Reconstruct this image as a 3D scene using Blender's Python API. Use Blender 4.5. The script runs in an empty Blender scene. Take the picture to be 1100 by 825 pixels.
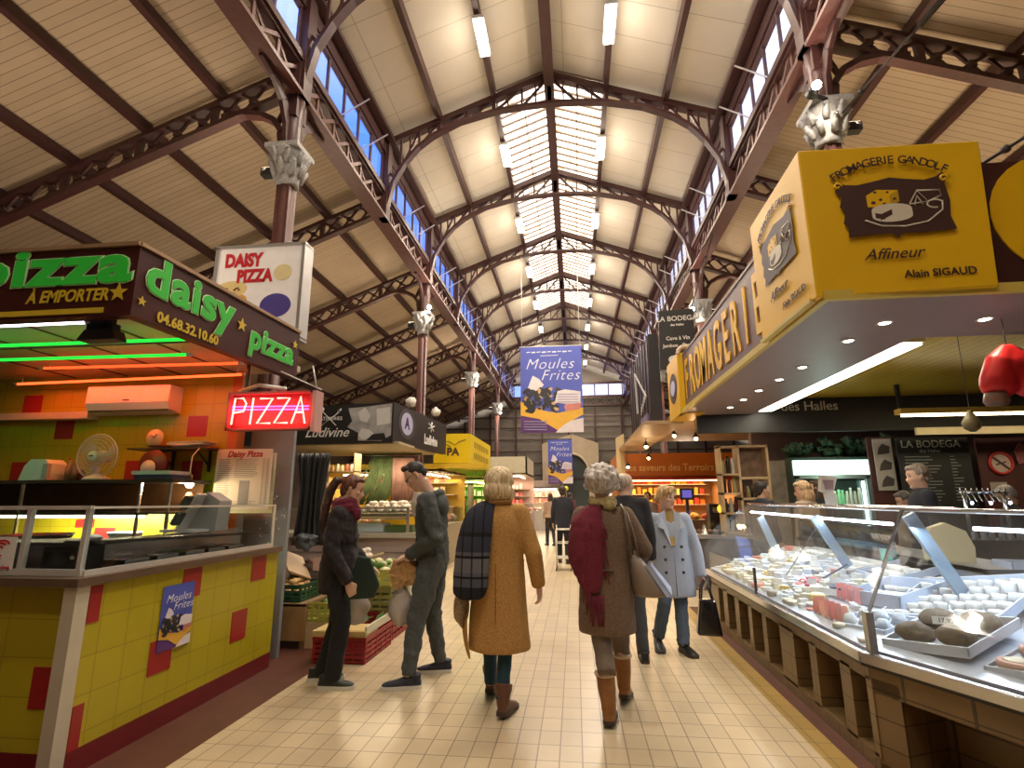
import bpy, bmesh, math, random
from mathutils import Vector, Matrix, noise
R_ = random.Random(7)
SC = bpy.context.scene
COL = SC.collection
PI = math.pi
# ------------------------------------------------------------------ camera
CF, CT, CY, CR, CH = 572.673, 0.2123, 0.1146, -0.0041, 1.45
_F = Vector((-math.sin(CY)*math.cos(CT), math.cos(CY)*math.cos(CT), math.sin(CT)))
_R = Vector((math.cos(CY), math.sin(CY), 0)); _U = _R.cross(_F)
_R2 = _R*math.cos(CR)+_U*math.sin(CR); _U2 = -_R*math.sin(CR)+_U*math.cos(CR)
cam = bpy.data.cameras.new('camera'); cam.sensor_width = 36; cam.sensor_fit = 'HORIZONTAL'
cam.lens = CF*36/1100; cam.clip_start = .05; cam.clip_end = 300
camo = bpy.data.objects.new('camera', cam); COL.objects.link(camo)
camo.matrix_world = Matrix(((_R2.x,_U2.x,-_F.x,0),(_R2.y,_U2.y,-_F.y,0),(_R2.z,_U2.z,-_F.z,CH),(0,0,0,1)))
SC.camera = camo
# ------------------------------------------------------------------ exposure
SC.view_settings.view_transform = 'Standard'; SC.view_settings.look = 'None'
SC.view_settings.gamma = 1; SC.view_settings.use_curve_mapping = False
SC.view_settings.exposure = EXPO = 0.0
SC.cycles.use_denoising = True
SC.cycles.max_bounces = 7; SC.cycles.diffuse_bounces = 3; SC.cycles.glossy_bounces = 3
SC.cycles.transparent_max_bounces = 16; SC.cycles.transmission_bounces = 4
SC.cycles.caustics_reflective = False; SC.cycles.caustics_refractive = False
SC.cycles.sample_clamp_indirect = 4
NAVE_E = 140
CASE_E = 15
SPOT_E = 12
STRIP_E = 30
SPOTC_E = 40
AISLE_FILL_E = 14
WIN_S = 2.0
SUN_E = 14
CEIL_FILL_E = 34
ROOF_FILL_E = 66
# ------------------------------------------------------------------ world: evening sky, blue to the left, pale bright to the right and overhead
W = bpy.data.worlds.new('sky'); SC.world = W; W.use_nodes = True
nt = W.node_tree; nt.nodes.clear()
_o = nt.nodes.new('ShaderNodeOutputWorld'); _b = nt.nodes.new('ShaderNodeBackground')
_tc = nt.nodes.new('ShaderNodeTexCoord'); _sx = nt.nodes.new('ShaderNodeSeparateXYZ')
_mr = nt.nodes.new('ShaderNodeMapRange'); _mr.inputs[1].default_value = -.16; _mr.inputs[2].default_value = .10
_cr = nt.nodes.new('ShaderNodeValToRGB')
_cr.color_ramp.elements[0].position = 0; _cr.color_ramp.elements[0].color = (.10,.27,1,1)
_cr.color_ramp.elements[1].position = 1; _cr.color_ramp.elements[1].color = (.86,.84,1,1)
_e = _cr.color_ramp.elements.new(.5); _e.color = (.5,.6,1,1)
_nz = nt.nodes.new('ShaderNodeTexNoise'); _nz.inputs['Scale'].default_value = 6; _nz.inputs['Detail'].default_value = 5
_mx = nt.nodes.new('ShaderNodeMix'); _mx.data_type = 'RGBA'; _mx.inputs[7].default_value = (1,.93,.8,1)
_mz = nt.nodes.new('ShaderNodeMapRange'); _mz.inputs[1].default_value = .6; _mz.inputs[2].default_value = .95
_ad = nt.nodes.new('ShaderNodeMath'); _ad.operation = 'MULTIPLY_ADD'; _ad.inputs[1].default_value = .7; _ad.inputs[2].default_value = -.35
_a2 = nt.nodes.new('ShaderNodeMath'); _a2.operation = 'ADD'
L = nt.links.new
L(_tc.outputs['Generated'], _sx.inputs[0]); L(_sx.outputs[0], _mr.inputs[0]); L(_tc.outputs['Generated'], _nz.inputs[0])
L(_nz.outputs[0], _ad.inputs[0]); L(_mr.outputs[0], _a2.inputs[0]); L(_ad.outputs[0], _a2.inputs[1]); L(_a2.outputs[0], _cr.inputs[0])
L(_sx.outputs[2], _mz.inputs[0]); L(_mz.outputs[0], _mx.inputs[0]); L(_cr.outputs[0], _mx.inputs[6]); L(_mx.outputs[2], _b.inputs[0])
_st = nt.nodes.new('ShaderNodeMapRange'); _st.inputs[1].default_value = .5; _st.inputs[2].default_value = .95; _st.inputs[3].default_value = WIN_S; _st.inputs[4].default_value = WIN_S*1.6
L(_sx.outputs[2], _st.inputs[0]); L(_st.outputs[0], _b.inputs[1]); L(_b.outputs[0], _o.inputs[0])

sun = bpy.data.lights.new('sun', 'SUN'); sun.energy = SUN_E; sun.angle = .2; sun.color = (1,.93,.80); suno = bpy.data.objects.new('sun', sun); COL.objects.link(suno); suno.rotation_euler = (math.radians(16), 0, 0)
# ------------------------------------------------------------------ materials
_M = {}
def M(name, col=(.8,.8,.8), rough=.5, metal=0, var=.08, scale=8, emit=None, es=1, bump=0, alpha=None, trans=0, coat=0, sheen=0):
    if name in _M: return _M[name]
    m = bpy.data.materials.new(name); m.use_nodes = True; _M[name] = m
    n = m.node_tree.nodes; l = m.node_tree.links; b = n['Principled BSDF']
    b.inputs['Roughness'].default_value = rough; b.inputs['Metallic'].default_value = metal
    tc = n.new('ShaderNodeTexCoord'); nz = n.new('ShaderNodeTexNoise'); nz.inputs['Scale'].default_value = scale; nz.inputs['Detail'].default_value = 4
    l.new(tc.outputs['Object'], nz.inputs[0])
    mx = n.new('ShaderNodeMix'); mx.data_type = 'RGBA'
    mx.inputs[6].default_value = tuple(max(0, c*(1-var*1.6)) for c in col)+(1,)
    mx.inputs[7].default_value = tuple(min(1, c*(1+var*1.6)) for c in col)+(1,)
    l.new(nz.outputs[0], mx.inputs[0]); l.new(mx.outputs[2], b.inputs['Base Color'])
    if emit: b.inputs['Emission Color'].default_value = (*emit,1); b.inputs['Emission Strength'].default_value = es
    if trans: b.inputs['Transmission Weight'].default_value = trans
    if coat: b.inputs['Coat Weight'].default_value = coat
    if sheen: b.inputs['Sheen Weight'].default_value = sheen
    if bump:
        bp = n.new('ShaderNodeBump'); bp.inputs['Strength'].default_value = bump; bp.inputs['Distance'].default_value = .01
        l.new(nz.outputs[0], bp.inputs['Height']); l.new(bp.outputs[0], b.inputs['Normal'])
    return m
def glass(name, tint=(.9,.97,1), refl=.12, dirt=0.0):
    if name in _M: return _M[name]
    m = bpy.data.materials.new(name); m.use_nodes = True; _M[name] = m
    n = m.node_tree.nodes; l = m.node_tree.links; n.remove(n['Principled BSDF'])
    t = n.new('ShaderNodeBsdfTransparent'); t.inputs[0].default_value = (*tint,1)
    g = n.new('ShaderNodeBsdfGlossy'); g.inputs['Roughness'].default_value = .03
    lw = n.new('ShaderNodeLayerWeight'); lw.inputs[0].default_value = .5; pw = n.new('ShaderNodeMath'); pw.operation = 'POWER'; pw.inputs[1].default_value = 4; l.new(lw.outputs['Facing'], pw.inputs[0])
    ma = n.new('ShaderNodeMath'); ma.operation = 'MULTIPLY_ADD'; ma.inputs[1].default_value = .55; ma.inputs[2].default_value = .03+refl*.1
    mx = n.new('ShaderNodeMixShader'); l.new(pw.outputs[0], ma.inputs[0]); l.new(ma.outputs[0], mx.inputs[0])
    l.new(t.outputs[0], mx.inputs[1]); l.new(g.outputs[0], mx.inputs[2])
    out = mx
    if dirt:
        d = n.new('ShaderNodeBsdfDiffuse'); d.inputs[0].default_value = (.8,.85,.9,1)
        m2 = n.new('ShaderNodeMixShader'); nz = n.new('ShaderNodeTexNoise'); nz.inputs['Scale'].default_value = 5
        mm = n.new('ShaderNodeMath'); mm.operation = 'MULTIPLY'; mm.inputs[1].default_value = dirt*2
        l.new(nz.outputs[0], mm.inputs[0]); l.new(mm.outputs[0], m2.inputs[0]); l.new(mx.outputs[0], m2.inputs[1]); l.new(d.outputs[0], m2.inputs[2]); out = m2
    l.new(out.outputs[0], n['Material Output'].inputs[0]); return m
def brickmat(name, c1, c2, mortar, w, h, msize=.004, offset=0, axes='XZ', rough=.35, bias=0, bump=.2, squash=1, noisevar=.1):
    """tiles / planks laid in the object's own plane"""
    if name in _M: return _M[name]
    m = bpy.data.materials.new(name); m.use_nodes = True; _M[name] = m
    n = m.node_tree.nodes; l = m.node_tree.links; b = n['Principled BSDF']; b.inputs['Roughness'].default_value = rough
    ge = n.new('ShaderNodeNewGeometry'); sp = n.new('ShaderNodeSeparateXYZ'); cb = n.new('ShaderNodeCombineXYZ')
    l.new(ge.outputs['Position'], sp.inputs[0])
    l.new(sp.outputs['XYZ'.index(axes[0])], cb.inputs[0]); l.new(sp.outputs['XYZ'.index(axes[1])], cb.inputs[1])
    br = n.new('ShaderNodeTexBrick'); br.offset = offset; br.squash = squash
    br.inputs['Color1'].default_value = (*c1,1); br.inputs['Color2'].default_value = (*c2,1); br.inputs['Mortar'].default_value = (*mortar,1)
    br.inputs['Scale'].default_value = 1; br.inputs['Mortar Size'].default_value = msize; br.inputs['Brick Width'].default_value = w
    br.inputs['Row Height'].default_value = h; br.inputs['Mortar Smooth'].default_value = .1; br.inputs['Bias'].default_value = bias
    l.new(cb.outputs[0], br.inputs[0])
    nz = n.new('ShaderNodeTexNoise'); nz.inputs['Scale'].default_value = 3; nz.inputs['Detail'].default_value = 6; l.new(ge.outputs['Position'], nz.inputs[0])
    mr = n.new('ShaderNodeMapRange'); mr.inputs[3].default_value = 1-noisevar; mr.inputs[4].default_value = 1+noisevar; l.new(nz.outputs[0], mr.inputs[0])
    mu = n.new('ShaderNodeVectorMath'); mu.operation = 'SCALE'; l.new(br.outputs[0], mu.inputs[0]); l.new(mr.outputs[0], mu.inputs['Scale'])
    l.new(mu.outputs[0], b.inputs['Base Color'])
    if bump:
        bp = n.new('ShaderNodeBump'); bp.inputs['Strength'].default_value = bump; bp.inputs['Distance'].default_value = .003; bp.invert = True
        l.new(br.outputs['Fac'], bp.inputs['Height']); l.new(bp.outputs[0], b.inputs['Normal'])
    return m
def emis(name, col, s):
    if name in _M: return _M[name]
    m = bpy.data.materials.new(name); m.use_nodes = True; _M[name] = m
    n = m.node_tree.nodes; l = m.node_tree.links; n.remove(n['Principled BSDF']); e = n.new('ShaderNodeEmission')
    e.inputs[0].default_value = (*col,1); e.inputs[1].default_value = s; l.new(e.outputs[0], n['Material Output'].inputs[0]); return m
# ------------------------------------------------------------------ mesh building
class MB:
    def __init__(s): s.v = []; s.f = []; s.mi = []; s.sm = []; s.cur = 0
    def add(s, vs, fs, smooth=False, mi=None):
        o = len(s.v); s.v += [tuple(v) for v in vs]; s.f += [tuple(i+o for i in f) for f in fs]
        s.mi += [s.cur if mi is None else mi]*len(fs); s.sm += [smooth]*len(fs); return s
    def box(s, x0,x1,y0,y1,z0,z1, mi=None):
        vs = [(x,y,z) for x in (x0,x1) for y in (y0,y1) for z in (z0,z1)]
        return s.add(vs, [(0,1,3,2),(4,6,7,5),(0,4,5,1),(2,3,7,6),(0,2,6,4),(1,5,7,3)], mi=mi)
    def quad(s, a,b,c,d, mi=None): return s.add([a,b,c,d], [(0,1,2,3)], mi=mi)
    def beam(s, a, b, w, h=None, up=(0,0,1), mi=None):
        a = Vector(a); b = Vector(b); h = h or w; d = (b-a).normalized(); up = Vector(up)
        if abs(d.dot(up)) > .98: up = Vector((0,1,0)) if abs(d.y) < .9 else Vector((1,0,0))
        r = d.cross(up).normalized(); u = r.cross(d)
        vs = [p + r*i*w/2 + u*j*h/2 for p in (a,b) for i,j in ((-1,-1),(1,-1),(1,1),(-1,1))]
        return s.add(vs, [(3,2,1,0),(4,5,6,7),(0,1,5,4),(1,2,6,5),(2,3,7,6),(3,0,4,7)], mi=mi)
    def tube(s, pts, r, n=8, cap=True, mi=None, asp=1.0, side=None):
        """swept round section; r a number or one per point; asp flattens along the frame's second axis"""
        P = [Vector(p) for p in pts]; rs = r if isinstance(r,(list,tuple)) else [r]*len(P)
        vs = []; fs = []; prev = None
        for i,p in enumerate(P):
            d = (P[min(i+1,len(P)-1)]-P[max(i-1,0)])
            if d.length < 1e-9: d = Vector((0,0,1))
            d.normalize()
            if prev is None:
                a = Vector(side) if side else (Vector((0,0,1)) if abs(d.z) < .9 else Vector((1,0,0)))
                u = (a - d*a.dot(d)).normalized()
            else: u = (prev - d*prev.dot(d)).normalized()
            prev = u; w = d.cross(u)
            for k in range(n):
                t = 2*PI*k/n; vs.append(p + u*math.cos(t)*rs[i] + w*math.sin(t)*rs[i]*asp)
        for i in range(len(P)-1):
            for k in range(n): fs.append((i*n+k, i*n+(k+1)%n, (i+1)*n+(k+1)%n, (i+1)*n+k))
        if cap: fs.append(tuple(range(n-1,-1,-1))); fs.append(tuple(range((len(P)-1)*n, len(P)*n)))
        return s.add(vs, fs, True, mi)
    def lathe(s, prof, c=(0,0,0), n=16, sx=1, sy=1, mi=None, axis='Z'):
        vs = []; fs = []
        for (r,z) in prof:
            for k in range(n):
                t = 2*PI*k/n; q = (r*math.cos(t)*sx, r*math.sin(t)*sy, z)
                if axis == 'Y': q = (q[0], q[2], q[1])
                if axis == 'X': q = (q[2], q[0], q[1])
                vs.append((c[0]+q[0], c[1]+q[1], c[2]+q[2]))
        m = len(prof)
        for i in range(m-1):
            for k in range(n): fs.append((i*n+k, i*n+(k+1)%n, (i+1)*n+(k+1)%n, (i+1)*n+k))
        fs.append(tuple(range(n-1,-1,-1))); fs.append(tuple(range((m-1)*n, m*n)))
        return s.add(vs, fs, True, mi)
    def ball(s, c, rx, ry=None, rz=None, n=12, m=8, mi=None, lump=0, seed=0, rot=None):
        ry = ry or rx; rz = rz or rx; vs = []; fs = []
        for i in range(m+1):
            ph = PI*i/m
            for k in range(n):
                t = 2*PI*k/n; d = Vector((math.sin(ph)*math.cos(t), math.sin(ph)*math.sin(t), math.cos(ph)))
                k2 = 1+lump*noise.noise(d*1.7+Vector((seed,seed*.7,0))) if lump else 1
                q = Vector((d.x*rx*k2, d.y*ry*k2, d.z*rz*k2))
                if rot is not None: q = rot @ q
                vs.append(Vector(c)+q)
        for i in range(m):
            for k in range(n): fs.append((i*n+k, (i+1)*n+k, (i+1)*n+(k+1)%n, i*n+(k+1)%n))
        return s.add(vs, fs, True, mi)
    def prism(s, poly, fn, depth, mi=None):
        """poly = 2D outline, fn(u,v,w) -> 3D, extruded w from 0 to depth"""
        n = len(poly); vs = [fn(u,v,0) for u,v in poly]+[fn(u,v,depth) for u,v in poly]
        fs = [tuple(range(n-1,-1,-1)), tuple(range(n,2*n))]+[(i,(i+1)%n,(i+1)%n+n,i+n) for i in range(n)]
        return s.add(vs, fs, mi=mi)
    def build(s, name, mats, parent=None, world=True, mods=None, smooth=None):
        me = bpy.data.meshes.new(name); off = Vector((0,0,0))
        if parent is not None and world: off = root_loc(parent)
        me.from_pydata([tuple(Vector(v)-off) for v in s.v], [], s.f)
        if not isinstance(mats,(list,tuple)): mats = [mats]
        for m in mats: me.materials.append(m)
        me.polygons.foreach_set('material_index', s.mi)
        me.polygons.foreach_set('use_smooth', s.sm if smooth is None else [smooth]*len(s.f))
        bm = bmesh.new(); bm.from_mesh(me); bmesh.ops.recalc_face_normals(bm, faces=bm.faces); bm.to_mesh(me); bm.free()
        me.update()
        o = bpy.data.objects.new(name, me); COL.objects.link(o)
        if parent is not None: o.parent = parent
        return o
def root_loc(o):
    v = Vector((0,0,0))
    while o is not None: v += o.location; o = o.parent
    return v
def tag(o, label=None, cat=None, group=None, kind=None):
    if label: o['label'] = label
    if cat: o['category'] = cat
    if group: o['group'] = group
    if kind: o['kind'] = kind
    return o
def thing(name, loc, label, cat, group=None, rz=0):
    o = bpy.data.objects.new(name, None); COL.objects.link(o); o.location = loc; o.rotation_euler = (0,0,rz); o.empty_display_size = .1
    return tag(o, label, cat, group)
def dup(root, loc=None, rz=None, label=None, group=None, scale=None):
    r = root.copy(); COL.objects.link(r)
    if loc is not None: r.location = loc
    if rz is not None: r.rotation_euler = (0,0,rz)
    if scale: r.scale = (scale,)*3 if not isinstance(scale,(tuple,list)) else scale
    if label: r['label'] = label
    if group: r['group'] = group
    for ch in [c for c in ALLCH(root)]:
        c2 = ch.copy(); COL.objects.link(c2); c2.parent = r
        for g in ALLCH(ch):
            g2 = g.copy(); COL.objects.link(g2); g2.parent = c2
    return r
def ALLCH(o): return [c for c in bpy.data.objects if c.parent == o]
def struct(o, label=None): o['kind'] = 'structure'; return tag(o, label) if label else o
def text(s, size, name, mat, parent, origin, right, up, depth=.004, align='CENTER', bold=0, shear=0, squeeze=1, world=True, spacing=1):
    """writing as a thin mesh lying in the plane (right, up); the normal is right x up"""
    cu = bpy.data.curves.new(name, 'FONT'); cu.body = s; cu.size = size; cu.extrude = depth/2; cu.align_x = align; cu.align_y = 'CENTER'
    cu.offset = bold; cu.shear = shear; cu.space_character = spacing; cu.resolution_u = 3
    ob = bpy.data.objects.new('tmp', cu); COL.objects.link(ob); dg = bpy.context.evaluated_depsgraph_get(); dg.update()
    me = bpy.data.meshes.new_from_object(ob.evaluated_get(dg)); bpy.data.objects.remove(ob); bpy.data.curves.remove(cu)
    r = Vector(right).normalized(); u = Vector(up).normalized(); n = r.cross(u); off = root_loc(parent) if (parent is not None and world) else Vector((0,0,0))
    for v in me.vertices:
        c = v.co.copy(); v.co = Vector(origin)-off + r*c.x*squeeze + u*c.y + n*c.z
    me.materials.clear(); me.materials.append(mat); me.update()
    o = bpy.data.objects.new(name, me); COL.objects.link(o)
    if parent is not None: o.parent = parent
    return o
def merge(objs, name):
    """several freshly made pieces of one part become one mesh"""
    bm = bmesh.new(); mats = []
    for o in objs:
        n0 = len(bm.faces); bm.from_mesh(o.data); bm.faces.ensure_lookup_table()
        for m in o.data.materials:
            if m not in mats: mats.append(m)
        for f in bm.faces[n0:]: f.material_index = mats.index(o.data.materials[f.material_index])
    me = bpy.data.meshes.new(name); bm.to_mesh(me); bm.free()
    for m in mats: me.materials.append(m)
    r = bpy.data.objects.new(name, me); COL.objects.link(r); r.parent = objs[0].parent
    for o in objs: bpy.data.objects.remove(o)
    return r
def area(name, loc, size, e, col, rot=(0,0,0), sy=None, spread=None):
    l = bpy.data.lights.new(name, 'AREA'); l.energy = e; l.color = col; l.size = size
    if sy: l.shape = 'RECTANGLE'; l.size_y = sy
    if spread: l.spread = spread
    o = bpy.data.objects.new(name, l); COL.objects.link(o); o.location = loc; o.rotation_euler = rot; return o
def point(name, loc, e, col, r=.05):
    l = bpy.data.lights.new(name, 'POINT'); l.energy = e; l.color = col; l.shadow_soft_size = r
    o = bpy.data.objects.new(name, l); COL.objects.link(o); o.location = loc; return o
def spot(name, loc, e, col, ang=2.2, rot=(0,0,0)):
    l = bpy.data.lights.new(name, 'SPOT'); l.energy = e; l.color = col; l.spot_size = ang; l.spot_blend = .8; l.shadow_soft_size = .04
    o = bpy.data.objects.new(name, l); COL.objects.link(o); o.location = loc; o.rotation_euler = rot; return o
def star(r, n=5, k=.42, a0=PI/2): return [((r if i%2==0 else r*k)*math.cos(a0+PI*i/n), (r if i%2==0 else r*k)*math.sin(a0+PI*i/n)) for i in range(2*n)]
# ================================================================== the hall
XL, XR, XC = -3.39, 2.86, -.265
ZR, ZE, E_ = 9.157, 7.985, 3.08
WL, WR = XC-E_, XC+E_          # clerestory planes
T = [5.503+3*(i-3) for i in range(12)]   # truss planes; the last is the gable
TG = T[-1]
iron = M('iron_paint', (.055,.020,.018), .42, .1, .2, 20)
ironL = M('iron_paint_girder', (.095,.036,.03), .45, .1, .25, 12)
# floor
fl = MB(); fl.quad((-2.3,-3,0),(1.36,-3,0),(1.36,31,0),(-2.3,31,0)); fl.quad((-3.3,7.2,0),(-2.3,7.2,0),(-2.3,31,0),(-3.3,31,0)); fl.quad((1.5,8,0),(4.5,8,0),(4.5,31,0),(1.5,31,0))
struct(fl.build('floor', brickmat('floor_tiles', (.57,.46,.30), (.51,.41,.265), (.26,.2,.14), .2, .13, .004, .0, 'YX', .28, 0, .25, 1, .14)))
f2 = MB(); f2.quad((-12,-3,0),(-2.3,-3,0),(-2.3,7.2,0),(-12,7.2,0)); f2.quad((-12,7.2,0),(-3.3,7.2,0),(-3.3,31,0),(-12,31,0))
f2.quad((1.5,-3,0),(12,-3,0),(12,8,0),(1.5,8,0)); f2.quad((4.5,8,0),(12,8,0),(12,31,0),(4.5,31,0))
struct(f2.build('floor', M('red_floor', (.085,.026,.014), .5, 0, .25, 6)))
f3 = MB(); f3.quad((1.36,-3,0),(1.5,-3,0),(1.5,31,0),(1.36,31,0))
struct(f3.build('trim_1', brickmat('floor_border', (.42,.28,.09), (.36,.24,.08), (.14,.1,.05), .2, .14, .003, 0, 'YX', .3)))
# nave ceiling panels (both slopes) with the opening of the skylight
SK0, SK1, SKX = T[4], T[8], 1.0
def zr(x): return ZR + (ZE-ZR)*abs(x-XC)/E_
nave = brickmat('nave_ceiling_boards', (.74,.67,.57), (.70,.63,.53), (.45,.38,.30), 3.0, .62, .006, .0, 'XY', .75, 0, .1, 1, .06)
cl = MB()
def slope(mb, xa, xb, ya, yb, z=0, zf=zr): mb.add([(xa,ya,zf(xa)+z),(xb,ya,zf(xb)+z),(xb,yb,zf(xb)+z),(xa,yb,zf(xa)+z),(xa,ya,zf(xa)+z+.06),(xb,ya,zf(xb)+z+.06),(xb,yb,zf(xb)+z+.06),(xa,yb,zf(xa)+z+.06)],[(0,1,2,3),(7,6,5,4),(0,4,5,1),(1,5,6,2),(2,6,7,3),(3,7,4,0)])
for s in (-1,1):
    slope(cl, XC+s*SKX, XC+s*(E_+.1), -3, TG, .13)
    for a,b in ((-3,SK0),(SK1,TG)): slope(cl, XC, XC+s*SKX, a, b, .13)
struct(cl.build('ceiling', nave))
# skylight: panes of frosted sheet with glazing bars and rust-stained laps
skm = bpy.data.materials.new('frosted_sheet'); skm.use_nodes = True
n = skm.node_tree.nodes; l = skm.node_tree.links; n.remove(n['Principled BSDF'])
tr = n.new('ShaderNodeBsdfTranslucent'); tp = n.new('ShaderNodeBsdfTransparent'); mx = n.new('ShaderNodeMixShader'); mx.inputs[0].default_value = .10
ge = n.new('ShaderNodeNewGeometry'); mp = n.new('ShaderNodeMapping'); mp.inputs['Scale'].default_value = (2.2,5,1); nz = n.new('ShaderNodeTexNoise'); nz.inputs['Scale'].default_value = 1.3; nz.inputs['Detail'].default_value = 5
rp = n.new('ShaderNodeValToRGB'); rp.color_ramp.elements[0].position = .56; rp.color_ramp.elements[0].color = (.97,.87,.68,1); rp.color_ramp.elements[1].position = .68; rp.color_ramp.elements[1].color = (.42,.24,.1,1)
l.new(ge.outputs['Position'], mp.inputs[0]); l.new(mp.outputs[0], nz.inputs[0]); l.new(nz.outputs[0], rp.inputs[0])
l.new(rp.outputs[0], tr.inputs[0]); l.new(rp.outputs[0], tp.inputs[0]); l.new(tr.outputs[0], mx.inputs[1]); l.new(tp.outputs[0], mx.inputs[2]); l.new(mx.outputs[0], n['Material Output'].inputs[0])
gb = MB(); gp = MB()
for s in (-1,1):
    gp.add([(XC,SK0,zr(XC)+.16),(XC+s*SKX,SK0,zr(XC+s*SKX)+.16),(XC+s*SKX,SK1,zr(XC+s*SKX)+.16),(XC,SK1,zr(XC)+.16)],[(0,1,2,3)])
    y = SK0
    while y < SK1:
        gb.beam((XC,y,zr(XC)+.12),(XC+s*SKX,y,zr(XC+s*SKX)+.12), .028, .04); y += .245
    gb.beam((XC+s*.52,SK0,zr(XC+.52)+.1),(XC+s*.52,SK1,zr(XC+.52)+.1), .02, .03)
sk = struct(gp.build('window_1', skm)); sk['label'] = 'long ridge skylight of frosted sheets with rust stains'
gb.build('glazing_bar', M('glazing_bar_paint', (.2,.13,.09), .5), sk)
# ridge beam and purlins along the nave
def zch(x): return zr(x)
rb = thing('ridge_beam', (XC,0,ZR), 'deep maroon ridge beam running the length of the nave ceiling', 'beam')
b = MB(); b.box(XC-.05,XC+.05,-3,TG,ZR-.28,ZR+.14); b.box(XC-.09,XC+.09,-3,TG,ZR-.30,ZR-.27); b.build('web', iron, rb)
for i,(fx,nm) in enumerate(((-2/3,'lower left'),(-1/3,'upper left'),(1/3,'upper right'),(2/3,'lower right'))):
    x = XC+fx*E_; p = tag(MB().box(x-.045,x+.045,-3,TG,zr(x)-.06,zr(x)+.13).build('purlin', iron), '%s maroon purlin running lengthwise under the nave ceiling'%nm, 'purlin', 'nave purlins')
# eave beams
for sx,nm in ((-1,'left'),(1,'right')):
    x = XC+sx*E_
    e = MB(); e.box(x-.06,x+.06,-3,TG,7.70,8.12); e.box(x-sx*.14-.07,x-sx*.14+.07,-3,TG,7.93,8.0)
    tag(e.build('eave_beam', iron), 'dark eave beam above the %s strip of high windows'%nm, 'beam')
# lattice longitudinal girders under the clerestory windows
def girder(x, nm, sx):
    g = thing('lattice_girder', (x,0,6.42), 'long riveted lattice girder below the %s high windows'%nm, 'girder', 'long lattice girders')
    c = MB(); c.box(x-.1,x+.1,-3,TG,6.9,7.0); c.box(x-.06,x+.06,-3,TG,6.86,6.9); c.build('top_chord', iron, g)
    c = MB(); c.box(x-.13,x+.13,-3,TG,6.40,6.45); c.box(x-.05,x+.05,-3,TG,6.45,6.52); c.build('bottom_chord', ironL, g)
    w = MB(); y = -3+.0
    dx = 0
    k = 0; st = .5
    while y < TG-.01:
        w.beam((x+.02,y,6.5),(x+.02,y+st,6.88),.02,.05); w.beam((x-.02,y,6.88),(x-.02,y+st,6.5),.02,.05); w.beam((x,y,6.48),(x,y,6.9),.03,.05); y += st
    w.build('lattice_web', ironL, g)
girder(WL-.02,'left',-1); girder(WR+.02,'right',1)
# clerestory windows, a window per bay with four panes
frm = M('window_frame_paint', (.07,.03,.035), .5); cg = glass('window_glass', (.93,.95,1), .1)
wn = 2
for sx in (-1,1):
    x = XC+sx*E_
    for i in range(len(T)-1):
        a, bb = T[i]+.14, T[i+1]-.14
        f = MB(); f.box(x-.03,x+.03,a,bb,7.0,7.05); f.box(x-.03,x+.03,a,bb,7.66,7.71)
        for k in range(6):
            y = a+(bb-a)*k/5; f.box(x-.02,x+.02,y-.017,y+.017,7.05,7.66)
        o = struct(f.build('window_%d'%wn, frm)); MB().box(x-.004,x+.004,a,bb,7.05,7.66).build('pane', cg, o); wn += 1
        # two ventilation stays sticking out above the sill
        for yy in (T[i]+1.15,T[i]+1.95):
            st = MB(); st.beam((x,yy,7.1),(x-sx*.45,yy-.02,7.33),.012,.02); tag(st.build('window_stay', M('pale_metal',(.7,.66,.62),.4,.6)), 'pale rod stay projecting inward from the high %s windows'%('left' if sx<0 else 'right'), 'window stay', 'rods of the high %s windows'%('left' if sx<0 else 'right'))
# nave arch trusses
ORD = ['nearest','second','third','fourth','fifth','sixth','seventh','eighth','ninth','tenth','eleventh']
def zarch(x):
    u = abs(x-XC)/E_
    pts = [(0,8.53),(.18,8.51),(.34,8.45),(.54,8.30),(.70,8.06),(.80,7.82),(.88,7.5),(.94,7.15),(.985,6.5)]
    for (a,za),(b,zb) in zip(pts,pts[1:]):
        if u <= b: return za+(zb-za)*(u-a)/(b-a)
    return 6.45
def nave_truss(y, lab):
    t = thing('nave_truss', (XC,y,ZE), lab, 'roof truss', 'arched trusses of the nave')
    c = MB()
    for s in (-1,1): c.beam((XC,y,ZR-.04),(XC+s*(E_-.02),y,ZE-.04),.14,.10); c.beam((XC,y,ZR+.0),(XC+s*(E_-.02),y,ZE),.05,.12)
    c.build('top_chord', iron, t)
    c = MB(); us = [i/24 for i in range(23)]+[.94,.965,.985]
    for s in (-1,1):
        P = [Vector((XC+s*u*E_,y,zarch(XC+s*u*E_))) for u in us]
        for a,b in zip(P,P[1:]): c.beam(a,b,.13,.055); 
    c.build('arch_chord', iron, t)
    w = MB(); us = [0.0,.165,.333,.5,.667,.79,.9]
    for s in (-1,1):
        for i,u in enumerate(us):
            x = XC+s*u*E_; w.beam((x,y,zarch(x)),(x,y,zr(x)-.03),.07 if i in (0,2,4) else .035,.04 if i not in(0,2,4) else .09)
            if i+1 < len(us):
                x2 = XC+s*us[i+1]*E_
                w.beam((x2,y,zarch(x2)),(x,y,zr(x)-.05),.04,.04)
                xm = (x+x2)/2; w.beam((xm,y,zarch(xm)),(xm,y,zr(xm)-.03),.03,.03)
        x = XC+s*.93*E_; w.beam((x,y,zarch(x)),(XC+s*E_*.99,y,7.45),.03,.04); w.beam((XC+s*E_*.955,y,7.0),(XC+s*E_,y,7.25),.03,.04)
        w.box(XC+s*(E_-.04)-.07, XC+s*(E_-.04)+.07, y-.1, y+.1, 6.4, 7.95)
    w.build('web', iron, t); return t
for i in range(1,len(T)-1): nave_truss(T[i], '%s arched iron truss spanning the nave, counted from the viewer'%ORD[i-1])
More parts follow.
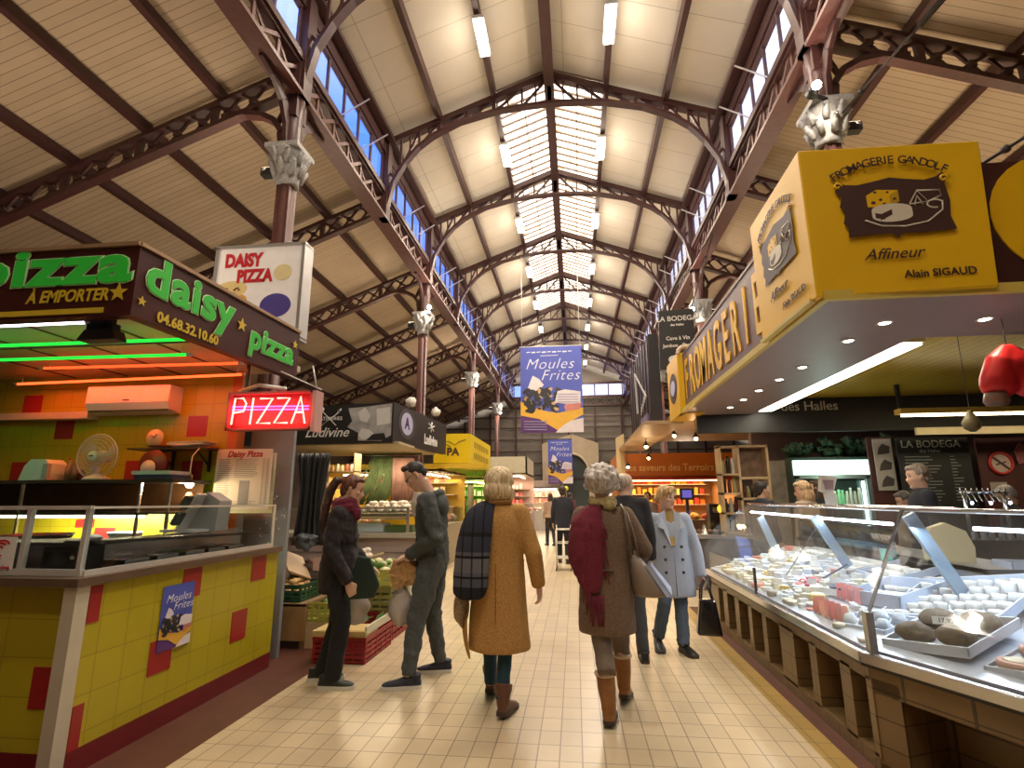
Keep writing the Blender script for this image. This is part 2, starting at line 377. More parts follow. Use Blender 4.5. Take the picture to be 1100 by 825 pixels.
# aisle roofs, trusses and purlins
AS = .395
def za(x):
    d = (WL-.1-x) if x < XC else (x-WR-.1)
    return 6.93-AS*d
AX = 8.2
ais = brickmat('aisle_ceiling_boards', (.36,.27,.185), (.325,.245,.165), (.18,.125,.085), 40, .10, .005, .0, 'XY', .8, 0, .1, 1, .1)
ca = MB()
for sx in (-1,1):
    xa = (WL if sx<0 else WR); slope(ca, xa, xa+sx*AX, -3, TG, .1, za)
struct(ca.build('ceiling', ais))
for sx,nm in ((-1,'left'),(1,'right')):
    xa = WL if sx<0 else WR
    for k in range(8):
        x = xa+sx*(1.05+k*1.0)
        if sx > 0 and k > 6: continue
        p = MB(); p.box(x-.03,x+.03,-3,TG,za(x)-.04,za(x)+.09); p.box(x-.045,x+.045,-3,TG,za(x)-.05,za(x)-.04)
        tag(p.build('purlin', iron), 'dark purlin under the sloping %s aisle roof, %s from the nave'%(nm, ORD[k] if k else 'first'), 'purlin', '%s aisle purlins'%nm)
def aisle_truss(y, sx, lab, grp):
    xa = (WL-.12) if sx<0 else (WR+.12); xb = xa+sx*(AX-.2)
    t = thing('aisle_truss', (xa,y,6.5), lab, 'roof truss', grp); zt = lambda x: za(x)-.10; zb = lambda x: za(x)-.42
    c = MB(); c.beam((xa,y,zt(xa)),(xb,y,zt(xb)),.12,.06); c.build('top_chord', iron, t)
    c = MB(); c.beam((xa,y,zb(xa)),(xb,y,zb(xb)),.12,.06); c.build('bottom_chord', iron, t)
    w = MB(); d = 0; st = .333
    while d < AX-.5:
        x0 = xa+sx*d; x1 = xa+sx*(d+st); w.beam((x0,y+.015,zt(x0)),(x1,y+.015,zb(x1)),.03,.035); w.beam((x0,y-.015,zb(x0)),(x1,y-.015,zt(x1)),.03,.035)
        w.beam(((x0+x1)/2-.04,y,(zt(x0)+zb(x1))/2),((x0+x1)/2+.04,y,(zt(x0)+zb(x1))/2),.05,.08)
        if int(round(d/st))%3 == 0: w.beam((x0,y,zt(x0)),(x0,y,zb(x0)),.08,.06)
        d += st
    w.build('lattice_web', iron, t); return t
for sx,nm in ((-1,'left'),(1,'right')):
    for i in range(1,len(T)-1): aisle_truss(T[i], sx, '%s lattice truss under the %s aisle roof, counted from the viewer'%(ORD[i-1],nm), 'lattice trusses of the %s aisle'%nm)
# columns: every second truss; shaft, leafy capital, flaring head with brackets
leaf = M('capital_paint', (.30,.29,.28), .55, 0, .3, 40, bump=.6)
def column(x, y, sx, lab, z0=0):
    t = thing('column', (x,y,0), lab, 'column', 'iron columns of the hall')
    s = MB()
    if z0: s.lathe([(.15,z0),(.15,z0+.1),(.105,z0+.2),(.1,5.2)], (x,y,0), 8)
    else: s.lathe([(.15,0),(.15,.5),(.12,.55),(.105,.7),(.1,5.2)], (x,y,0), 8)
    for k in range(4):
        a = PI/4+k*PI/2; s.box(x+math.cos(a)*.09-.02,x+math.cos(a)*.09+.02,y+math.sin(a)*.09-.02,y+math.sin(a)*.09+.02,z0+.6,5.2)
    s.build('shaft', ironL, t)
    c = MB(); c.lathe([(.11,5.17),(.14,5.18),(.13,5.24),(.14,5.3),(.19,5.44),(.17,5.47),(.2,5.52),(.23,5.6),(.22,5.63)], (x,y,0), 16)
    for row,(z,r,h) in enumerate(((5.28,.15,.17),(5.42,.17,.17))):
        for k in range(8):
            a = 2*PI*(k+.5*row)/8; ca_, sa = math.cos(a), math.sin(a)
            c.tube([(x+ca_*r,y+sa*r,z),(x+ca_*(r+.025),y+sa*(r+.025),z+h*.6),(x+ca_*(r+.075),y+sa*(r+.075),z+h),(x+ca_*(r+.085),y+sa*(r+.085),z+h-.035)], [.035,.04,.028,.012], 6)
    c.box(x-.21,x+.21,y-.21,y+.21,5.61,5.67); c.build('capital', leaf, t)
    h = MB(); h.lathe([(.17,5.67),(.13,5.74),(.12,6.1),(.14,6.45)], (x,y,0), 8)
    # flaring ribs rising to the girder along the hall and to the nave wall
    for dy in (-1,1):
        P = [(x,y+dy*.1,5.68),(x,y+dy*.13,5.95),(x,y+dy*.26,6.2),(x,y+dy*.5,6.38),(x,y+dy*.75,6.42)]
        for a,b in zip(P,P[1:]): h.beam(a,b,.12,.05,(1,0,0))
        h.beam((x,y+dy*.12,6.15),(x,y+dy*.42,6.42),.05,.03)
    h.box(x-.1,x+.1,y-.12,y+.12,6.1,6.95)
    h.build('head', iron, t)
    # bracket arc under the aisle truss
    k = MB(); P = [Vector((x+sx*u, y, z)) for u,z in ((.1,5.72),(.13,5.95),(.24,6.12),(.42,6.22),(.65,6.26),(.95,6.22))]
    for a,b in zip(P,P[1:]): k.beam(a,b,.11,.07)
    k.beam((x+sx*.2,y,6.1),(x+sx*.08,y,6.4),.04,.05); k.build('bracket', iron, t)
    f = thing('floodlight', (x+sx*.3,y+.1,5.5), 'added dark fill floodlight tilted up at the %s aisle roof, fixed to the %s column'%('left' if sx<0 else 'right', lab.split(' maroon')[0]), 'floodlight', 'added fill lights of the columns')  # invented fixture, added on each column to brighten the aisle ceiling
    q = MB(); q.box(x+sx*.3-.09,x+sx*.3+.09,y+.03,y+.13,5.40,5.5); q.build('body', M('black_plastic',(.02,.02,.022),.35), f); MB().box(x+sx*.3-.08,x+sx*.3+.08,y+.04,y+.12,5.5,5.51).build('glass_front', emis('fill_glow',(1,.85,.6),3), f); MB().beam((x+sx*.1,y+.08,5.45),(x+sx*.3,y+.08,5.45),.02,.02).build('arm', iron, f)
    area('aisle_fill', (x+sx*.3,y+.08,5.53), .14, AISLE_FILL_E, (1,.80,.58), (PI,math.radians(sx*58),0), .14)
for i in (3,5,7,9):
    for x,sx,nm in ((XL,-1,'left'),(XR,1,'right')):
        if i >= 1: column(x, T[i], sx, '%s maroon iron column of the %s row with a pale leafy capital'%(ORD[(i-3)//2],nm), (2.96 if i < 4 else 3.0) if (i < 6 and sx > 0) else 0)
# gable wall at the far end: panelled screen, strip of windows, aisle ends
gw = MB(); yb = TG
for a,b in ((-11.6,WL),(WR,11.1)):
    pass
gm = M('gable_plaster', (.20,.17,.14), .8, 0, .12, 3)
gw.box(-11.6,11.1,yb,yb+.2,0,2.6)
gw.add([(-11.6,yb+.1,2.6),(11.1,yb+.1,2.6),(11.1,yb+.1,4.1),(WR,yb+.1,7.25),(WR,yb+.1,7.02),(WL,yb+.1,7.02),(WL,yb+.1,7.25),(-11.6,yb+.1,4.1)],[(0,1,2,3,4,5,6,7)])
gw.add([(WL,yb+.1,7.75),(WR,yb+.1,7.75),(WR,yb+.1,ZE+.2),(XC,yb+.1,ZR+.2),(WL,yb+.1,ZE+.2)],[(0,1,2,3,4)])
struct(gw.build('wall_far', gm))
gi = thing('gable_screen', (XC,yb-.1,0), 'dark iron grid framing the far end wall of the hall', 'gable frame')
g = MB()
for z in (2.7,3.35,4.0,4.65,5.3,5.9,6.45): g.beam((-11,yb-.05,z),(11,yb-.05,z),.06,.07)
for k in range(-7,8): g.beam((XC+k*1.45,yb-.05,0),(XC+k*1.45,yb-.05,6.6 if abs(k)<3 else 6.6-(abs(k)-2)*.45),.1,.08)
g.beam((WL,yb-.1,7.0),(WR,yb-.1,7.0),.12,.12); g.beam((WL,yb-.1,7.75),(WR,yb-.1,7.75),.12,.12); g.build('grid', iron, gi)
g = MB(); 
for k in range(12): 
    xa = WL+k*(WR-WL)/12; xb = xa+(WR-WL)/12; g.beam((xa,yb-.1,6.5),(xb,yb-.1,7.0),.04,.04); g.beam((xa,yb-.1,7.0),(xb,yb-.1,6.5),.04,.04)
g.beam((WL,yb-.1,6.5),(WR,yb-.1,6.5),.12,.1); g.build('lattice', iron, gi)
f = MB()
for k in range(9): x = WL+.05+k*(WR-WL-.1)/8; f.box(x-.03,x+.03,yb+.05,yb+.12,7.0,7.75)
o = struct(f.build('window_%d'%wn, frm)); MB().box(WL,WR,yb+.08,yb+.09,7.0,7.75).build('pane', cg, o)
# outer walls and the wall behind the viewer
wm = brickmat('side_wall_paint', (.30,.22,.15), (.27,.2,.14), (.12,.09,.06), 1.2, .6, .006, .5, 'YZ', .8)
struct(MB().box(-11.75,-11.5,-3,TG+.2,0,3.8).build('wall_left', wm)); struct(MB().box(11,11.25,-3,TG+.2,0,3.9).build('wall_right', wm))
bw = MB(); bw.add([(-11.6,-3.05,0),(11.1,-3.05,0),(11.1,-3.05,4.1),(WR,-3.05,7.25),(WR,-3.05,8.2),(XC,-3.05,9.4),(WL,-3.05,8.2),(WL,-3.05,7.25),(-11.6,-3.05,4.1)],[tuple(range(9))]); struct(bw.build('wall_back', wm))
# lamps hanging below the nave purlins
tubeM = emis('lamp_tube_glow', (1,.93,.80), 14); lampM = M('lamp_body', (.8,.8,.78), .4)
for k in range(-2,9):
    y = 4.0+k*3.0
    for sx,nm in ((-1,'left'),(1,'right')):
        x = XC+sx*1.0; z = zr(x)-.17; t = thing('ceiling_lamp', (x,y,z), ('%s bright tube lamp of the %s row under the nave ceiling, counted from the viewer'%(ORD[k],nm) if k >= 0 else '%s tube lamp of the %s row behind the viewer'%(('last','nearest')[k+2],nm)), 'ceiling lamp', 'tube lamps of the nave')
        MB().box(x-.09,x+.09,y-.35,y+.35,z,z+.06).build('housing', lampM, t)
        a = MB(); a.box(x-.075,x+.075,y-.33,y+.33,z-.05,z); a.build('diffuser', tubeM, t)
        kk = .8 if k < 0 else 1; point('nave_lamp', (x,y,z-.3), NAVE_E*.10*kk, (1,.87,.70), .25); area('nave_lamp_down', (x,y,z-.06), .6, NAVE_E*.62*kk, (1,.86,.68), (0,0,0), .14)
# ================================================================== pizza stall (left)
PX, PY0, PY1 = -2.74, 2.88, 4.86
yel, yel2 = (.45,.37,.015), (.41,.34,.015)
tileY = brickmat('yellow_tiles_side', yel, yel2, (.28,.2,.02), .2, .2, .0025, 0, 'YZ', .3)
tileYF = brickmat('yellow_tiles_front', yel, yel2, (.28,.2,.02), .2, .2, .0025, 0, 'XZ', .3)
tileR = M('red_tiles', (.33,.02,.02), .3, 0, .05)
pc = thing('pizza_counter', (-4.4,3.9,0), 'yellow and red tiled corner counter of the pizza stall', 'counter')
b = MB(); b.box(PX-.3,PX,PY0,PY1,.13,.985); b.build('side_panel', tileY, pc)
b = MB(); b.box(-6.2,PX-.3,PY0,PY0+.3,.13,.985); b.build('front_panel', tileYF, pc)
for (y0,y1,z0,z1) in ((2.9,2.98,.775,.975),(3.64,3.83,.775,.975),(4.46,4.67,.775,.975),(4.25,4.45,.345,.575),(3.41,3.61,.35,.555),(2.9,2.97,.13,.355)):
    MB().box(PX-.002,PX+.004,y0,y1,z0,z1).build('red_tile', tileR, pc)
for (x0,x1,z0,z1) in ((-2.99,-2.81,.345,.555),(-3.6,-3.4,.745,.945),(-3.8,-3.6,.345,.545)):
    MB().box(x0,x1,PY0-.004,PY0+.002,z0,z1).build('red_tile', tileR, pc)
b = MB(); b.box(PX-.25,PX+.004,PY0,4.66,0,.13); b.box(-6.2,PX-.25,PY0-.004,PY0+.2,0,.13); b.box(PX-.25,PX,4.66,PY1,0,.13); b.build('plinth', M('plinth_red', (.16,.012,.015), .35, 0, .1), pc)
b = MB(); b.box(PX-.065,PX+.012,2.80,2.885,0,.99); b.build('corner_post', M('cream_post', (.52,.47,.36), .5, 0, .06), pc)
b = MB(); b.box(-6.2,PX+.03,2.78,PY0+.32,.985,1.03); b.box(PX-.32,PX+.03,PY0+.32,PY1+.02,.985,1.03); b.build('worktop', M('brown_worktop', (.12,.075,.045), .35, 0, .15), pc)
alu = M('aluminium', (.68,.65,.60), .35, .35, .06); steel = M('steel', (.55,.55,.56), .25, .9, .08); gl = glass('case_glass', (.95,.99,1), .1)
# glazed display on the counter
dc = thing('display_case', (-4.4,3.2,1.03), 'glass display case on the pizza counter with thin metal frame', 'display case')
f = MB(); GZ0, GZ1, GX, GY = 1.03, 1.41, -2.79, 2.88
for x in (-2.81,-3.19,-3.62,-4.1,-4.6): f.beam((x,GY,GZ0),(x,GY+.01,GZ1),.028,.03)
f.beam((-6.2,GY,GZ0+.02),(GX,GY,GZ0+.02),.03,.035); f.beam((-6.2,GY,GZ1),(GX,GY,GZ1),.025,.022)
f.beam((GX,GY,GZ0+.015),(GX,4.82,GZ0+.015),.03,.03); f.beam((GX,GY,GZ1),(GX,4.82,GZ1-.01),.02,.014); f.beam((GX,4.82,GZ0),(GX,4.82,GZ1),.012,.03)
f.build('frame', alu, dc)
g = MB(); g.box(-6.2,GX,GY-.003,GY+.003,GZ0,GZ1); g.box(GX-.003,GX+.003,GY,4.82,GZ0,GZ1); g.build('glass', gl, dc)
g = MB(); g.box(-6.2,GX,GY,GY+.3,GZ1,GZ1+.006); g.box(GX-.3,GX,GY+.3,4.82,GZ1-.003,GZ1+.004); g.build('top_glass', gl, dc)
b = MB(); b.beam((GX-.12,2.95,1.21),(GX-.12,4.8,1.16),.2,.02); b.box(-6.2,GX-.05,2.93,3.2,1.19,1.21); b.build('inner_shelf', M('dark_shelf', (.05,.045,.04), .25, .3), dc)
b = MB(); b.box(GX-.33,GX-.3,3.25,4.8,1.03,1.2); b.box(-6.2,GX-.3,3.22,3.25,1.03,1.2); b.build('back_rail', steel, dc)
# things inside and behind the glass
st = thing('sticker', (-3.36,2.87,1.15), 'white square card with a red swirl and the word Partenaire, inside the glass', 'sticker')
MB().box(-3.46,-3.23,2.868,2.872,1.045,1.245).build('card', M('white_card', (.75,.72,.68), .5), st)
redp = M('red_print', (.5,.02,.03), .5)
text('Partenaire', .048, 'word', redp, st, (-3.345,2.866,1.072), (1,0,0), (0,0,1), .002, bold=.0012)
b = MB()
for r,t0 in ((.075,.3),(.055,.5),(.032,.2)): b.tube([(-3.345+r*1.0*math.cos(t0+t*.3),2.866,1.165+r*.72*math.sin(t0+t*.3)+r*.35*math.cos(t0+t*.3)) for t in range(17)], .006, 5, asp=.4)
b.build('swirl', redp, st)
dark = M('black_plastic', (.02,.02,.022), .35); white = M('white_plastic', (.72,.70,.66), .35)
tr = thing('oven_tray', (-3.6,3.6,1.04), 'dark pans and trays stacked behind the glass of the pizza counter', 'tray')
b = MB(); b.box(-4.3,-3.5,3.3,3.75,1.13,1.15); b.box(-4.2,-3.55,3.35,3.7,1.16,1.18); b.lathe([(.2,0),(.22,.03),(.21,.03),(.19,.008)],(-3.8,3.5,1.19),20); b.build('stacked_pans', M('pan_metal', (.06,.055,.05), .3, .7), tr)
b = MB(); b.box(-4.3,-3.5,3.3,3.75,1.03,1.13); b.build('cabinet', dark, tr)
for i,(x,y,lab) in enumerate(((-3.05,3.02,'black toaster oven inside the glass pizza display nearest the corner'),)):
    t = thing('toaster_oven', (x,y,1.03), lab, 'oven'); MB().box(x-.13,x+.1,y-.03,y+.16,1.035,1.18).build('body', dark, t)
    MB().box(x-.11,x+.05,y-.036,y-.03,1.06,1.15).build('door', M('oven_glass', (.03,.03,.03), .1), t)
    k = MB(); k.lathe([(.012,0),(.012,.012)],(x+.08,y-.045,1.12),8,axis='Y'); k.build('knob', white, t)
tag(MB().ball((-2.93,3.06,1.2+.03),.05,.04,.02,lump=.5,seed=3).build('napkin', white), 'crumpled white paper on the shelf inside the corner of the glass case', 'napkin')
# white dishes seen along the side run
for i,(y,c,nm) in enumerate(((3.35,(.75,.72,.66),'white'),(3.62,(.8,.78,.72),'pale'),(3.9,(.7,.5,.05),'yellow'),(4.15,(.25,.08,.05),'dark red'),(4.4,(.45,.4,.32),'beige'))):
    t = thing('food_tray', (-2.98,y,1.035), '%s food tray in the pizza case'%nm, 'tray', 'trays in the pizza case')
    b = MB(); b.box(-3.07,-2.86,y-.11,y+.11,1.035,1.05); 
    for q in ((-3.07,-3.06,y-.11,y+.11),(-2.87,-2.86,y-.11,y+.11),(-3.07,-2.86,y-.11,y-.10),(-3.07,-2.86,y+.10,y+.11)): b.box(q[0],q[1],q[2],q[3],1.05,1.08)
    b.build('tray', steel, t); MB().ball((-2.965,y,1.055),.085,.09,.022,lump=.2,seed=i).build('food', M('food_%s'%nm.replace(' ','_'), c, .6, 0, .3, 40), t)
# back wall of the stall and its side pilaster, ceiling
YB = 4.92
sw = MB(); sw.box(-7.4,-3.38,YB,YB+.08,0,2.72)
o = tag(sw.build('stall_wall', tileYF), 'yellow tiled back wall of the pizza stall', 'wall')
tk = []
for (x0,x1,z0,z1) in ((-5.76,-5.54,2.34,2.54),(-5.33,-5.12,2.07,2.28),(-3.85,-3.64,2.07,2.28),(-4.47,-4.27,1.64,1.84),(-3.86,-3.64,1.62,1.83),(-4.7,-4.48,1.0,1.19),(-4.92,-4.72,1.19,1.27),(-5.76,-5.54,1.64,1.84),(-4.9,-4.7,2.49,2.6),(-6.2,-6.0,1.2,1.4)):
    MB().box(x0,x1,YB-.005,YB+.002,z0,z1).build('red_tile', tileR, o)
pil = MB(); pil.box(-3.38,-3.28,YB-.04,YB+.08,0,2.72); tag(pil.build('stall_post', M('orange_paint', (.5,.12,.02), .4)), 'orange painted post at the back corner of the pizza stall', 'post')
cm = MB(); cm.box(-7.4,-2.76,2.9,YB+.1,2.72,2.78)
tag(cm.build('stall_ceiling', M('stall_ceiling_panel', (.55,.45,.3), .35, 0, .05)), 'low ceiling panel of the pizza stall glowing red and green', 'ceiling panel')
b = MB()
for x in (-3.4,-4.0,-4.6,-5.2): b.box(x-.01,x+.01,2.95,YB,2.712,2.72)
b.box(-7,-2.8,3.85,3.87,2.712,2.72); tag(b.build('ceiling_trim', M('trim_dark',(.1,.05,.03),.5)), 'thin dark joint strips under the pizza stall ceiling', 'trim')
# fascia board, two faces
FZ0, FZ1, FYF = 2.59, 3.06, 2.88
fb = thing('fascia_sign', (PX,FYF,FZ0), 'brown fascia board reading pizza, daisy and pizza in green letters', 'sign')
brown = M('fascia_brown', (.055,.012,.01), .35, 0, .1)
bx = lambda x,y: x
ex = -2.66
b = MB(); b.add([(-7.4,FYF,FZ0),(PX,FYF,FZ0),(ex,4.78,FZ0),(ex-.07,4.78,FZ0),(PX-.08,FYF+.08,FZ0),(-7.4,FYF+.08,FZ0)]+[(-7.4,FYF,FZ1),(PX,FYF,FZ1),(ex,4.78,FZ1),(ex-.07,4.78,FZ1),(PX-.08,FYF+.08,FZ1),(-7.4,FYF+.08,FZ1)],[(0,1,7,6),(1,2,8,7),(2,3,9,8),(3,4,10,9),(4,5,11,10),(5,0,6,11),(0,5,4,1),(1,4,3,2),(6,7,10,11),(7,8,9,10)])
b.build('board', brown, fb)
b = MB(); b.beam((-7.4,FYF-.005,FZ1+.01),(PX,FYF-.005,FZ1+.01),.03,.025); b.beam((PX,FYF,FZ1+.01),(ex,4.78,FZ1+.01),.03,.025); b.build('top_edge', M('edge_rust', (.35,.22,.12), .5,.3), fb)
b = MB(); b.box(-5,-2.93,FYF-.008,FYF,FZ0+.02,FZ0+.055); b.build('yellow_line', M('yellow_print', (.62,.45,.03), .4), fb)
grn = M('green_letter', (.03,.42,.03), .4, emit=(.03,.5,.05), es=.12); grnE = M('green_letter_edge', (.55,.8,.45), .4); yl = _M['yellow_print']
S_ = (ex-PX, 4.78-FYF); sl = math.hypot(*S_); sdir = (S_[0]/sl, S_[1]/sl, 0)
def on_side(d, z, off=.006): return (PX+sdir[0]*d+off, FYF+sdir[1]*d, z)
def word(s, size, pos, rt, up, sq=1, bold=.012, shear=.0):
    n = Vector(rt).cross(Vector(up))
    text(s, size, 'letter_outline', grnE, fb, Vector(pos), rt, up, .004, bold=bold+.007, squeeze=sq, shear=shear, spacing=1.08)
    text(s, size, 'letters', grn, fb, Vector(pos)+n*.004, rt, up, .006, bold=bold, squeeze=sq, shear=shear, spacing=1.08)
word('pizza', .36, (-3.35,FYF-.006,2.93), (1,0,0), (0,0,1), 1.5, .012)
text('À EMPORTER', .115, 'writing', yl, fb, (-3.2,FYF-.006,2.73), (1,0,0), (0,0,1), .004, bold=.003, squeeze=.86, shear=.15)
word('daisy', .355, on_side(.49,2.895), sdir, (0,0,1), 1.12, .010)
word('pizza', .29, on_side(1.47,2.80), sdir, (0,0,1), 1.05, .008, .1)
text('04.68.32.10.60', .10, 'writing', yl, fb, on_side(.49,2.645), sdir, (0,0,1), .004, bold=.003, squeeze=1.0)
def stars(fn, r): 
    b = MB(); b.prism(star(r), fn, .006); b.build('star', yl, fb)
stars(lambda u,v,w: (-2.84+u, FYF-.01+w, 2.74+v), .065)
for d,z,r in ((.06,2.70,.035),(1.03,2.86,.06),(1.82,2.92,.045)):
    stars(lambda u,v,w: (on_side(d,z)[0]+sdir[0]*u+w, on_side(d,z)[1]+sdir[1]*u, z+v), r)
# coloured tubes below the stall ceiling
def neon(a, b_, col, s, lab, e):
    t = thing('neon_tube', a, lab, 'neon tube', 'coloured tubes of the pizza stall'); MB().tube([a,b_],.013,8).build('glass_tube', emis('neon_'+lab.split()[0]+lab.split()[1], col, s), t)
    k = MB(); 
    for p,q in ((a,b_),(b_,a)): 
        d = (Vector(q)-Vector(p)).normalized(); c = Vector(p)+d*.06; k.tube([c,c+Vector((0,0,.06))],.006,6); k.tube([Vector(p)-d*.03,Vector(p)+d*.01],.016,8)
    k.build('holder', white, t)
    m = (Vector(a)+Vector(b_))/2; ln = (Vector(b_)-Vector(a)).length
    l = area('neon_light', (m.x,m.y,m.z-.02), min(ln,3), e, col, (0,0,math.atan2(b_[1]-a[1],b_[0]-a[0])), .03)
neon((-5.6,3.06,2.63),(-3.24,3.08,2.63),(.75,.72,1),9,'white tube nearest the front of the pizza stall ceiling',3)
neon((-6.0,3.85,2.63),(-3.15,3.93,2.63),(.02,.9,.05),1.6,'green tube along the pizza stall ceiling, lower on view',3.5)
neon((-5.2,3.58,2.66),(-2.92,3.62,2.66),(.03,.9,.06),1.5,'green tube behind the brown fascia of the pizza stall',2)
neon((-4.9,4.3,2.66),(-2.98,4.36,2.66),(1,.07,.015),2.6,'red tube right behind the green tubes',6)
neon((-5.6,4.68,2.61),(-3.08,4.58,2.61),(1,.09,.02),3.2,'orange-red tube close to the back wall of the stall',11)
# floodlight clipped under the fascia
t = thing('floodlight', (-3.1,3.05,2.55), 'black finned floodlight under the fascia of the pizza stall', 'floodlight')
b = MB(); b.prism([(-.14,0),(.14,0),(.11,.07),(-.09,.07)], lambda u,v,w: (-3.1+u,3.02+w,2.485+v), .1); b.build('body', dark, t)
b = MB()
for k in range(14): b.box(-3.19+k*.014,-3.186+k*.014,3.03,3.1,2.555,2.6)
b.build('fins', dark, t); MB().box(-3.17,-3.04,3.03,3.1,2.6,2.64).build('bracket', dark, t)
# air conditioner and white duct
t = thing('air_conditioner', (-4.4,4.8,2.3), 'white wall air conditioner above the shelves of the pizza stall', 'air conditioner')
b = MB(); b.prism([(0,.0),(.16,.03),(.19,.1),(.18,.27),(0,.27)], lambda u,v,w: (-4.84+w, YB-.006-u, 2.3+v), .9); b.build('housing', M('ac_white', (.62,.66,.75), .35), t)
MB().box(-4.82,-3.96,YB-.17,YB-.155,2.315,2.33).build('air_slot', dark, t)
MB().box(-4.43,-4.36,YB-.203,YB-.198,2.42,2.43).build('badge', dark, t)
tag(MB().box(-7,-4.85,YB-.14,YB-.006,2.26,2.33).build('cable_duct', M('duct_cream',(.6,.5,.4),.5)), 'long cream cable duct on the wall left of the air conditioner', 'duct')
# back shelves
t = thing('shelf_rack', (-4.4,4.45,1.0), 'dark two-tier shelf rack against the back wall of the pizza stall', 'shelf')
ds = M('rack_brown', (.06,.035,.02), .4, 0, .2)
MB().box(-6.2,-3.44,4.3,4.8,1.60,1.63).build('top_shelf', ds, t); MB().box(-6.2,-3.44,4.3,4.8,1.335,1.35).build('lower_shelf', ds, t)
MB().box(-6.2,-3.5,4.78,4.8,1.35,1.6).build('back_board', M('rack_back', (.10,.05,.02), .5, 0, .3), t)
for x in (-3.47,-3.75,-4.9,-5.6): MB().box(x-.01,x+.01,4.31,4.33,1.03,1.60).build('post', steel, t)
t2 = thing('strip_light', (-4.3,4.4,1.31), 'bright strip light under the lower shelf of the pizza stall', 'lamp'); MB().tube([(-5.2,4.36,1.315),(-3.72,4.36,1.315)],.014,8).build('tube', emis('strip_glow',(1,.95,.6),9), t2)
MB().box(-5.22,-3.7,4.34,4.38,1.325,1.335).build('housing', white, t2); area('strip_lamp',(-4.4,4.40,1.29),1.4,32,(1,.9,.55),(.7,0,0),.03)
t = thing('prep_table', (-4.5,4.5,0), 'steel work table below the shelves of the pizza stall', 'table')
MB().box(-6.2,-3.45,4.1,4.86,1.0,1.03).build('top', steel, t)
for x,y in ((-6.1,4.14),(-3.5,4.14),(-6.1,4.82),(-3.5,4.82)): MB().box(x-.02,x+.02,y-.02,y+.02,0,1.0).build('leg', steel, t)
# fan
def fan(x,y,z):
    t = thing('fan', (x,y,z), 'round cream table fan on the top shelf of the pizza stall', 'fan'); c = (x,y,z+.21)
    m = M('fan_cream', (.62,.56,.5), .35)
    MB().lathe([(.11,0),(.10,.02),(.04,.045),(.02,.06),(.018,.12)],(x,y+.03,z),24).build('base', m, t)
    b = MB(); b.lathe([(.05,.0),(.06,.03),(.05,.1)],(x,y+.02,z+.21),16,axis='Y'); b.build('motor', m, t)
    b = MB()
    for r in (.05,.085,.12,.15,.18,.2): b.tube([(x+r*math.cos(a*PI/16),y-.045*(1-(r/.2)**2),z+.21+r*math.sin(a*PI/16)) for a in range(33)],.0022,4,False)
    for k in range(48):
        a = k*PI/24; b.tube([(x+r*math.cos(a),y-.045*(1-(r/.2)**2),z+.21+r*math.sin(a)) for r in (.04,.1,.15,.2)]+[(x+.18*math.cos(a),y+.05,z+.21+.18*math.sin(a))],.0014,3,False)
    b.tube([(x+.2*math.cos(a*PI/16),y,z+.21+.2*math.sin(a*PI/16)) for a in range(33)],.006,6,False); b.build('guard', m, t)
    b = MB(); b.lathe([(.045,0),(.045,-.012),(.035,-.018)],(x,y-.04,z+.21),20,axis='Y'); b.build('hub_cap', M('fan_hub',(.8,.78,.72),.35), t)
    MB().box(x-.02,x+.02,y-.062,y-.058,z+.206,z+.216).build('badge', dark, t)
    b = MB()
    for k in range(3):
        a0 = k*2*PI/3+.3; P = [(0.03,0),(.1,.35),(.17,.5),(.175,-.1),(.12,-.35),(.04,-.3)]
        b.add([(x+r*math.cos(a0+q),y+.02+q*.02,z+.21+r*math.sin(a0+q)) for r,q in P],[(0,1,2,3,4,5)])
    b.build('blades', M('fan_blade',(.5,.45,.42),.3), t)
fan(-4.28,4.38,1.63)
# toaster
t = thing('toaster', (-4.88,4.45,1.63), 'white rounded toaster on the top shelf left of the fan', 'toaster')
b = MB(); b.prism([(-.16,0),(.13,0),(.14,.06),(.13,.15),(.08,.19),(-.06,.19),(-.12,.13)], lambda u,v,w: (-4.88+u,4.38+w,1.632+v), .18); b.build('body', white, t)
MB().box(-4.79,-4.74,4.36,4.40,1.65,1.78).build('handle', M('grey_plastic',(.4,.4,.42),.4), t)
# bottles and jars beside the fan
for i,(x,h,c,nm) in enumerate(((-4.66,.2,(.35,.22,.1),'brown bottle'),(-4.6,.16,(.2,.12,.06),'amber jar'),(-4.52,.1,(.1,.02,.02),'dark red jar'))):
    t = thing('bottle', (x,4.5,1.63), '%s on the top shelf between toaster and fan'%nm, 'bottle'); MB().lathe([(.03,0),(.032,h*.6),(.015,h*.8),(.014,h*.95)],(x,4.5,1.632),12).build('glass', M('bottle_'+nm.split()[0], c,.2), t); MB().lathe([(.016,h*.95),(.016,h)],(x,4.5,1.632),10).build('cap', redp, t)
t = thing('wall_clock', (-4.12,4.82,2.05), 'round pale ornament clock above the small wall shelf', 'clock')
b = MB(); b.lathe([(.085,0),(.09,.02),(.075,.03),(.02,.022)],(-4.1,4.80,2.05),22,axis='Y'); b.build('case', M('clock_pale',(.55,.5,.4),.4), t)
b = MB(); b.beam((-4.1,4.795,2.05),(-4.07,4.795,2.09),.006,.004); b.beam((-4.1,4.795,2.05),(-4.13,4.795,2.08),.006,.004); b.build('hands', dark, t)
t = thing('dial_clock', (-4.0,4.6,1.63), 'dark round clock with pale dial leaning on the shelf right of the fan', 'clock')
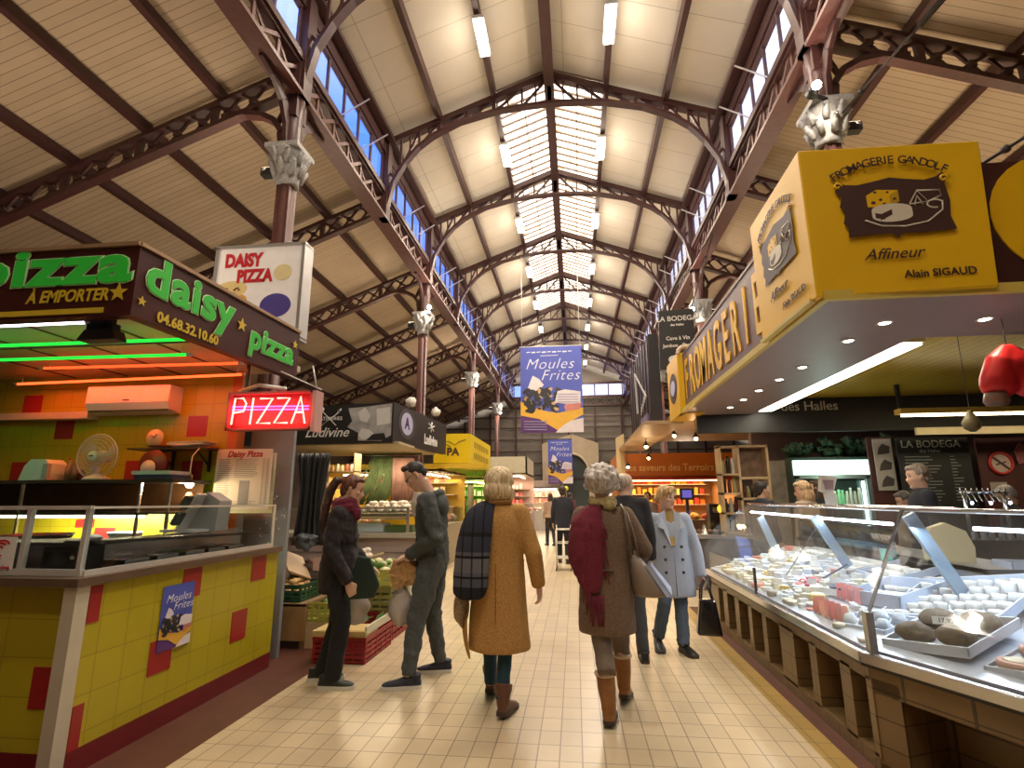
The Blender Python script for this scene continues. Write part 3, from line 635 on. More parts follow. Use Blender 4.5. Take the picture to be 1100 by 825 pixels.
b = MB(); b.lathe([(.14,0),(.145,.03),(.11,.04),(.1,.03)],(-3.93,4.62,1.775),24,axis='Y'); b.build('rim', M('dark_red_rim',(.12,.02,.02),.4), t); b = MB(); b.lathe([(.075,0),(.07,-.01)],(-3.95,4.60,1.745),20,axis='Y'); b.build('dial', white, t)
t = thing('pizza_box', (-3.72,4.45,1.63), 'flat white and black boxes at the right end of the top shelf', 'box', 'pizza boxes on shelf')
MB().box(-3.86,-3.5,4.35,4.6,1.635,1.672).build('box', M('navy_box',(.05,.05,.09),.5), t); MB().box(-3.88,-3.52,4.34,4.6,1.674,1.705).build('lid', white, t)
# small wall shelf with plates
t = thing('wall_shelf', (-3.85,4.8,1.93), 'small glass-topped bracket shelf on the yellow wall', 'shelf')
MB().box(-4.25,-3.42,4.66,YB-.006,1.925,1.94).build('board', M('shelf_dark',(.08,.05,.03),.3), t)
for x in (-3.95,-3.56): b = MB(); b.box(x-.01,x+.01,4.89,4.912,1.72,1.925); b.beam((x,4.9,1.78),(x,4.7,1.92),.015,.015); b.build('bracket', dark, t)
for k,(x,r,nm) in enumerate(((-4.0,.13,'wide dark'),(-3.72,.14,'white'))):
    b = MB(); b.lathe([(r*.5,0),(r,.02),(r*.98,.024),(r*.5,.006)],(x,4.79,1.942+.0),20); tag(b.build('plate', white if k else M('plate_dark',(.15,.1,.08),.3)), '%s plate lying on the small wall shelf'%nm, 'plate')
t = thing('folded_tray', (-3.7,4.78,1.97), 'stack of pale trays on the small wall shelf', 'tray'); MB().box(-3.86,-3.5,4.68,4.88,1.97,1.985).build('sheet', white, t); MB().box(-3.84,-3.48,4.68,4.88,1.99,2.0).build('upper_sheet', M('tray_cream',(.6,.55,.4),.4), t)
# glowing bulb on its cord
t = thing('pendant_bulb', (-3.5,4.6,1.6), 'glowing bare bulb hanging from a white cord by the menu', 'lamp')
MB().tube([(-3.5,4.66,1.93),(-3.515,4.6,1.85),(-3.505,4.58,1.72),(-3.51,4.6,1.66)],.006,6).build('cord', white, t)
MB().lathe([(.018,.0),(.02,.05)],(-3.51,4.6,1.63),10).build('socket', M('brass',(.5,.35,.12),.3,.8), t)
MB().ball((-3.51,4.6,1.595),.035).build('bulb', emis('bulb_glow',(1,.8,.45),60), t); point('bulb_lamp',(-3.51,4.53,1.58),9,(1,.72,.38),.04)
b = MB(); b.lathe([(.03,0),(.05,.03),(.055,.08),(.035,.13),(.02,.16)],(-3.5,4.6,1.36),14); tag(b.build('jug', M('jug_amber',(.45,.2,.12),.25)), 'small amber jug standing under the glowing bulb', 'jug')
# scale / register
t = thing('cash_register', (-3.12,4.25,1.2), 'tilted grey and white cash scale on the pizza counter', 'scale')
b = MB(); b.prism([(-.13,0),(.12,.0),(.14,.24),(.02,.31)], lambda u,v,w: (-3.07+u,4.22+w,1.205+v), .16); b.build('body', M('scale_grey',(.33,.32,.31),.4), t)
b = MB(); P0 = Vector((-3.21,4.19,1.215)); P1 = Vector((-3.06,4.19,1.50)); d = (P1-P0); b.beam(P0,P1,.16,.025,(-1,0,.5)); b.build('front_plate', white, t)
b = MB(); b.beam(P0+d*.55+Vector((-.02,-.105,.01)),P0+d*.9+Vector((-.02,-.105,.01)),.03,.09,(0,1,0)); b.beam(P0+d*.12+Vector((0,-.105,.01)),P0+d*.45+Vector((0,-.105,.01)),.03,.12,(0,1,0)); b.build('display', M('lcd',(.06,.07,.06),.2), t)
b = MB(); b.beam((-3.3,4.2,1.21),(-3.0,4.2,1.21),.3,.02); b.build('pan', white, t)
t = thing('white_bucket', (-3.9,4.2,1.03), 'white tub on the work table under the strip light', 'tub'); MB().lathe([(.10,0),(.125,.13),(.135,.135),(.135,.15),(.12,.15)],(-3.95,4.45,1.03),20).build('tub', M('tub_white',(.8,.8,.78),.4), t)
# menu boards
def sheet(x0,x1,z0,z1,y,rise=0,off=.0): return [(x0,y,z0),(x1,y,z0),(x1,y,z1),(x0,y,z1)]
t = thing('menu_board', (-3.1,4.86,1.6), 'white price list sheet headed Pizzeria beside the glowing bulb', 'menu')
MB().box(-3.43,-2.86,4.825,4.83,1.36,1.93).build('sheet', M('menu_paper',(.8,.72,.66),.5), t)
MB().box(-3.38,-2.83,4.84,4.845,1.33,1.89).build('second_sheet', M('menu_paper_cream',(.75,.7,.45),.5), t)
text('Daisy Pizza', .08, 'heading', redp, t, (-3.14,4.822,1.90-.02), (1,0,0), (0,0,1), .002, bold=.002, shear=.2)
ink = M('grey_ink',(.3,.2,.2),.6); b = MB(); rr = random.Random(3)
for k in range(26):
    z = 1.83-k*.0165; b.box(-3.40,-3.27+rr.uniform(-.03,0),4.8215,4.8235,z,z+.005); 
    if not (10 < k < 24): b.box(-3.23,-2.99+rr.uniform(-.04,0),4.8215,4.8235,z,z+.004)
    b.box(-2.95,-2.93,4.8215,4.8235,z,z+.005); b.box(-2.91,-2.885,4.8215,4.8235,z,z+.005)
b.build('price_lines', ink, t)
b = MB(); b.box(-3.17,-3.07,4.821,4.8235,1.41,1.63); b.build('printed_panel', M('panel_grey',(.3,.3,.32),.5), t)
# neon PIZZA box
t = thing('neon_sign', (-2.75,4.5,2.1), 'red glowing neon box sign reading PIZZA', 'sign')
yN = 4.35; x0,x1,z0,z1 = -3.05,-2.26,2.05,2.39
MB().box(x0,x1,yN+.05,yN+.12,z0,z1).build('back_box', M('sign_back',(.25,.012,.02),.4), t)
b = MB()
for q in ((x0,x1,z0,z0+.02),(x0,x1,z1-.02,z1),(x0,x0+.02,z0,z1),(x1-.02,x1,z0,z1)): b.box(q[0],q[1],yN,yN+.06,q[2],q[3])
b.build('frame', M('sign_frame',(.5,.1,.1),.3), t); MB().beam((-2.95,yN+.1,z1),(-2.95,yN+.1,2.72),.02,.03).build('hanger_bar', dark, t); MB().box(x1,x1+.035,yN,yN+.14,z0-.02,z1).build('side_rail', M('sign_rail',(.6,.35,.33),.4), t)
b = MB(); nz_ = yN+.01
def strokes(L_, ox): 
    for s in L_: b.tube([(x0+.05+ox+p[0]*.13, nz_, z0+.05+p[1]*.235) for p in s], .0085, 6)
strokes([[(0,0),(.12,1),(.7,1),(.95,.8),(.8,.5),(.1,.45)]],0)
strokes([[(0,0),(.1,1)]],.175)
for ox in (.24,.40): strokes([[(.1,.97),(1,.97),(0,.03),(.95,.03)]],ox)
strokes([[(0,0),(.55,1),(.95,0)],[(.2,.42),(.8,.42)]],.56)
b.build('letters', emis('neon_letters',(1,.30,.22),4.5), t)
b = MB()
for z in (.60,.52): b.tube([(x0+.03,nz_+.02,z0+z*.34+.01),(x1-.04,nz_+.02,z0+z*.34)],.006,6)
b.build('pink_bars', emis('neon_pink',(1,.1,.5),4), t)
area('neon_sign_light',(-2.65,yN-.03,2.2),.7,5,(1,.08,.06),(PI/2,0,0),.2)
t = thing('sign_cables', (-2.9,4.4,2.42), 'loose pale fixing rods above the neon box', 'fixing')
b = MB(); b.tube([(-2.98,4.4,2.4),(-2.8,4.4,2.46),(-2.55,4.42,2.42)],.02,6); b.tube([(-2.3,4.4,2.62),(-2.25,4.4,2.42)],.008,6); b.tube([(-2.6,4.4,2.58),(-2.2,4.4,2.40)],.006,6); b.build('rod', white, t)
# daisy sign board above the fascia
t = thing('hanging_sign', (-3.0,4.8,3.1), 'white light-box sign reading DAISY PIZZA above the brown fascia', 'sign')
y = 4.86; k_ = y/4.5
xa,xb,za_,zb_ = -3.70,-2.74,3.05,4.07
MB().box(xa,xb,y,y+.16,za_,zb_).build('box', M('signbox_white',(.72,.68,.66),.4, emit=(.9,.8,.75), es=.12), t)
b = MB()
for q in ((xa-.02,xb+.02,za_-.02,za_+.015),(xa-.02,xb+.02,zb_-.015,zb_+.02),(xa-.02,xa+.015,za_,zb_),(xb-.015,xb+.02,za_,zb_)): b.box(q[0],q[1],y-.012,y+.17,q[2],q[3])
b.build('frame', M('frame_grey',(.5,.48,.46),.35,.6), t)
text('DAISY', .2, 'writing', redp, t, (-3.4,y-.004,3.91), (1,0,0), (0,0,1), .004, bold=.01, squeeze=.75)
text('PIZZA', .19, 'writing', redp, t, (-3.26,y-.004,3.73), (1,0,0), (0,0,1), .004, bold=.01, squeeze=.75)
def disc(cx,cz,rx,rz,m,nm,yy,n=24): b = MB(); b.prism([(rx*math.cos(i*2*PI/n),rz*math.sin(i*2*PI/n)) for i in range(n)], lambda u,v,w:(cx+u,yy-w,cz+v), .002); b.build(nm, m, t)
disc(-3.5,3.60,.17,.09,M('pizza_yellow',(.7,.55,.25),.5),'pizza_print',y-.002); disc(-3.47,3.48,.15,.07,M('pizza_orange',(.7,.35,.05),.5),'pizza_crust',y-.001)
b = MB(); rr = random.Random(5)
for i in range(9): a = rr.uniform(0,6.3); r = rr.uniform(.2,.8); b.prism([(.013*math.cos(i*PI/3),.011*math.sin(i*PI/3)) for i in range(6)], lambda u,v,w:(-3.5+r*.15*math.cos(a)+u,y-.006-w,3.6+r*.07*math.sin(a)+v), .002)
b.build('topping', M('topping_brown',(.2,.05,.03),.5), t)
disc(-3.0,3.4,.17,.13,M('print_blue',(.08,.06,.3),.5),'blue_patch',y-.002); disc(-2.95,3.76,.1,.09,M('print_cream',(.72,.62,.35),.5),'cream_patch',y-.002)
# poster on counter side
def mussel_poster(name, origin, rt, up, w, h, lab, cat, grp=None):
    """banner print: blue field with script words, dark mussels, orange and violet lower bands"""
    rt = Vector(rt); up = Vector(up); n = rt.cross(up); o3 = Vector(origin)
    t = thing(name, origin, lab, cat, grp); P = lambda u,v,k=0: o3 + rt*(u*w) + up*(v*h) + n*k
    F = lambda poly, nm, m, k: MB().prism(poly, lambda u,v,q: P(u,v,k+q), .0015).build(nm, m, t)
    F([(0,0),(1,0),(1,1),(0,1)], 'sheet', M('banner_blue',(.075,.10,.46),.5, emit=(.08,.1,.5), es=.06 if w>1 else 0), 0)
    F([(.0,.0),(1,.0),(1,.13),(.72,.12),(.45,.17),(.0,.20)], 'violet_band', M('banner_violet',(.10,.03,.18),.5), .003)
    F([(0,.20),(.3,.155),(.6,.02),(.75,.10),(1,.2),(1,.28),(.6,.22),(.3,.26),(0,.36)], 'orange_band', M('banner_orange',(.75,.42,.05),.5), .005)
    F([(.55,0),(1,0),(1,.16),(.8,.13),(.68,.08)], 'white_corner', M('banner_white',(.72,.66,.7),.5), .0065)
    rr = random.Random(11); mm = M('mussel_dark',(.025,.025,.03),.35); mb = MB(); fb_ = MB()
    for i in range(80):
        u = rr.uniform(.06,.62); v = rr.uniform(.27,.52)-.12*abs(u-.35); a = rr.uniform(0,PI); s = rr.uniform(.04,.07)
        if i % 7 == 0: fb_.prism([(s*.8*math.cos(q*PI/5)*math.cos(a)-s*.45*math.sin(q*PI/5)*math.sin(a)+u,(s*.8*math.cos(q*PI/5)*math.sin(a)+s*.45*math.sin(q*PI/5)*math.cos(a))*w/h+v) for q in range(10)], lambda uu,vv,q: P(uu,vv,.010+q), .001)
        else: mb.prism([(s*math.cos(q*PI/5)*math.cos(a)-s*.5*math.sin(q*PI/5)*math.sin(a)+u,(s*math.cos(q*PI/5)*math.sin(a)+s*.5*math.sin(q*PI/5)*math.cos(a))*w/h+v) for q in range(10)], lambda uu,vv,q: P(uu,vv,.0075+i*.00004+q), .001)
    mb.build('mussels', mm, t); fb_.build('mussel_flesh', M('mussel_cream',(.6,.4,.2),.5), t)
    F([(.12,.52),(.2,.66),(.3,.62),(.38,.55),(.3,.48),(.16,.47)], 'white_shell', _M['banner_white'], .0066)
    F([(.72,.24),(.95,.26),(.98,.34),(.8,.36),(.7,.30)], 'pink_patch', M('banner_pink',(.55,.2,.18),.5), .0115)
    F([(.55,.34),(.6,.47),(.72,.49),(.97,.46),(.96,.33),(.75,.32)], 'text_box', _M['banner_white'], .013)
    sc = w*.25
    sw = M('script_white',(.75,.76,.85),.5)
    text('Moules', sc, 'script', sw, t, P(.47,.79,.01), rt, up, .002, shear=.35, spacing=1.1, bold=-.003*w)
    text('Frites', sc, 'script', sw, t, P(.64,.655,.01), rt, up, .002, shear=.35, spacing=1.1, bold=-.003*w)
    if w > .6:
        lq = MB(); [lq.prism([(.10+k*.085,.932-.006*(k%2)),(.10+k*.085+.065,.934-.006*(k%2)),(.10+k*.085+.065,.944),(.10+k*.085,.942)], lambda u,v,q: P(u,v,.010+q), .001) for k in range(9)]; lq.prism([(.33,.895),(.62,.897),(.62,.890),(.33,.888)], lambda u,v,q: P(u,v,.010+q), .001); lq.build('top_line', sw, t)
        lb = MB()
        for k in range(4): lb.prism([(.6,.44-k*.03),(.93,.435-k*.03),(.93,.425-k*.03),(.6,.43-k*.03)], lambda u,v,q: P(u,v,.016+q), .001)
        for k in range(4): lb.prism([(.05,.135-k*.03),(.42-k*.0,.13-k*.03),(.42,.12-k*.03),(.05,.125-k*.03)], lambda u,v,q: P(u,v,.016+q), .001)
        lb.build('print_lines', M('print_violet',(.35,.3,.5),.5), t)
    return t
mussel_poster('poster', (PX+.006,3.46,.475), (0,1,0), (0,0,1), .3, .41, 'small blue mussels poster stuck on the yellow tiled side of the pizza counter', 'poster')
# grey panel beyond the stall, tarpaulin folds
gp_ = MB(); gp_.box(-3.28,-2.82,5.12,5.17,0,2.3)
t = tag(gp_.build('grey_panel', M('grey_board',(.21,.22,.25),.5,0,.12,2)), 'grey metal panel with white drips between pizza and vegetable stalls', 'panel')
rr = random.Random(8); b = MB()
for k in range(22): x = rr.uniform(-3.1,-2.84); z = rr.uniform(.9,1.7); b.ball((x,5.118,z),.008*rr.uniform(.5,1.4),.002,.012*rr.uniform(.4,1.6),6,4)
b.build('drips', white, t)
def cloth_sheet(name, x0, x1, z0, z1, y, amp, n, mat, lab, cat, dirx=True):
    b = MB(); nx, nzz = 60, 14; vs = []; fs = []
    for j in range(nzz+1):
        for i in range(nx+1):
            u = i/nx; v = j/nzz; gather = 1-.25*math.sin(v*PI)
            q = (u-.5)*gather+.5
            off = amp*math.sin(u*n*2*PI+1.3*v)+amp*.5*math.sin(u*n*4.7*PI+v*3)
            vs.append((x0+(x1-x0)*q, y+off, z1+(z0-z1)*v) if dirx else (y+off, x0+(x1-x0)*q, z1+(z0-z1)*v))
    for j in range(nzz):
        for i in range(nx): a = j*(nx+1)+i; fs.append((a,a+1,a+nx+2,a+nx+1))
    b.add(vs,fs,True); o = b.build(name, mat); tag(o, lab, cat); sd = o.modifiers.new('s','SOLIDIFY'); sd.thickness = .006; return o
cloth_sheet('tarpaulin', -3.22,-2.80,.95,1.98,5.95,.03,5,M('tarp_dark',(.03,.03,.032),.45,0,.2), 'dark gathered tarpaulin hanging beside the grey panel', 'tarpaulin')
b = MB(); b.ball((-3.0,5.85,1.0),.12,.08,.08,20,12,lump=.9,seed=4); tag(b.build('tarpaulin_bundle', M('tarp_grey',(.09,.1,.11),.5,0,.3)), 'knotted grey tarpaulin bundle below the hanging folds', 'tarpaulin')
# ================================================================== cheese stall (right)
A = Vector((1.6,3.46,0)); D = Vector((.415,-.91,0)).normalized(); N = Vector((.91,.415,0)).normalized()
def seg(s, t, z): v = A + D*s + N*t; return (v.x, v.y, z)
FY = 7.1; SEND = 1.9
ctile = brickmat('cheese_tiles_side', (.20,.125,.05), (.17,.105,.043), (.07,.045,.025), .14, .14, .004, 0, 'YZ', .35, 0, .3, 1, .15)
ctileF = brickmat('cheese_tiles_front', (.20,.125,.05), (.17,.105,.043), (.07,.045,.025), .14, .14, .004, 0, 'XZ', .35, 0, .3, 1, .15)
cc = thing('cheese_counter', (1.9,5.2,0), 'tiled cheese counter with open niches and steel edge', 'counter')
b = MB(); pil = [(6.7,7.1),(6.34,6.5),(5.92,6.06),(5.52,5.62),(5.13,5.23),(4.54,4.82),(4.15,4.26),(3.68,3.81),(3.44,3.5)]
for y0,y1 in pil: b.box(1.6,1.98,y0,y1,.07,.47)
b.box(1.6,2.0,A.y,FY,0,.085); b.box(1.6,2.0,A.y,FY,.455,.53); b.box(1.96,2.02,A.y,FY,0,.53); b.box(1.6,3.2,FY-.06,FY,0,.53)
b.build('niche_front', ctile, cc)
b = MB()
def slab(mb, s0,s1,t0,t1,z0,z1):
    P = [seg(s0,t0,z0),seg(s1,t0,z0),seg(s1,t1,z0),seg(s0,t1,z0)]; Q = [(p[0],p[1],z1) for p in P]
    mb.add(P+Q, [(3,2,1,0),(4,5,6,7),(0,1,5,4),(1,2,6,5),(2,3,7,6),(3,0,4,7)])
slab(b,0,.17,0,.3,0,.47); slab(b,0,SEND,0,.05,.40,.53); slab(b,0,SEND,.0,.3,0,.05); slab(b,1.2,1.4,0,.3,.05,.4); slab(b,.0,SEND,.3,.35,0,.5)
b.build('angled_front', ctileF, cc)
b = MB(); b.box(1.57,1.6,A.y,FY,.53,.545); slab(b,0,SEND,-.03,0,.53,.545); b.build('dark_joint', M('joint_dark',(.03,.025,.02),.4), cc)
b = MB(); 
def rail(mb, z, r, off=0.0): mb.tube([(1.585-off,FY,z),(1.585-off,A.y+.0,z),seg(.06,-.0-off,z),seg(SEND,-.015-off,z)], r, 8)
b.box(1.56,1.64,A.y,FY,.55,.60); slab(b,0,SEND,-.04,.05,.55,.60); rail(b,.585,.022); b.build('steel_edge', M('steel_edge', (.62,.62,.64), .18, .95, .05), cc)
# deck: a sheet rising to the back
def dz(t): return .615 + .25*max(0,t-.05)
dk = MB(); w_ = 1.05
dk.add([(1.62,FY,dz(0)),(1.62,3.5,dz(0)),(1.62+w_,4.05,dz(w_)),(1.62+w_,FY,dz(w_))],[(0,1,2,3)])
dk.add([(1.62,3.5,dz(0)),seg(.05,.03,dz(0)),seg(SEND,.03,dz(0)),seg(SEND,1.1,dz(w_)),(1.62+w_,4.05,dz(w_))],[(0,1,2,3,4)])
o = dk.build('display_deck', M('deck_steel', (.60,.64,.72), .35, .3, .1, 14), cc); sd = o.modifiers.new('s','SOLIDIFY'); sd.thickness = .02
b = MB(); b.box(2.67,2.70,4.05,FY,.5,.98); b.box(2.67,3.15,4.05,FY,.95,.98); slab(b,-.2,SEND,1.1,1.13,.5,.9); b.build('rear_worktop', M('steel_back',(.35,.36,.40),.35,.7), cc)
# glass
gc = thing('glass_canopy', (1.9,5.2,.6), 'slanting glass hood over the cheese display with steel arms', 'display glass')
cgl = glass('hood_glass', (.90,.96,.99), .35, .05)
RX, RZ = 2.12, 1.375
g = MB(); g.quad((1.62,3.42,.62),(1.62,FY,.62),(1.62,FY,.81),(1.62,3.42,.81)); g.quad(seg(.03,.02,.62),seg(SEND,.02,.62),seg(SEND,.02,.81),seg(.03,.02,.81)); g.build('front_pane', cgl, gc)
g = MB(); g.quad((1.63,3.44,.82),(1.63,FY,.82),(RX,FY,RZ),(RX,3.85,RZ)); g.quad((1.63,3.44,.82),seg(SEND,.03,.82),seg(SEND,.62,RZ),(RX,3.85,RZ)); g.build('sloping_pane', cgl, gc)
g = MB(); g.quad((RX,3.85,RZ),(RX,FY,RZ),(RX+.42,FY,RZ),(RX+.42,4.0,RZ)); g.build('top_pane', cgl, gc)
g = MB(); g.add([(1.6,FY,.61),(1.57,FY,.85),(1.72,FY,1.1),(RX,FY,RZ),(2.6,FY,RZ),(2.6,FY,.9)],[(0,1,2,3,4,5)]); g.build('end_pane', cgl, gc)
b = MB(); b.tube([(RX,FY,RZ),(RX,3.85,RZ),seg(.15,.64,RZ-.005),seg(SEND,.64,RZ-.01)], .016, 8); b.tube([(RX+.42,FY,RZ),(RX+.42,4.0,RZ)], .012, 6); b.build('top_rail', M('rail_bright',(.75,.75,.78),.15,.9), gc)
blk = M('black_strip',(.015,.015,.02),.4)
MB().beam((1.63,3.44,.80),(RX,3.85,RZ),.016,.012).build('corner_strip', blk, gc)
b = MB(); b.box(1.60,1.64,3.40,3.45,.6,.82); b.build('corner_post', steel, gc)
MB().box(1.612,1.632,5.38,5.41,.6,.82).build('middle_post', blk, gc)
arm = M('arm_steel', (.35,.45,.55), .3, .6)
for (x0,y0,z0),(x1,y1,z1) in (((2.40,3.85,.86),(2.14,3.83,1.34)),((2.28,5.03,.88),(2.04,5.0,1.29)),((2.2,6.45,.86),(2.05,6.43,1.24))):
    MB().beam((x0,y0,z0),(x1,y1,z1),.075,.03,(0,1,0)).build('arm', arm, gc)
b = MB(); b.beam((1.9,4.62,.84),(2.28,5.03,.9),.01,.01); b.beam((1.62,4.6,.86),(2.05,5.0,1.2),.006,.006); b.build('thin_stay', blk, gc)
led = emis('led_strip', (.80,.88,1), 12)
b = MB(); b.tube([(RX-.02,FY-.2,1.285),(RX-.02,3.95,1.275)], .011, 6); b.tube([seg(.25,.66,1.27),seg(SEND,.66,1.26)], .011, 6); b.build('led_strip', led, gc)
area('case_light', (RX-.03,5.5,1.26), 3.0, CASE_E, (.72,.84,1), (0,math.radians(-14),math.radians(90)), .04).rotation_euler = (math.radians(14),0,math.radians(90))
area('case_light', (2.35,3.35,1.26), 1.2, CASE_E*.6, (.72,.84,1), (0,0,math.radians(-65)), .04)
b = MB(); b.box(2.62,2.66,5.0,6.9,.9,1.2); b.build('rear_panes', glass('rear_glass',(.35,.5,.62),.3), gc)
# wares ------------------------------------------------------------
wh = M('cheese_white', (.80,.79,.76), .55, 0, .04, 30); cr = M('cheese_cream', (.72,.66,.50), .55, 0, .08, 25); ylc = M('cheese_yellow', (.72,.52,.16), .5, 0, .1)
rind = M('rind_brown', (.15,.11,.07), .8, 0, .4, 30, bump=.6); rg = M('rind_grey', (.35,.33,.32), .8, 0, .3, 30, bump=.4); blue = M('cheese_blueish', (.62,.68,.76), .5, 0, .15, 30)
paper = M('wrap_paper', (.78,.82,.88), .5, 0, .06); boxw = M('white_box', (.62,.70,.86), .5, 0, .04); pinkc = M('pink_card', (.75,.28,.22), .55, 0, .1)
ply = M('poplar', (.62,.5,.3), .6, 0, .12)
def open_tray(name, c, ux, L1, L2, h, mat, lab, grp=None, z=None, tilt=0, cat='tray'):
    """open box with walls; c = centre on its floor, ux its long direction"""
    t = thing(name, c, lab, cat, grp); u = Vector(ux).normalized(); v = Vector((-u.y,u.x,0)); w = Vector((0,0,1)) + v*(-.0)
    sl = .25*tilt; v2 = Vector((v.x,v.y,v.dot(Vector((1,0,0)))*sl)); 
    def P(a,b_,k): return Vector(c)+u*a+v*b_+Vector((0,0,k+(u.x*a+v.x*b_)*sl))
    m = MB()
    def bx_(a0,a1,b0,b1,k0,k1):
        q = [P(a,bb,k) for a in (a0,a1) for bb in (b0,b1) for k in (k0,k1)]; m.add(q,[(0,1,3,2),(4,6,7,5),(0,4,5,1),(2,3,7,6),(0,2,6,4),(1,5,7,3)])
    bx_(-L1/2,L1/2,-L2/2,L2/2,0,.008)
    for q in ((-L1/2,-L1/2+.01,-L2/2,L2/2),(L1/2-.01,L1/2,-L2/2,L2/2),(-L1/2,L1/2,-L2/2,-L2/2+.01),(-L1/2,L1/2,L2/2-.01,L2/2)): bx_(*q,.008,h)
    m.build('tray', mat, t); return t, P
def round_cheese(x,y,z,r,h,mat,lab,grp,cat='cheese',tilt=0):
    t = MB().lathe([(r*.9,0),(r,h*.15),(r,h*.85),(r*.9,h)],(x,y,z),18).build('round_cheese', mat); return tag(t, lab, cat, grp)
# tray of round goat cheeses
ux = tuple(D); tc, P = open_tray('cheese_tray', (2.34,3.80,.80), ux, .74, .52, .06, boxw, 'large white tray holding rows of small round goat cheeses', tilt=1.7)
k = 0; rr = random.Random(21)
for i in range(8):
    for j in range(5):
        q = P(-.315+i*.09+rr.uniform(-.006,.006), -.195+j*.098+rr.uniform(-.006,.006), .012); hh = .045 if not (i in (6,7) and j in (3,)) else .07
        round_cheese(q.x,q.y,q.z,.038,hh,wh,'small white round goat cheese in the large white tray','round goat cheeses in the large tray')
def card(x,y,z,s,lab,w=.1,h=.05,a=.0):
    t = thing('price_card', (x,y,z), lab, 'price card', 'price cards of the cheese counter'); u = Vector((math.cos(a),math.sin(a),0)); v = Vector((-math.sin(a)*.35,math.cos(a)*.35,.93)).normalized()
    m = MB(); n_ = u.cross(v); m.add([Vector((x,y,z))+u*p*w/2+v*q*h+n_*r for r in (0,.002) for p,q in ((-1,0),(1,0),(1,1),(-1,1))],[(3,2,1,0),(4,5,6,7),(0,1,5,4),(1,2,6,5),(2,3,7,6),(3,0,4,7)]); m.build('card', white, t)
    if s: text(s, h*.8, 'price', M('black_ink',(.02,.02,.02),.5), t, Vector((x,y,z))+v*h*.5-n_*-.004, u, v, .001, bold=.0008)
card(2.66,3.48,.90,'2.50','price card standing in the tray of round goat cheeses',.13,.045,-.35)
card(2.02,3.42,.76,'17.90','price card on the tray of dark rinded cheeses',.12,.04,-.35)
# tray with four dark tommes
t1, P = open_tray('cheese_tray', (2.00,3.38,.70), ux, .46, .42, .05, M('clear_tray',(.6,.62,.68),.2), 'clear tray of four dark brown rinded cheeses near the corner post', tilt=1.2)
for i,(a,bb) in enumerate(((-.11,-.10),(.11,-.10),(-.11,.10),(.11,.10))):
    q = P(a,bb,.01); tag(MB().ball((q.x,q.y,q.z+.045),.092,.092,.056,20,12,lump=.12,seed=i*3+1).build('tomme_cheese', rind), 'dark brown crusty cheese, %s of the four in the clear tray'%('front left','front right','back left','back right')[i], 'cheese', 'dark crusty cheeses')
t1, P = open_tray('cheese_tray', (2.17,2.93,.665), ux, .40, .34, .05, _M['clear_tray'], 'clear tray of pink rimmed tarts at the right edge of the picture', tilt=1)
for i,(a,bb,z) in enumerate(((-.1,-.08,0),(.08,-.1,0),(-.02,.0,.045),(-.1,.1,0),(.1,.09,0))):
    q = P(a,bb,.01+z); tt = thing('tart', (q.x,q.y,q.z), 'pink rinded cream cheese, %s, in the right edge tray'%('greenish top','pale rim','raised on the others','darker centre','flat top')[i], 'cheese', 'pink rimmed cheeses')
    MB().lathe([(.07,0),(.085,.02),(.085,.045),(.072,.048)],(q.x,q.y,q.z),20).build('rind', M('rind_pink',(.6,.35,.27),.5), tt); MB().lathe([(.06,.048),(.05,.054),(.01,.05)],(q.x,q.y,q.z),18).build('top', M('tart_top',(.5,.45,.25),.5) if i%2 else cr, tt)
# tray with faisselle pots (left of the corner) and pyramids
t1, P = open_tray('cheese_tray', (1.86,3.86,.66), (.3,-1,0), .42, .26, .035, boxw, 'white tray of grey ash pyramids just left of the corner post', tilt=1)
for i in range(3):
    for j in range(2):
        q = P(-.13+i*.13,-.06+j*.12,.01); tag(MB().lathe([(.055,0),(.03,.06)],(q.x,q.y,q.z),4).build('pyramid_cheese', blue), 'pale bluish pyramid cheese in the tray left of the corner post', 'cheese', 'pyramid cheeses')
t1, P = open_tray('cheese_box', (2.20,4.22,.76), (.25,-1,0), .46, .36, .09, boxw, 'open white box with loose white cheeses behind the pyramid tray', tilt=1, cat='box')
for i in range(4):
    for j in range(3): q = P(-.16+i*.105,-.11+j*.11,.012); round_cheese(q.x,q.y,q.z,.04,.03,wh,'flat white cheese in the open white box','flat cheeses in the white box')
for (x,y,n_) in ((1.72,4.02,5),(1.98,4.32,4)):
    for i in range(n_):
        yy = y+i*.085; t = thing('cheese_wedge', (x,yy,dz(x-1.62)), 'pink card wrapped wedge standing %s behind the front pane'%('in the front row' if n_ == 5 else 'in the second row'), 'cheese', 'pink wrapped wedges %s'%('front' if n_ == 5 else 'second row'))
        z = dz(x-1.62)+.012; m = MB(); m.prism([(-.06,0),(.07,0),(-.05,.11)], lambda u,v,w: (x+w-.02+u*.1, yy+u*.6, z+v), .07); m.build('wrap', pinkc, t); MB().box(x-.02,x+.05,yy-.03,yy+.03,z-.002,z+.012).build('base_card', wh, t)
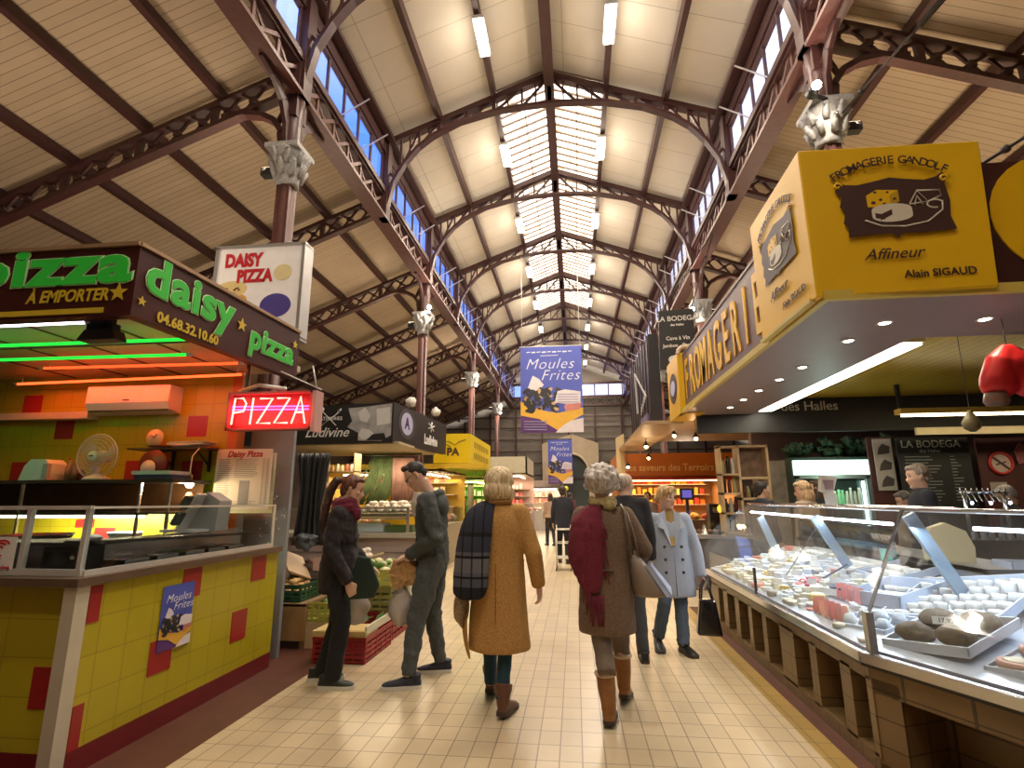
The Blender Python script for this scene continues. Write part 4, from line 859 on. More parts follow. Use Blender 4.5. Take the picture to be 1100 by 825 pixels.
# many small pieces over the deck
kinds = [('wrapped_cheese','paper wrapped square cheese',paper),('camembert','white flat round cheese',wh),('cheese_wedge','cream cheese wedge',cr),('cheese_brick','small white brick shaped cheese',wh),('crottin','tiny round cheese',cr),('yellow_cheese','yellow hard cheese piece',ylc)]
zones = ['near the corner post','in the near half of the case','in the middle of the case','in the far half of the case','at the far end of the case']
rr = random.Random(5); occ = [(1.86,3.8,.25),(1.9,3.95,.2),(2.2,4.22,.3),(1.72,4.1,.16),(1.72,4.3,.14),(1.98,4.4,.13),(1.98,4.55,.12),(2.34,3.8,.36)]
def free(x,y,r):
    for a,b_,c in occ:
        if (a-x)**2+(b_-y)**2 < (r+c)**2*.55: return False
    occ.append((x,y,r)); return True
protos = {}
cnt = 0
for tries in range(12000):
    if cnt >= 330: break
    y = 7.0-(rr.random()**.85)*3.45; t_ = rr.uniform(.06,.98); x = 1.62+t_
    if y < 3.75 and t_ > .12: continue
    r = rr.uniform(.035,.07)
    if not free(x,y,r): continue
    z = dz(t_)+.004; k = rr.choices(range(6),[6,4,3,5,5,1])[0]; nm,lb,mt = kinds[k]; zi = max(0,min(4,int((y-4.3)/.56))); a = rr.uniform(0,PI); ca_, sa_ = math.cos(a), math.sin(a)
    if rr.random() < .12 : mt = rr.choice([rg,blue,cr,pinkc])
    m = MB()
    if k in (1,4):
        h = r*(.35 if k == 1 else .8); m.lathe([(r*.88,0),(r*.97,h*.2),(r*.97,h*.8),(r*.85,h)],(x,y,z),14)
    elif k == 2:
        h = rr.uniform(.04,.07); m.prism([(0,-r),(r*1.3,r*.7),(-r*.4,r)], lambda u,v,w: (x+u*ca_-v*sa_, y+u*sa_+v*ca_, z+w), h)
    else:
        h = rr.uniform(.02,.06); s = rr.uniform(.6,1)
        m.prism([(-r*.9,-r*.6*s),(r*.9,-r*.6*s),(r*.9,r*.6*s),(-r*.9,r*.6*s)], lambda u,v,w: (x+u*ca_-v*sa_, y+u*sa_+v*ca_, z+w*1.0), h)
    if k == 0: m.prism([(-r*.3,-r*.2),(r*.35,-r*.25),(r*.1,r*.3)], lambda u,v,w: (x+u*ca_-v*sa_, y+u*sa_+v*ca_, z+h+w), .006)
    o = m.build(nm, mt); bv = o.modifiers.new('b','BEVEL'); bv.width = .004; bv.segments = 2
    tag(o, '%s lying %s'%(lb, zones[zi]), 'cheese', '%s cheeses lying %s'%(lb.split()[0], zones[zi])); cnt += 1
for i in range(16):
    y = 6.8-i*.15; x = 1.75+rr.random()*.75; card(x,y,dz(x-1.62)+.05,'','white price card standing among the cheeses, %s'%zones[min(4,int((y-4.3)/.56))],.09,.05,rr.uniform(-1.2,-.5))
for i,(x,y,L1,L2,mt,lab) in enumerate(((2.5,4.75,.5,.36,boxw,'white lidded box with white cheeses behind the arm'),(2.42,5.25,.4,.3,wh,'white carton tray in the middle rear of the case'),(2.45,6.2,.5,.3,wh,'white carton tray at the far rear of the case'))):
    t1, P = open_tray('cheese_box', (x,y,dz(x-1.62)+.02), (0,1,0), L1, L2, .06, mt, lab, tilt=1, cat='box')
    for a in range(3):
        for c in range(2): q = P(-.12+a*.12,-.06+c*.12,.012); round_cheese(q.x,q.y,q.z,.05,.045,wh,'fat white cheese in the %s'%lab,'cheeses in the %s'%lab)
b = MB(); b.ball((1.98,4.62,.77),.035,.09,.02,12,8); tag(b.build('small_sausage', M('sausage_dark',(.05,.06,.10),.4)), 'dark slate blue sausage shaped piece in the middle of the case', 'cheese')
for i in range(9):
    x = 2.0+rr.uniform(-.1,.1); y = 5.15+rr.uniform(-.16,.16); tag(MB().ball((x,y,dz(x-1.62)+.03),.03,.03,.02,10,6).build('red_wrapped_cheese', M('red_wrap',(.6,.12,.12),.5)), 'little red wrapped cheese in the heap in the middle of the case', 'cheese', 'red wrapped cheeses')
b = MB(); b.box(2.58,2.66,5.0,5.1,.93,1.02); tag(b.build('teal_box', M('teal',(.02,.45,.42),.4)), 'small turquoise box beside the middle arm of the glass hood', 'box')
# big upright wheel slice, wooden crates on the rear worktop
b = MB(); pts = [(-.14,0),(.14,0),(.16,.22),(.12,.34),(0,.4),(-.1,.36),(-.15,.2)]
b.prism(pts, lambda u,v,w: (2.78+u*.72, 4.52+u*-.6+w*.4, .88+v*.95), .14)
tag(b.build('cheese_half_wheel', M('hard_cheese',(.72,.62,.36),.5,0,.06)), 'big pale half cheese wheel standing upright beside the steel arm', 'cheese')
t1,P = open_tray('wooden_box', (3.1,4.15,.93), (1,-.25,0), .42, .28, .09, boxw, 'white printed carton on the rear worktop at the right', cat='box')
t1,P = open_tray('wooden_box', (3.5,4.35,.93), (1,-.25,0), .4, .28, .10, ply, 'poplar wood crate beside the white carton on the rear worktop', cat='box')
b = MB(); b.box(2.7,4.6,4.35,4.9,.88,.92); b.box(2.75,4.5,4.4,4.85,.0,.88); tag(b.build('worktop', M('back_bench',(.10,.09,.10),.4)), 'dark rear worktop behind the cheese case', 'worktop')
# little yellow tag, star outline hanging from the shelf
t = thing('weighing_scale', (2.25,4.95,1.38), 'white upright weighing scale display on the glass hood', 'scale')
b = MB(); b.prism([(-.02,0),(.03,0),(.03,.1),(.02,.12),(.055,.26),(-.045,.27),(-.06,.13),(-.03,.11)], lambda u,v,w: (2.20+u*1.3, 5.0+w, 1.385+v*.95), .06); b.build('body', white, t)
b = MB(); b.quad((2.155,4.996,1.52),(2.225,4.996,1.52),(2.235,4.996,1.60),(2.145,4.996,1.60)); b.build('display', M('display_pinkgrey',(.35,.25,.27),.3), t)
# -------------------------------------------------- canopy with fascia signs
purp = M('fascia_purple', (.20,.125,.12), .45, 0, .06); sof = M('soffit_mauve', (.30,.22,.22), .4, 0, .05); yb_ = M('sign_yellow', (.80,.47,.008), .42, 0, .03); bi = M('sign_brown_ink', (.06,.025,.02), .5)
cn = thing('stall_canopy', (3,6,2.7), 'wide stall canopy with mauve soffit, purple fascia and yellow ceiling', 'canopy')
b = MB(); b.box(1.68,1.74,4.45,8.35,2.74,3.6); b.build('fascia_side', purp, cn)
MB().box(2.55,7.5,3.50,3.56,2.74,3.62).build('fascia_front', M('fascia_brown_front',(.055,.018,.014),.45), cn)
b = MB(); b.box(1.64,2.72,3.46,8.4,2.70,2.74); b.box(2.72,7.5,3.46,4.45,2.70,2.74); b.build('soffit', sof, cn)
b = MB(); b.box(1.615,1.66,3.46,8.4,2.69,2.75); b.box(1.62,7.5,3.43,3.47,2.69,2.75); b.build('yellow_edge', M('edge_yellow',(.65,.5,.1),.4), cn)
b = MB(); b.box(2.72,7.5,4.45,8.5,2.93,2.96); b.box(2.70,2.72,4.45,8.5,2.74,2.96); b.box(2.72,7.5,4.43,4.45,2.74,2.96)
b.build('inner_ceiling', brickmat('canopy_ceiling_slats', (.72,.52,.05), (.66,.47,.05), (.4,.28,.03), 30, .11, .006, 0, 'YX', .25, 0, .2), cn)
MB().box(1.9,7.5,8.42,8.5,2.42,2.95).build('black_header', M('header_black',(.015,.013,.013),.5), cn)
wf = M('spot_trim',(.8,.78,.74),.3); wg = emis('spot_glow',(1,.88,.7),30)
for i,(x,y) in enumerate(((2.28,4.0),(2.24,4.45),(2.24,5.35),(2.22,5.9),(2.2,6.5),(2.2,7.1),(2.2,7.7),(2.95,4.0),(3.7,4.0))):
    t = thing('spotlight', (x,y,2.70), 'round recessed spot in the mauve soffit, %s'%(('nearest the box sign','second from the box sign','third in the long row','fourth in the long row','fifth in the long row','sixth in the long row','seventh in the long row','right of the box sign on the front side','furthest right on the front side')[i]), 'spotlight', 'recessed spots of the canopy')
    MB().lathe([(.055,0),(.055,-.006),(.04,-.008),(.038,0)],(x,y,2.699),18).build('trim_ring', wf, t); MB().lathe([(.036,0),(.03,-.004)],(x,y,2.694),14).build('bulb', wg, t)
    spot('canopy_spot',(x,y,2.68),SPOT_E,(1,.82,.6),2.3)
t = thing('strip_light', (2.85,7,2.9), 'long bright strip lamp in the yellow ceiling of the cheese stall', 'lamp')
b = MB(); b.box(2.76,2.99,4.72,8.3,2.74,2.92); b.build('cover', M('strip_cover',(.7,.6,.35),.4), t); b = MB(); b.box(2.78,2.97,4.74,8.3,2.72,2.74); b.build('diffuser', emis('strip_white',(1,.93,.75),10), t)
area('cheese_strip',(2.86,6.4,2.71),.1,STRIP_E,(1,.88,.65),(0,0,0),3.5)
t = thing('strip_light', (5.5,7.6,2.6), 'thin bright strip lamp crossing the rear of the yellow ceiling', 'lamp')
MB().box(4.35,7.4,7.55,7.6,2.50,2.53).build('tube', emis('strip_warm',(1,.82,.5),10), t); MB().box(4.3,7.4,7.5,7.65,2.53,2.6).build('housing', M('strip_yellow',(.6,.4,.08),.4), t); 
b = MB(); b.box(4.32,4.36,7.55,7.6,2.6,2.93); b.box(7.0,7.04,7.55,7.6,2.6,2.93); b.build('hanger', dark, t); area('rear_strip',(5.8,7.5,2.48),3,STRIP_E*.5,(1,.8,.5),(0,0,0),.1)
tag(MB().box(4.75,7.4,8.0,8.04,2.30,2.40).build('cream_rail', M('cream_rail',(.5,.42,.25),.5)), 'cream rail above the chalkboards of the bar', 'rail')
# fascia letters
def cheese_print(t, O, u, v, s):
    """the round cheeses, wedge and board drawn in pale strokes; original drawing inside the dark plaque"""
    n_ = u.cross(v); P = lambda a,b_,k=.004: O+u*a*s+v*b_*s+n_*k
    pl = [(-.36,.20),(-.33,.23),(-.30,.20),(-.22,.19),(-.1,.21),(0,.23),(.1,.21),(.22,.19),(.30,.21),(.34,.24),(.37,.21),(.345,.15),(.36,.02),(.345,-.1),(.37,-.2),(.3,-.205),(.15,-.21),(.04,-.20),(0,-.235),(-.04,-.20),(-.15,-.20),(-.32,-.21),(-.31,-.14),(-.34,-.1),(-.32,-.02),(-.35,.03),(-.33,.1),(-.365,.15)]
    MB().prism(pl, lambda a,b_,w: P(a,b_,.003+w), .002).build('plaque', bi, t)
    for sx in (-1,1): MB().tube([P(sx*.345+.03*math.cos(q*.6)*(1-q*.07),.19+.03*math.sin(q*.6)*(1-q*.07),.006) for q in range(12)], .007*s/.75, 5, asp=.4).build('scroll', yb_, t)
    cw = M('print_cream_line',(.72,.66,.52),.5)
    def fill(poly, m, k, nm): MB().prism(poly, lambda a,b_,w: P(a,b_,k+w), .001).build(nm, m, t)
    fill([(-.17,.10),(-.17,.01),(-.02,.0),(-.02,.09)], yb_, .006, 'cheese_block'); fill([(-.17,.10),(-.02,.09),(.04,.125),(-.10,.14)], yb_, .0062, 'cheese_block_top'); fill([(-.02,.09),(.04,.125),(.04,.04),(-.02,.0)], M('print_ochre',(.5,.3,.01),.5), .0062,'cheese_block_side')
    for a,b_,r in ((-.13,.04,.016),(-.08,.06,.012),(-.06,.025,.014),(.01,.06,.012),(-.11,.12,.012),(-.03,.115,.01)): fill([(a+r*math.cos(q*PI/4),b_+r*.8*math.sin(q*PI/4)) for q in range(8)], bi, .0072,'hole')
    el = lambda ca,cb,ra,rb,t0=0,t1=2*PI,n=20: [(ca+ra*math.cos(t0+(t1-t0)*i/n),cb+rb*math.sin(t0+(t1-t0)*i/n)) for i in range(n+1)]
    fill(el(-.02,-.02,.13,.045), cw, .0074, 'round_top'); fill([(-.15,-.02)]+el(-.02,-.02,.13,.045,PI,2*PI)[1:-1]+[(.11,-.02),(.11,-.07)]+el(-.02,-.07,.13,.045,2*PI,PI)[1:-1]+[(-.15,-.07)], cw, .0072,'round_side')
    fill([(-.02,-.02),(-.10,-.055),(-.10,-.10),(-.02,-.06)], bi, .0084,'cut'); fill([(-.13,-.04),(-.07,-.058),(-.07,-.095),(-.13,-.08)], bi, .0086,'cut_side')
    L_ = MB(); 
    for ln in ([(.10,.01),(.16,.11),(.22,.02),(.10,.01)],[(.13,.0),(.155,.07),(.185,.0)],[(.16,.11),(.30,.10),(.31,.06),(.22,.02)],el(.26,.0,.05,.03,0,5),[(-.2,-.09),(-.1,-.14),(.05,-.155),(.2,-.13),(.3,-.05),(.31,.02)]): L_.tube([P(a,b_,.008) for a,b_ in ln], .0045*s/.75, 4, asp=.4)
    L_.build('line_drawing', cw, t)
def sign_face(t, O, u, v, s, w=.98, top='FROMAGERIE GANDOLF'):
    n_ = u.cross(v); R0 = .62; 
    widths = {'I':.5,'M':1.25,'G':1.05,' ':.6,'W':1.3}
    tot = sum(widths.get(c,.95) for c in top); acc = 0; objs = []
    for c in top:
        wd = widths.get(c,.95); a = ((acc+wd/2)/tot-.5)*1.2; acc += wd
        if c == ' ': continue
        uu = u*math.cos(-a)+v*math.sin(-a); vv = -u*math.sin(-a)+v*math.cos(-a); cp = O + u*(R0*math.sin(a))*s + v*(.40-R0*(1-math.cos(a)))*s + n_*.004
        objs.append(text(c, .08*s, 'arc_letter', bi, t, cp, uu, vv, .003, bold=.0008*s))
    merge(objs, 'arched_writing')
    cheese_print(t, O+v*(.06*s), u, v, s*.92)
    text('Affineur', .105*s, 'script_writing', bi, t, O-v*(.265*s)-u*(.05*s)+n_*.004, u, v, .003, shear=.4, bold=.0005)
    text('Alain SIGAUD', .07*s, 'name_writing', bi, t, O-v*(.41*s)+u*(.2*s)+n_*.004, u, v, .003, bold=.0012*s)
t = thing('box_sign', (1.6,3.46,2.71), 'big yellow corner box sign of the Fromagerie Gandolf', 'sign')
b = MB(); P8 = [(1.58,3.44,2.71),(2.62,3.39,2.715),(2.62,4.4,2.715),(1.58,4.46,2.71)]; T8 = [(1.58,3.44,3.775),(2.70,3.42,3.74),(2.68,4.4,3.74),(1.58,4.48,3.76)]
b.add(P8+T8,[(3,2,1,0),(4,5,6,7),(0,1,5,4),(1,2,6,5),(2,3,7,6),(3,0,4,7)]); o = b.build('box', yb_, t); bv = o.modifiers.new('b','BEVEL'); bv.width = .008
fu = Vector((1.06,-.04,0)).normalized(); sign_face(t, Vector((2.11,3.412,3.235)), fu, Vector((0,0,1)), 1.0)
su = Vector((0,-1,0)); sign_face(t, Vector((1.574,3.95,3.235)), su, Vector((0,0,1)), .97)
b = MB(); b.box(1.56,1.60,3.5,4.45,2.70,2.725); b.build('lower_lip', M('edge_yellow',(.65,.5,.1),.4), t)
t = thing('fascia_letters', (1.68,6.2,3.1), 'tall yellow letters FROMAGERIE on the purple fascia', 'lettering')
wd = 'FROMAGERIE'
for i,c in enumerate(wd):
    y = 7.85-i*.345
    text(c, .80, 'letter', yb_, t, (1.672,y,3.13), (0,-1,0), (0,0,1), .012, bold=.012, squeeze=.52)
MB().beam((1.676,4.5,3.56),(1.676,8.1,3.56),.006,.006).build('top_line', bi, t)
t = thing('box_sign', (1.64,8.4,2.71), 'small yellow end sign at the far end of the purple fascia', 'sign')
b = MB(); b.box(1.60,1.95,8.1,9.0,2.69,3.62); b.build('box', yb_, t)
n_ = 20; b = MB(); b.prism([(.3*math.cos(i*2*PI/n_),.24*math.sin(i*2*PI/n_)) for i in range(n_)], lambda u,v,w: (1.598-w, 8.55+u, 3.15+v), .004); b.build('oval_print', bi, t)
b = MB(); b.prism([(.18*math.cos(i*2*PI/n_),.12*math.sin(i*2*PI/n_)) for i in range(n_)], lambda u,v,w: (1.592-w, 8.55+u, 3.15+v), .004); b.build('pale_print', M('pale_lilac',(.6,.6,.85),.5), t)
b = MB()
for k in range(9): a = PI*k/8; b.ball((1.78,8.12+.0,3.64)if 0 else (1.62+.13*math.cos(a)+.13,8.1,3.62+.1*math.sin(a)),.035,.03,.035,8,6)
b.build('scroll_top', M('scroll_cream',(.7,.55,.4),.5), t)
# round medallion on the front fascia
n_ = 28; tag(MB().prism([(.42*math.cos(i*2*PI/n_),.42*math.sin(i*2*PI/n_)) for i in range(n_)], lambda u,v,w: (3.15+u,3.495-w,3.23+v), .01).build('medallion', yb_), 'yellow disc on the dark front fascia cut by the picture edge', 'disc')
# tie rod with turnbuckle above the sign
rod = M('rod_iron',(.06,.05,.05),.5,.4)
def tie(a, b_, lab):
    t = thing('tie_rod', a, lab, 'tie rod', 'tie rods over the cheese stall'); a = Vector(a); b_ = Vector(b_); m = MB(); m.tube([a,b_],.012,6); m.build('rod', rod, t)
    m = MB(); p = a.lerp(b_,.42); q = a.lerp(b_,.60); d = (b_-a).normalized(); sd = d.cross(Vector((0,0,1))).normalized()*.03
    for s in (-1,1): m.tube([p,p+sd*s+d*.03,q+sd*s-d*.03,q],.009,6)
    m.build('turnbuckle', rod, t)
    m = MB()
    for f in (.18,.62,.9): c = a.lerp(b_,f); m.ball(tuple(c),.03,.03,.03,8,6)
    m.build('knot', rod, t)
tie((2.82,5.5,5.35),(4.1,3.5,6.45),'long tie rod with a turnbuckle running up from the right column capital')
tie((2.75,3.53,3.62),(3.6,3.3,4.1),'short dark tie rod rising behind the yellow box sign')
# ================================================================== vegetables between the stalls
def crate(name, x0,x1,y0,y1,z0,z1, mat, lab, cat='crate', grp=None, slots=4):
    t = thing(name, ((x0+x1)/2,(y0+y1)/2,z0), lab, cat, grp); b = MB(); b.box(x0,x1,y0,y1,z0,z0+.01); h = z1-z0
    for i in range(slots):
        a = z0+h*i/slots; c = a+h/slots*.62
        b.box(x0,x1,y0,y0+.01,a,c); b.box(x0,x1,y1-.01,y1,a,c); b.box(x0,x0+.01,y0,y1,a,c); b.box(x1-.01,x1,y0,y1,a,c)
    n = 5
    for i in range(n+1):
        x = x0+(x1-x0-.02)*i/n; b.box(x,x+.02,y0-.003,y0+.008,z0,z1); b.box(x,x+.02,y1-.008,y1+.003,z0,z1)
        y = y0+(y1-y0-.02)*i/n; b.box(x1-.008,x1+.003,y,y+.02,z0,z1); b.box(x0-.003,x0+.008,y,y+.02,z0,z1)
    b.box(x0-.006,x1+.006,y0-.006,y0+.008,z1-.02,z1); b.box(x0-.006,x1+.006,y1-.008,y1+.006,z1-.02,z1); b.box(x1-.008,x1+.006,y0,y1,z1-.02,z1); b.box(x0-.006,x0+.008,y0,y1,z1-.02,z1)
    b.build('body', mat, t); return t
gC = M('crate_green', (.02,.075,.03), .45, 0, .2); rC = M('crate_red', (.28,.015,.02), .45, 0, .15); yC = M('crate_yellow_green', (.42,.42,.08), .5, 0, .15)
card_b = M('cardboard', (.52,.38,.20), .8, 0, .12); potm = M('potato', (.60,.38,.16), .7, 0, .2, 30); potm2 = M('potato_dark', (.48,.28,.10), .7, 0, .25, 30); yelf = M('lemon_yellow', (.75,.48,.03), .45, 0, .1)
t = thing('vegetable_stand', (-3.05,5.9,0), 'low wooden vegetable stand behind the pizza counter with a tan front board', 'stand')
MB().box(-3.9,-2.72,5.42,5.45,.08,.42).build('front_board', M('tan_board',(.33,.19,.07),.7,0,.2), t); MB().box(-3.9,-2.72,5.42,6.7,.40,.43).build('top', M('tan_board2',(.28,.17,.08),.7,0,.2), t)
for x in (-3.85,-2.78): 
    for y in (5.46,6.62): MB().box(x,x+.05,y,y+.05,0,.40).build('leg', _M['tan_board2'], t)
crate('crate', -3.25,-2.80,5.46,5.90,.43,.60,gC,'green plastic crate heaped with potatoes next to the pizza counter')
rr = random.Random(31); tmp = []
def pile(x0,x1,y0,y1,z,n,rad,mats,nm,lab,grp,cat,layers=2,sx=1.3,seed=1,hh=None):
    rr = random.Random(seed); k = 0
    for L_ in range(layers):
        m = int(n*(1-.28*L_)/(layers*.86))
        g = max(1,int(math.sqrt(m*(x1-x0)/(y1-y0)))); g2 = max(1,math.ceil(m/g)); ins = rad*(.9+.8*L_)
        for i in range(g):
            for q in range(g2):
                if k >= n: return
                x = x0+ins+(x1-x0-2*ins)*(i+.5)/g+rr.uniform(-1,1)*rad*.3; y = y0+ins+(y1-y0-2*ins)*(q+.5)/g2+rr.uniform(-1,1)*rad*.3
                r = rad*rr.uniform(.8,1.12); a = Matrix.Rotation(rr.uniform(0,PI),3,'Z'); o = MB().ball((x,y,z+rad*(.8+L_*1.25)+rr.uniform(-.1,.1)*rad), r*sx,r,r*.85,12,8,lump=.22,seed=k*1.3+seed,rot=a).build(nm, mats[k%len(mats)]); tag(o, lab, cat, grp); k += 1
pile(-3.24,-2.81,5.47,5.89,.50,46,.034,[potm,potm,potm2],'potato','oval tan potato heaped in the green crate beside the pizza counter','potatoes in the green crate','vegetable',3)
crate('crate', -3.75,-3.29,5.46,5.90,.43,.58,gC,'green crate of lemons left of the potatoes behind the pizza counter')
pile(-3.74,-3.30,5.47,5.89,.48,18,.036,[yelf],'lemon','yellow lemon in the crate left of the potatoes','lemons left of the potatoes','fruit',2,1.2,4)
crate('crate', -2.76,-2.40,5.5,5.95,.24,.43,yC,'yellow-green crate low down at the right end of the potato stand')
MB().box(-2.78,-2.38,5.48,6.0,0,.24).build('dummy', card_b).name = 'cardboard_box'
tag(bpy.data.objects['cardboard_box'], 'brown cardboard box carrying the yellow-green crate behind the woman in black', 'box')
pile(-2.75,-2.41,5.51,5.94,.32,12,.045,[M('leaf_green',(.10,.2,.03),.6,0,.3)],'cabbage','green cabbage in the yellow-green crate behind the woman in black','green heads in the low crate','vegetable',2,1.1,9)
# tilted box panel with white edge above
b = MB(); b.beam((-3.2,5.95,.86),(-2.95,5.7,.66),.02,.3,(0,1,0)); tag(b.build('price_board', M('board_tan',(.5,.33,.18),.6)), 'slanting tan price board with pale edge above the potatoes', 'board')
crate('crate', -3.2,-2.75,5.95,6.4,.55,.75,M('crate_grey',(.25,.2,.2),.5),'grey crate of dark roots behind the potatoes')
pile(-3.19,-2.76,5.96,6.39,.66,16,.045,[M('root_brown',(.20,.11,.08),.8,0,.3)],'beetroot','dark brown root in the grey crate behind the potatoes','dark roots in the grey crate','vegetable',2,1.2,7)
b = MB(); b.box(-2.92,-2.78,5.93,5.94,.68,.82); tag(b.build('price_card', M('card_pink',(.65,.45,.4),.5)), 'pinkish price card on the grey crate of roots', 'price card')
# red crates on the floor and the tall stacks
crate('crate', -2.42,-1.92,5.02,5.72,0,.22,rC,'red plastic crate on the floor in front of the stack, nearest to the viewer', slots=5)
b = MB(); b.box(-2.44,-1.93,5.03,5.35,.22,.27); b.box(-2.42,-1.95,5.05,5.33,.27,.275); tag(b.build('cardboard_tray', M('card_yellow',(.55,.42,.18),.8)), 'flat yellowish cardboard lid on the nearest red crate', 'cardboard')
b = MB(); b.box(-1.945,-1.925,5.05,5.95,.24,.31); tag(b.build('paper_strip', M('strip_pale',(.58,.56,.42),.6)), 'long pale label strip on the side above the red crate', 'label')
t = thing('leaf_vegetable', (-2.2,5.55,.23), 'bunch of dark green leaves lying on the red crate', 'vegetable')
b = MB(); rr = random.Random(12)
for k in range(26):
    x = rr.uniform(-2.36,-2.0); y = rr.uniform(5.42,5.68); a = rr.uniform(0,2*PI); L_ = rr.uniform(.08,.16); p = Vector((x,y,.26)); d = Vector((math.cos(a),math.sin(a),rr.uniform(.1,.6)))*L_; s_ = Vector((-math.sin(a),math.cos(a),0))*.03
    b.add([p,p+d*.5+s_,p+d,p+d*.5-s_],[(0,1,2,3)])
b.build('leaves', M('leaf_dark',(.05,.12,.03),.6,0,.4), t)
crate('crate', -2.46,-1.96,5.76,6.36,0,.30,rC,'second red crate at the bottom of the tall stack')
crate('crate', -2.46,-1.96,5.76,6.36,.30,.55,M('crate_olive',(.20,.19,.05),.6,0,.2),'olive green crate in the middle of the tall stack')
crate('crate', -2.46,-1.96,5.76,6.36,.55,.72,yC,'yellow open crate on top of the tall stack behind the green pouch', slots=2)
pile(-2.45,-1.97,5.77,6.35,.66,22,.045,[M('endive',(.68,.62,.36),.6,0,.2),M('leaf_green',(.1,.2,.03),.6)],'endive','pale yellow-green vegetable in the yellow crate on the tall stack','vegetables in the yellow crate','vegetable',2,1.4,3)
crate('crate', -2.55,-2.05,6.75,7.3,0,.26,rC,'far red crate on the floor behind the legs of the man in grey')
crate('crate', -2.55,-2.05,6.75,7.3,.26,.46,_M['strip_pale'],'white crate on top of the far red crate')
pile(-2.54,-2.06,6.76,7.29,.40,16,.05,[M('leek_green',(.16,.28,.06),.6,0,.3)],'lettuce','green lettuce in the white crate on the far red crate','lettuces in the white crate','vegetable',2,1.2,5)
crate('crate', -3.1,-2.6,6.75,7.3,.0,.75,M('crate_wood',(.42,.33,.2),.7,0,.2),'tall wooden crate behind the woman in black')
pile(-3.09,-2.61,6.76,7.29,.68,16,.05,[M('mushroom',(.62,.55,.46),.7,0,.15)],'mushroom','pale mushroom in the tall wooden crate','mushrooms in the wooden crate','vegetable',2,1.1,6)
# ================================================================== pastry / grocery stall with black fascia
pk = M('counter_greypink', (.40,.33,.33), .5, 0, .08)
t = thing('market_counter', (-4.2,8.6,0), 'long grey-pink counter front with pale ledge behind the vegetable crates', 'counter')
b = MB(); b.box(-6.5,-2.42,8.5,9.2,0,.86); b.build('front', pk, t); MB().box(-6.5,-2.36,8.42,9.25,.86,.93).build('ledge', M('ledge_pale',(.42,.40,.33),.4), t)
MB().box(-6.5,-2.4,8.49,8.5,.62,.64).build('groove', M('groove',(.2,.16,.16),.6), t)
t = thing('display_case', (-3.4,8.8,.93), 'steel framed glass case on the grey-pink counter heaped with pale mushrooms', 'display case')
b = MB(); 
for x in (-3.72,-3.62,-2.68): b.box(x,x+.04,8.5,8.54,.93,1.75 if x < -3 else 1.32)
for z in (1.14,1.30): b.box(-3.7,-2.66,8.5,8.54,z,z+.03)
b.box(-5.2,-3.7,8.5,8.54,1.28,1.31); b.box(-5.2,-5.16,8.5,8.54,.93,1.7); b.build('frame', M('case_alu',(.45,.43,.40),.35,.7), t)
g = MB(); g.box(-3.6,-2.7,8.515,8.52,.95,1.30); g.build('glass', gl, t)
MB().box(-3.6,-2.5,8.6,9.3,1.18,1.22).build('shelf', M('case_shelf',(.16,.14,.12),.5), t)
MB().box(-3.55,-3.08,8.58,8.9,.94,1.07).build('white_box', M('case_white',(.62,.66,.72),.5), t); MB().box(-3.05,-2.6,8.58,8.9,.94,1.04).build('green_tray', M('case_green',(.08,.14,.05),.5), t)
pile(-3.58,-2.5,8.62,9.2,1.24,90,.045,[M('mushroom_w',(.78,.68,.55),.6,0,.12),M('mushroom',(.62,.55,.46),.7)],'mushroom','small pale mushroom heaped on the lit glass case','mushrooms on the glass case','vegetable',3,1.1,14)
# fascia
t = thing('fascia_sign', (-3.0,8.6,2.38), 'black fascia of the pastry stall with whisk emblem, white script and grey pictures', 'sign')
bk = M('sign_black',(.018,.018,.02),.4,0,.1); gw_ = M('print_grey',(.35,.35,.36),.5,0,.5,5); whp = M('print_white',(.72,.72,.72),.5)
b = MB(); b.add([(-6.6,8.6,2.36),(-3.0,8.6,2.38),(-2.72,11.2,2.38),(-2.8,11.2,2.38),(-3.08,8.7,2.38),(-6.6,8.7,2.36)]+[(-6.6,8.6,2.96),(-3.0,8.6,3.06),(-2.72,11.2,3.02),(-2.8,11.2,3.02),(-3.08,8.7,3.06),(-6.6,8.7,2.96)],[(0,1,7,6),(1,2,8,7),(2,3,9,8),(3,4,10,9),(4,5,11,10),(5,0,6,11),(0,5,4,1),(1,4,3,2),(6,7,10,11),(7,8,9,10)]); b.build('board', bk, t)
b = MB(); b.prism([(-3.80,2.97),(-3.72,2.75),(-3.8,2.65),(-3.6,2.55),(-3.6,2.42),(-3.2,2.40),(-3.03,2.5),(-3.03,3.04),(-3.4,3.0)], lambda u,v,w: (u,8.598-w,v), .003); b.build('picture', gw_, t)
b = MB(); b.prism([(-3.62,2.9),(-3.5,2.98),(-3.4,2.85),(-3.46,2.72),(-3.58,2.76)], lambda u,v,w: (u,8.594-w,v), .003); b.prism([(-3.3,2.95),(-3.06,2.98),(-3.05,2.7),(-3.28,2.66)], lambda u,v,w: (u,8.594-w,v), .003); b.prism([(-3.6,2.5),(-3.55,2.62),(-3.4,2.6),(-3.3,2.5),(-3.5,2.43)], lambda u,v,w: (u,8.594-w,v), .003); b.build('pale_shapes', M('print_pale',(.6,.6,.6),.5), t)
b = MB(); b.prism([(-3.45,2.42),(-3.35,2.52),(-3.15,2.54),(-3.1,2.42)], lambda u,v,w: (u,8.59-w,v), .003); b.build('dark_shape', bk, t)
text('PÂTISSERIES', .085, 'writing', whp, t, (-4.12,8.594,2.80), (1,0,0), (0,0,1), .003, bold=.001)
text('Ludivine', .23, 'script', whp, t, (-4.16,8.594,2.56), (1,0,0), (0,0,1), .003, shear=.35, bold=.002)
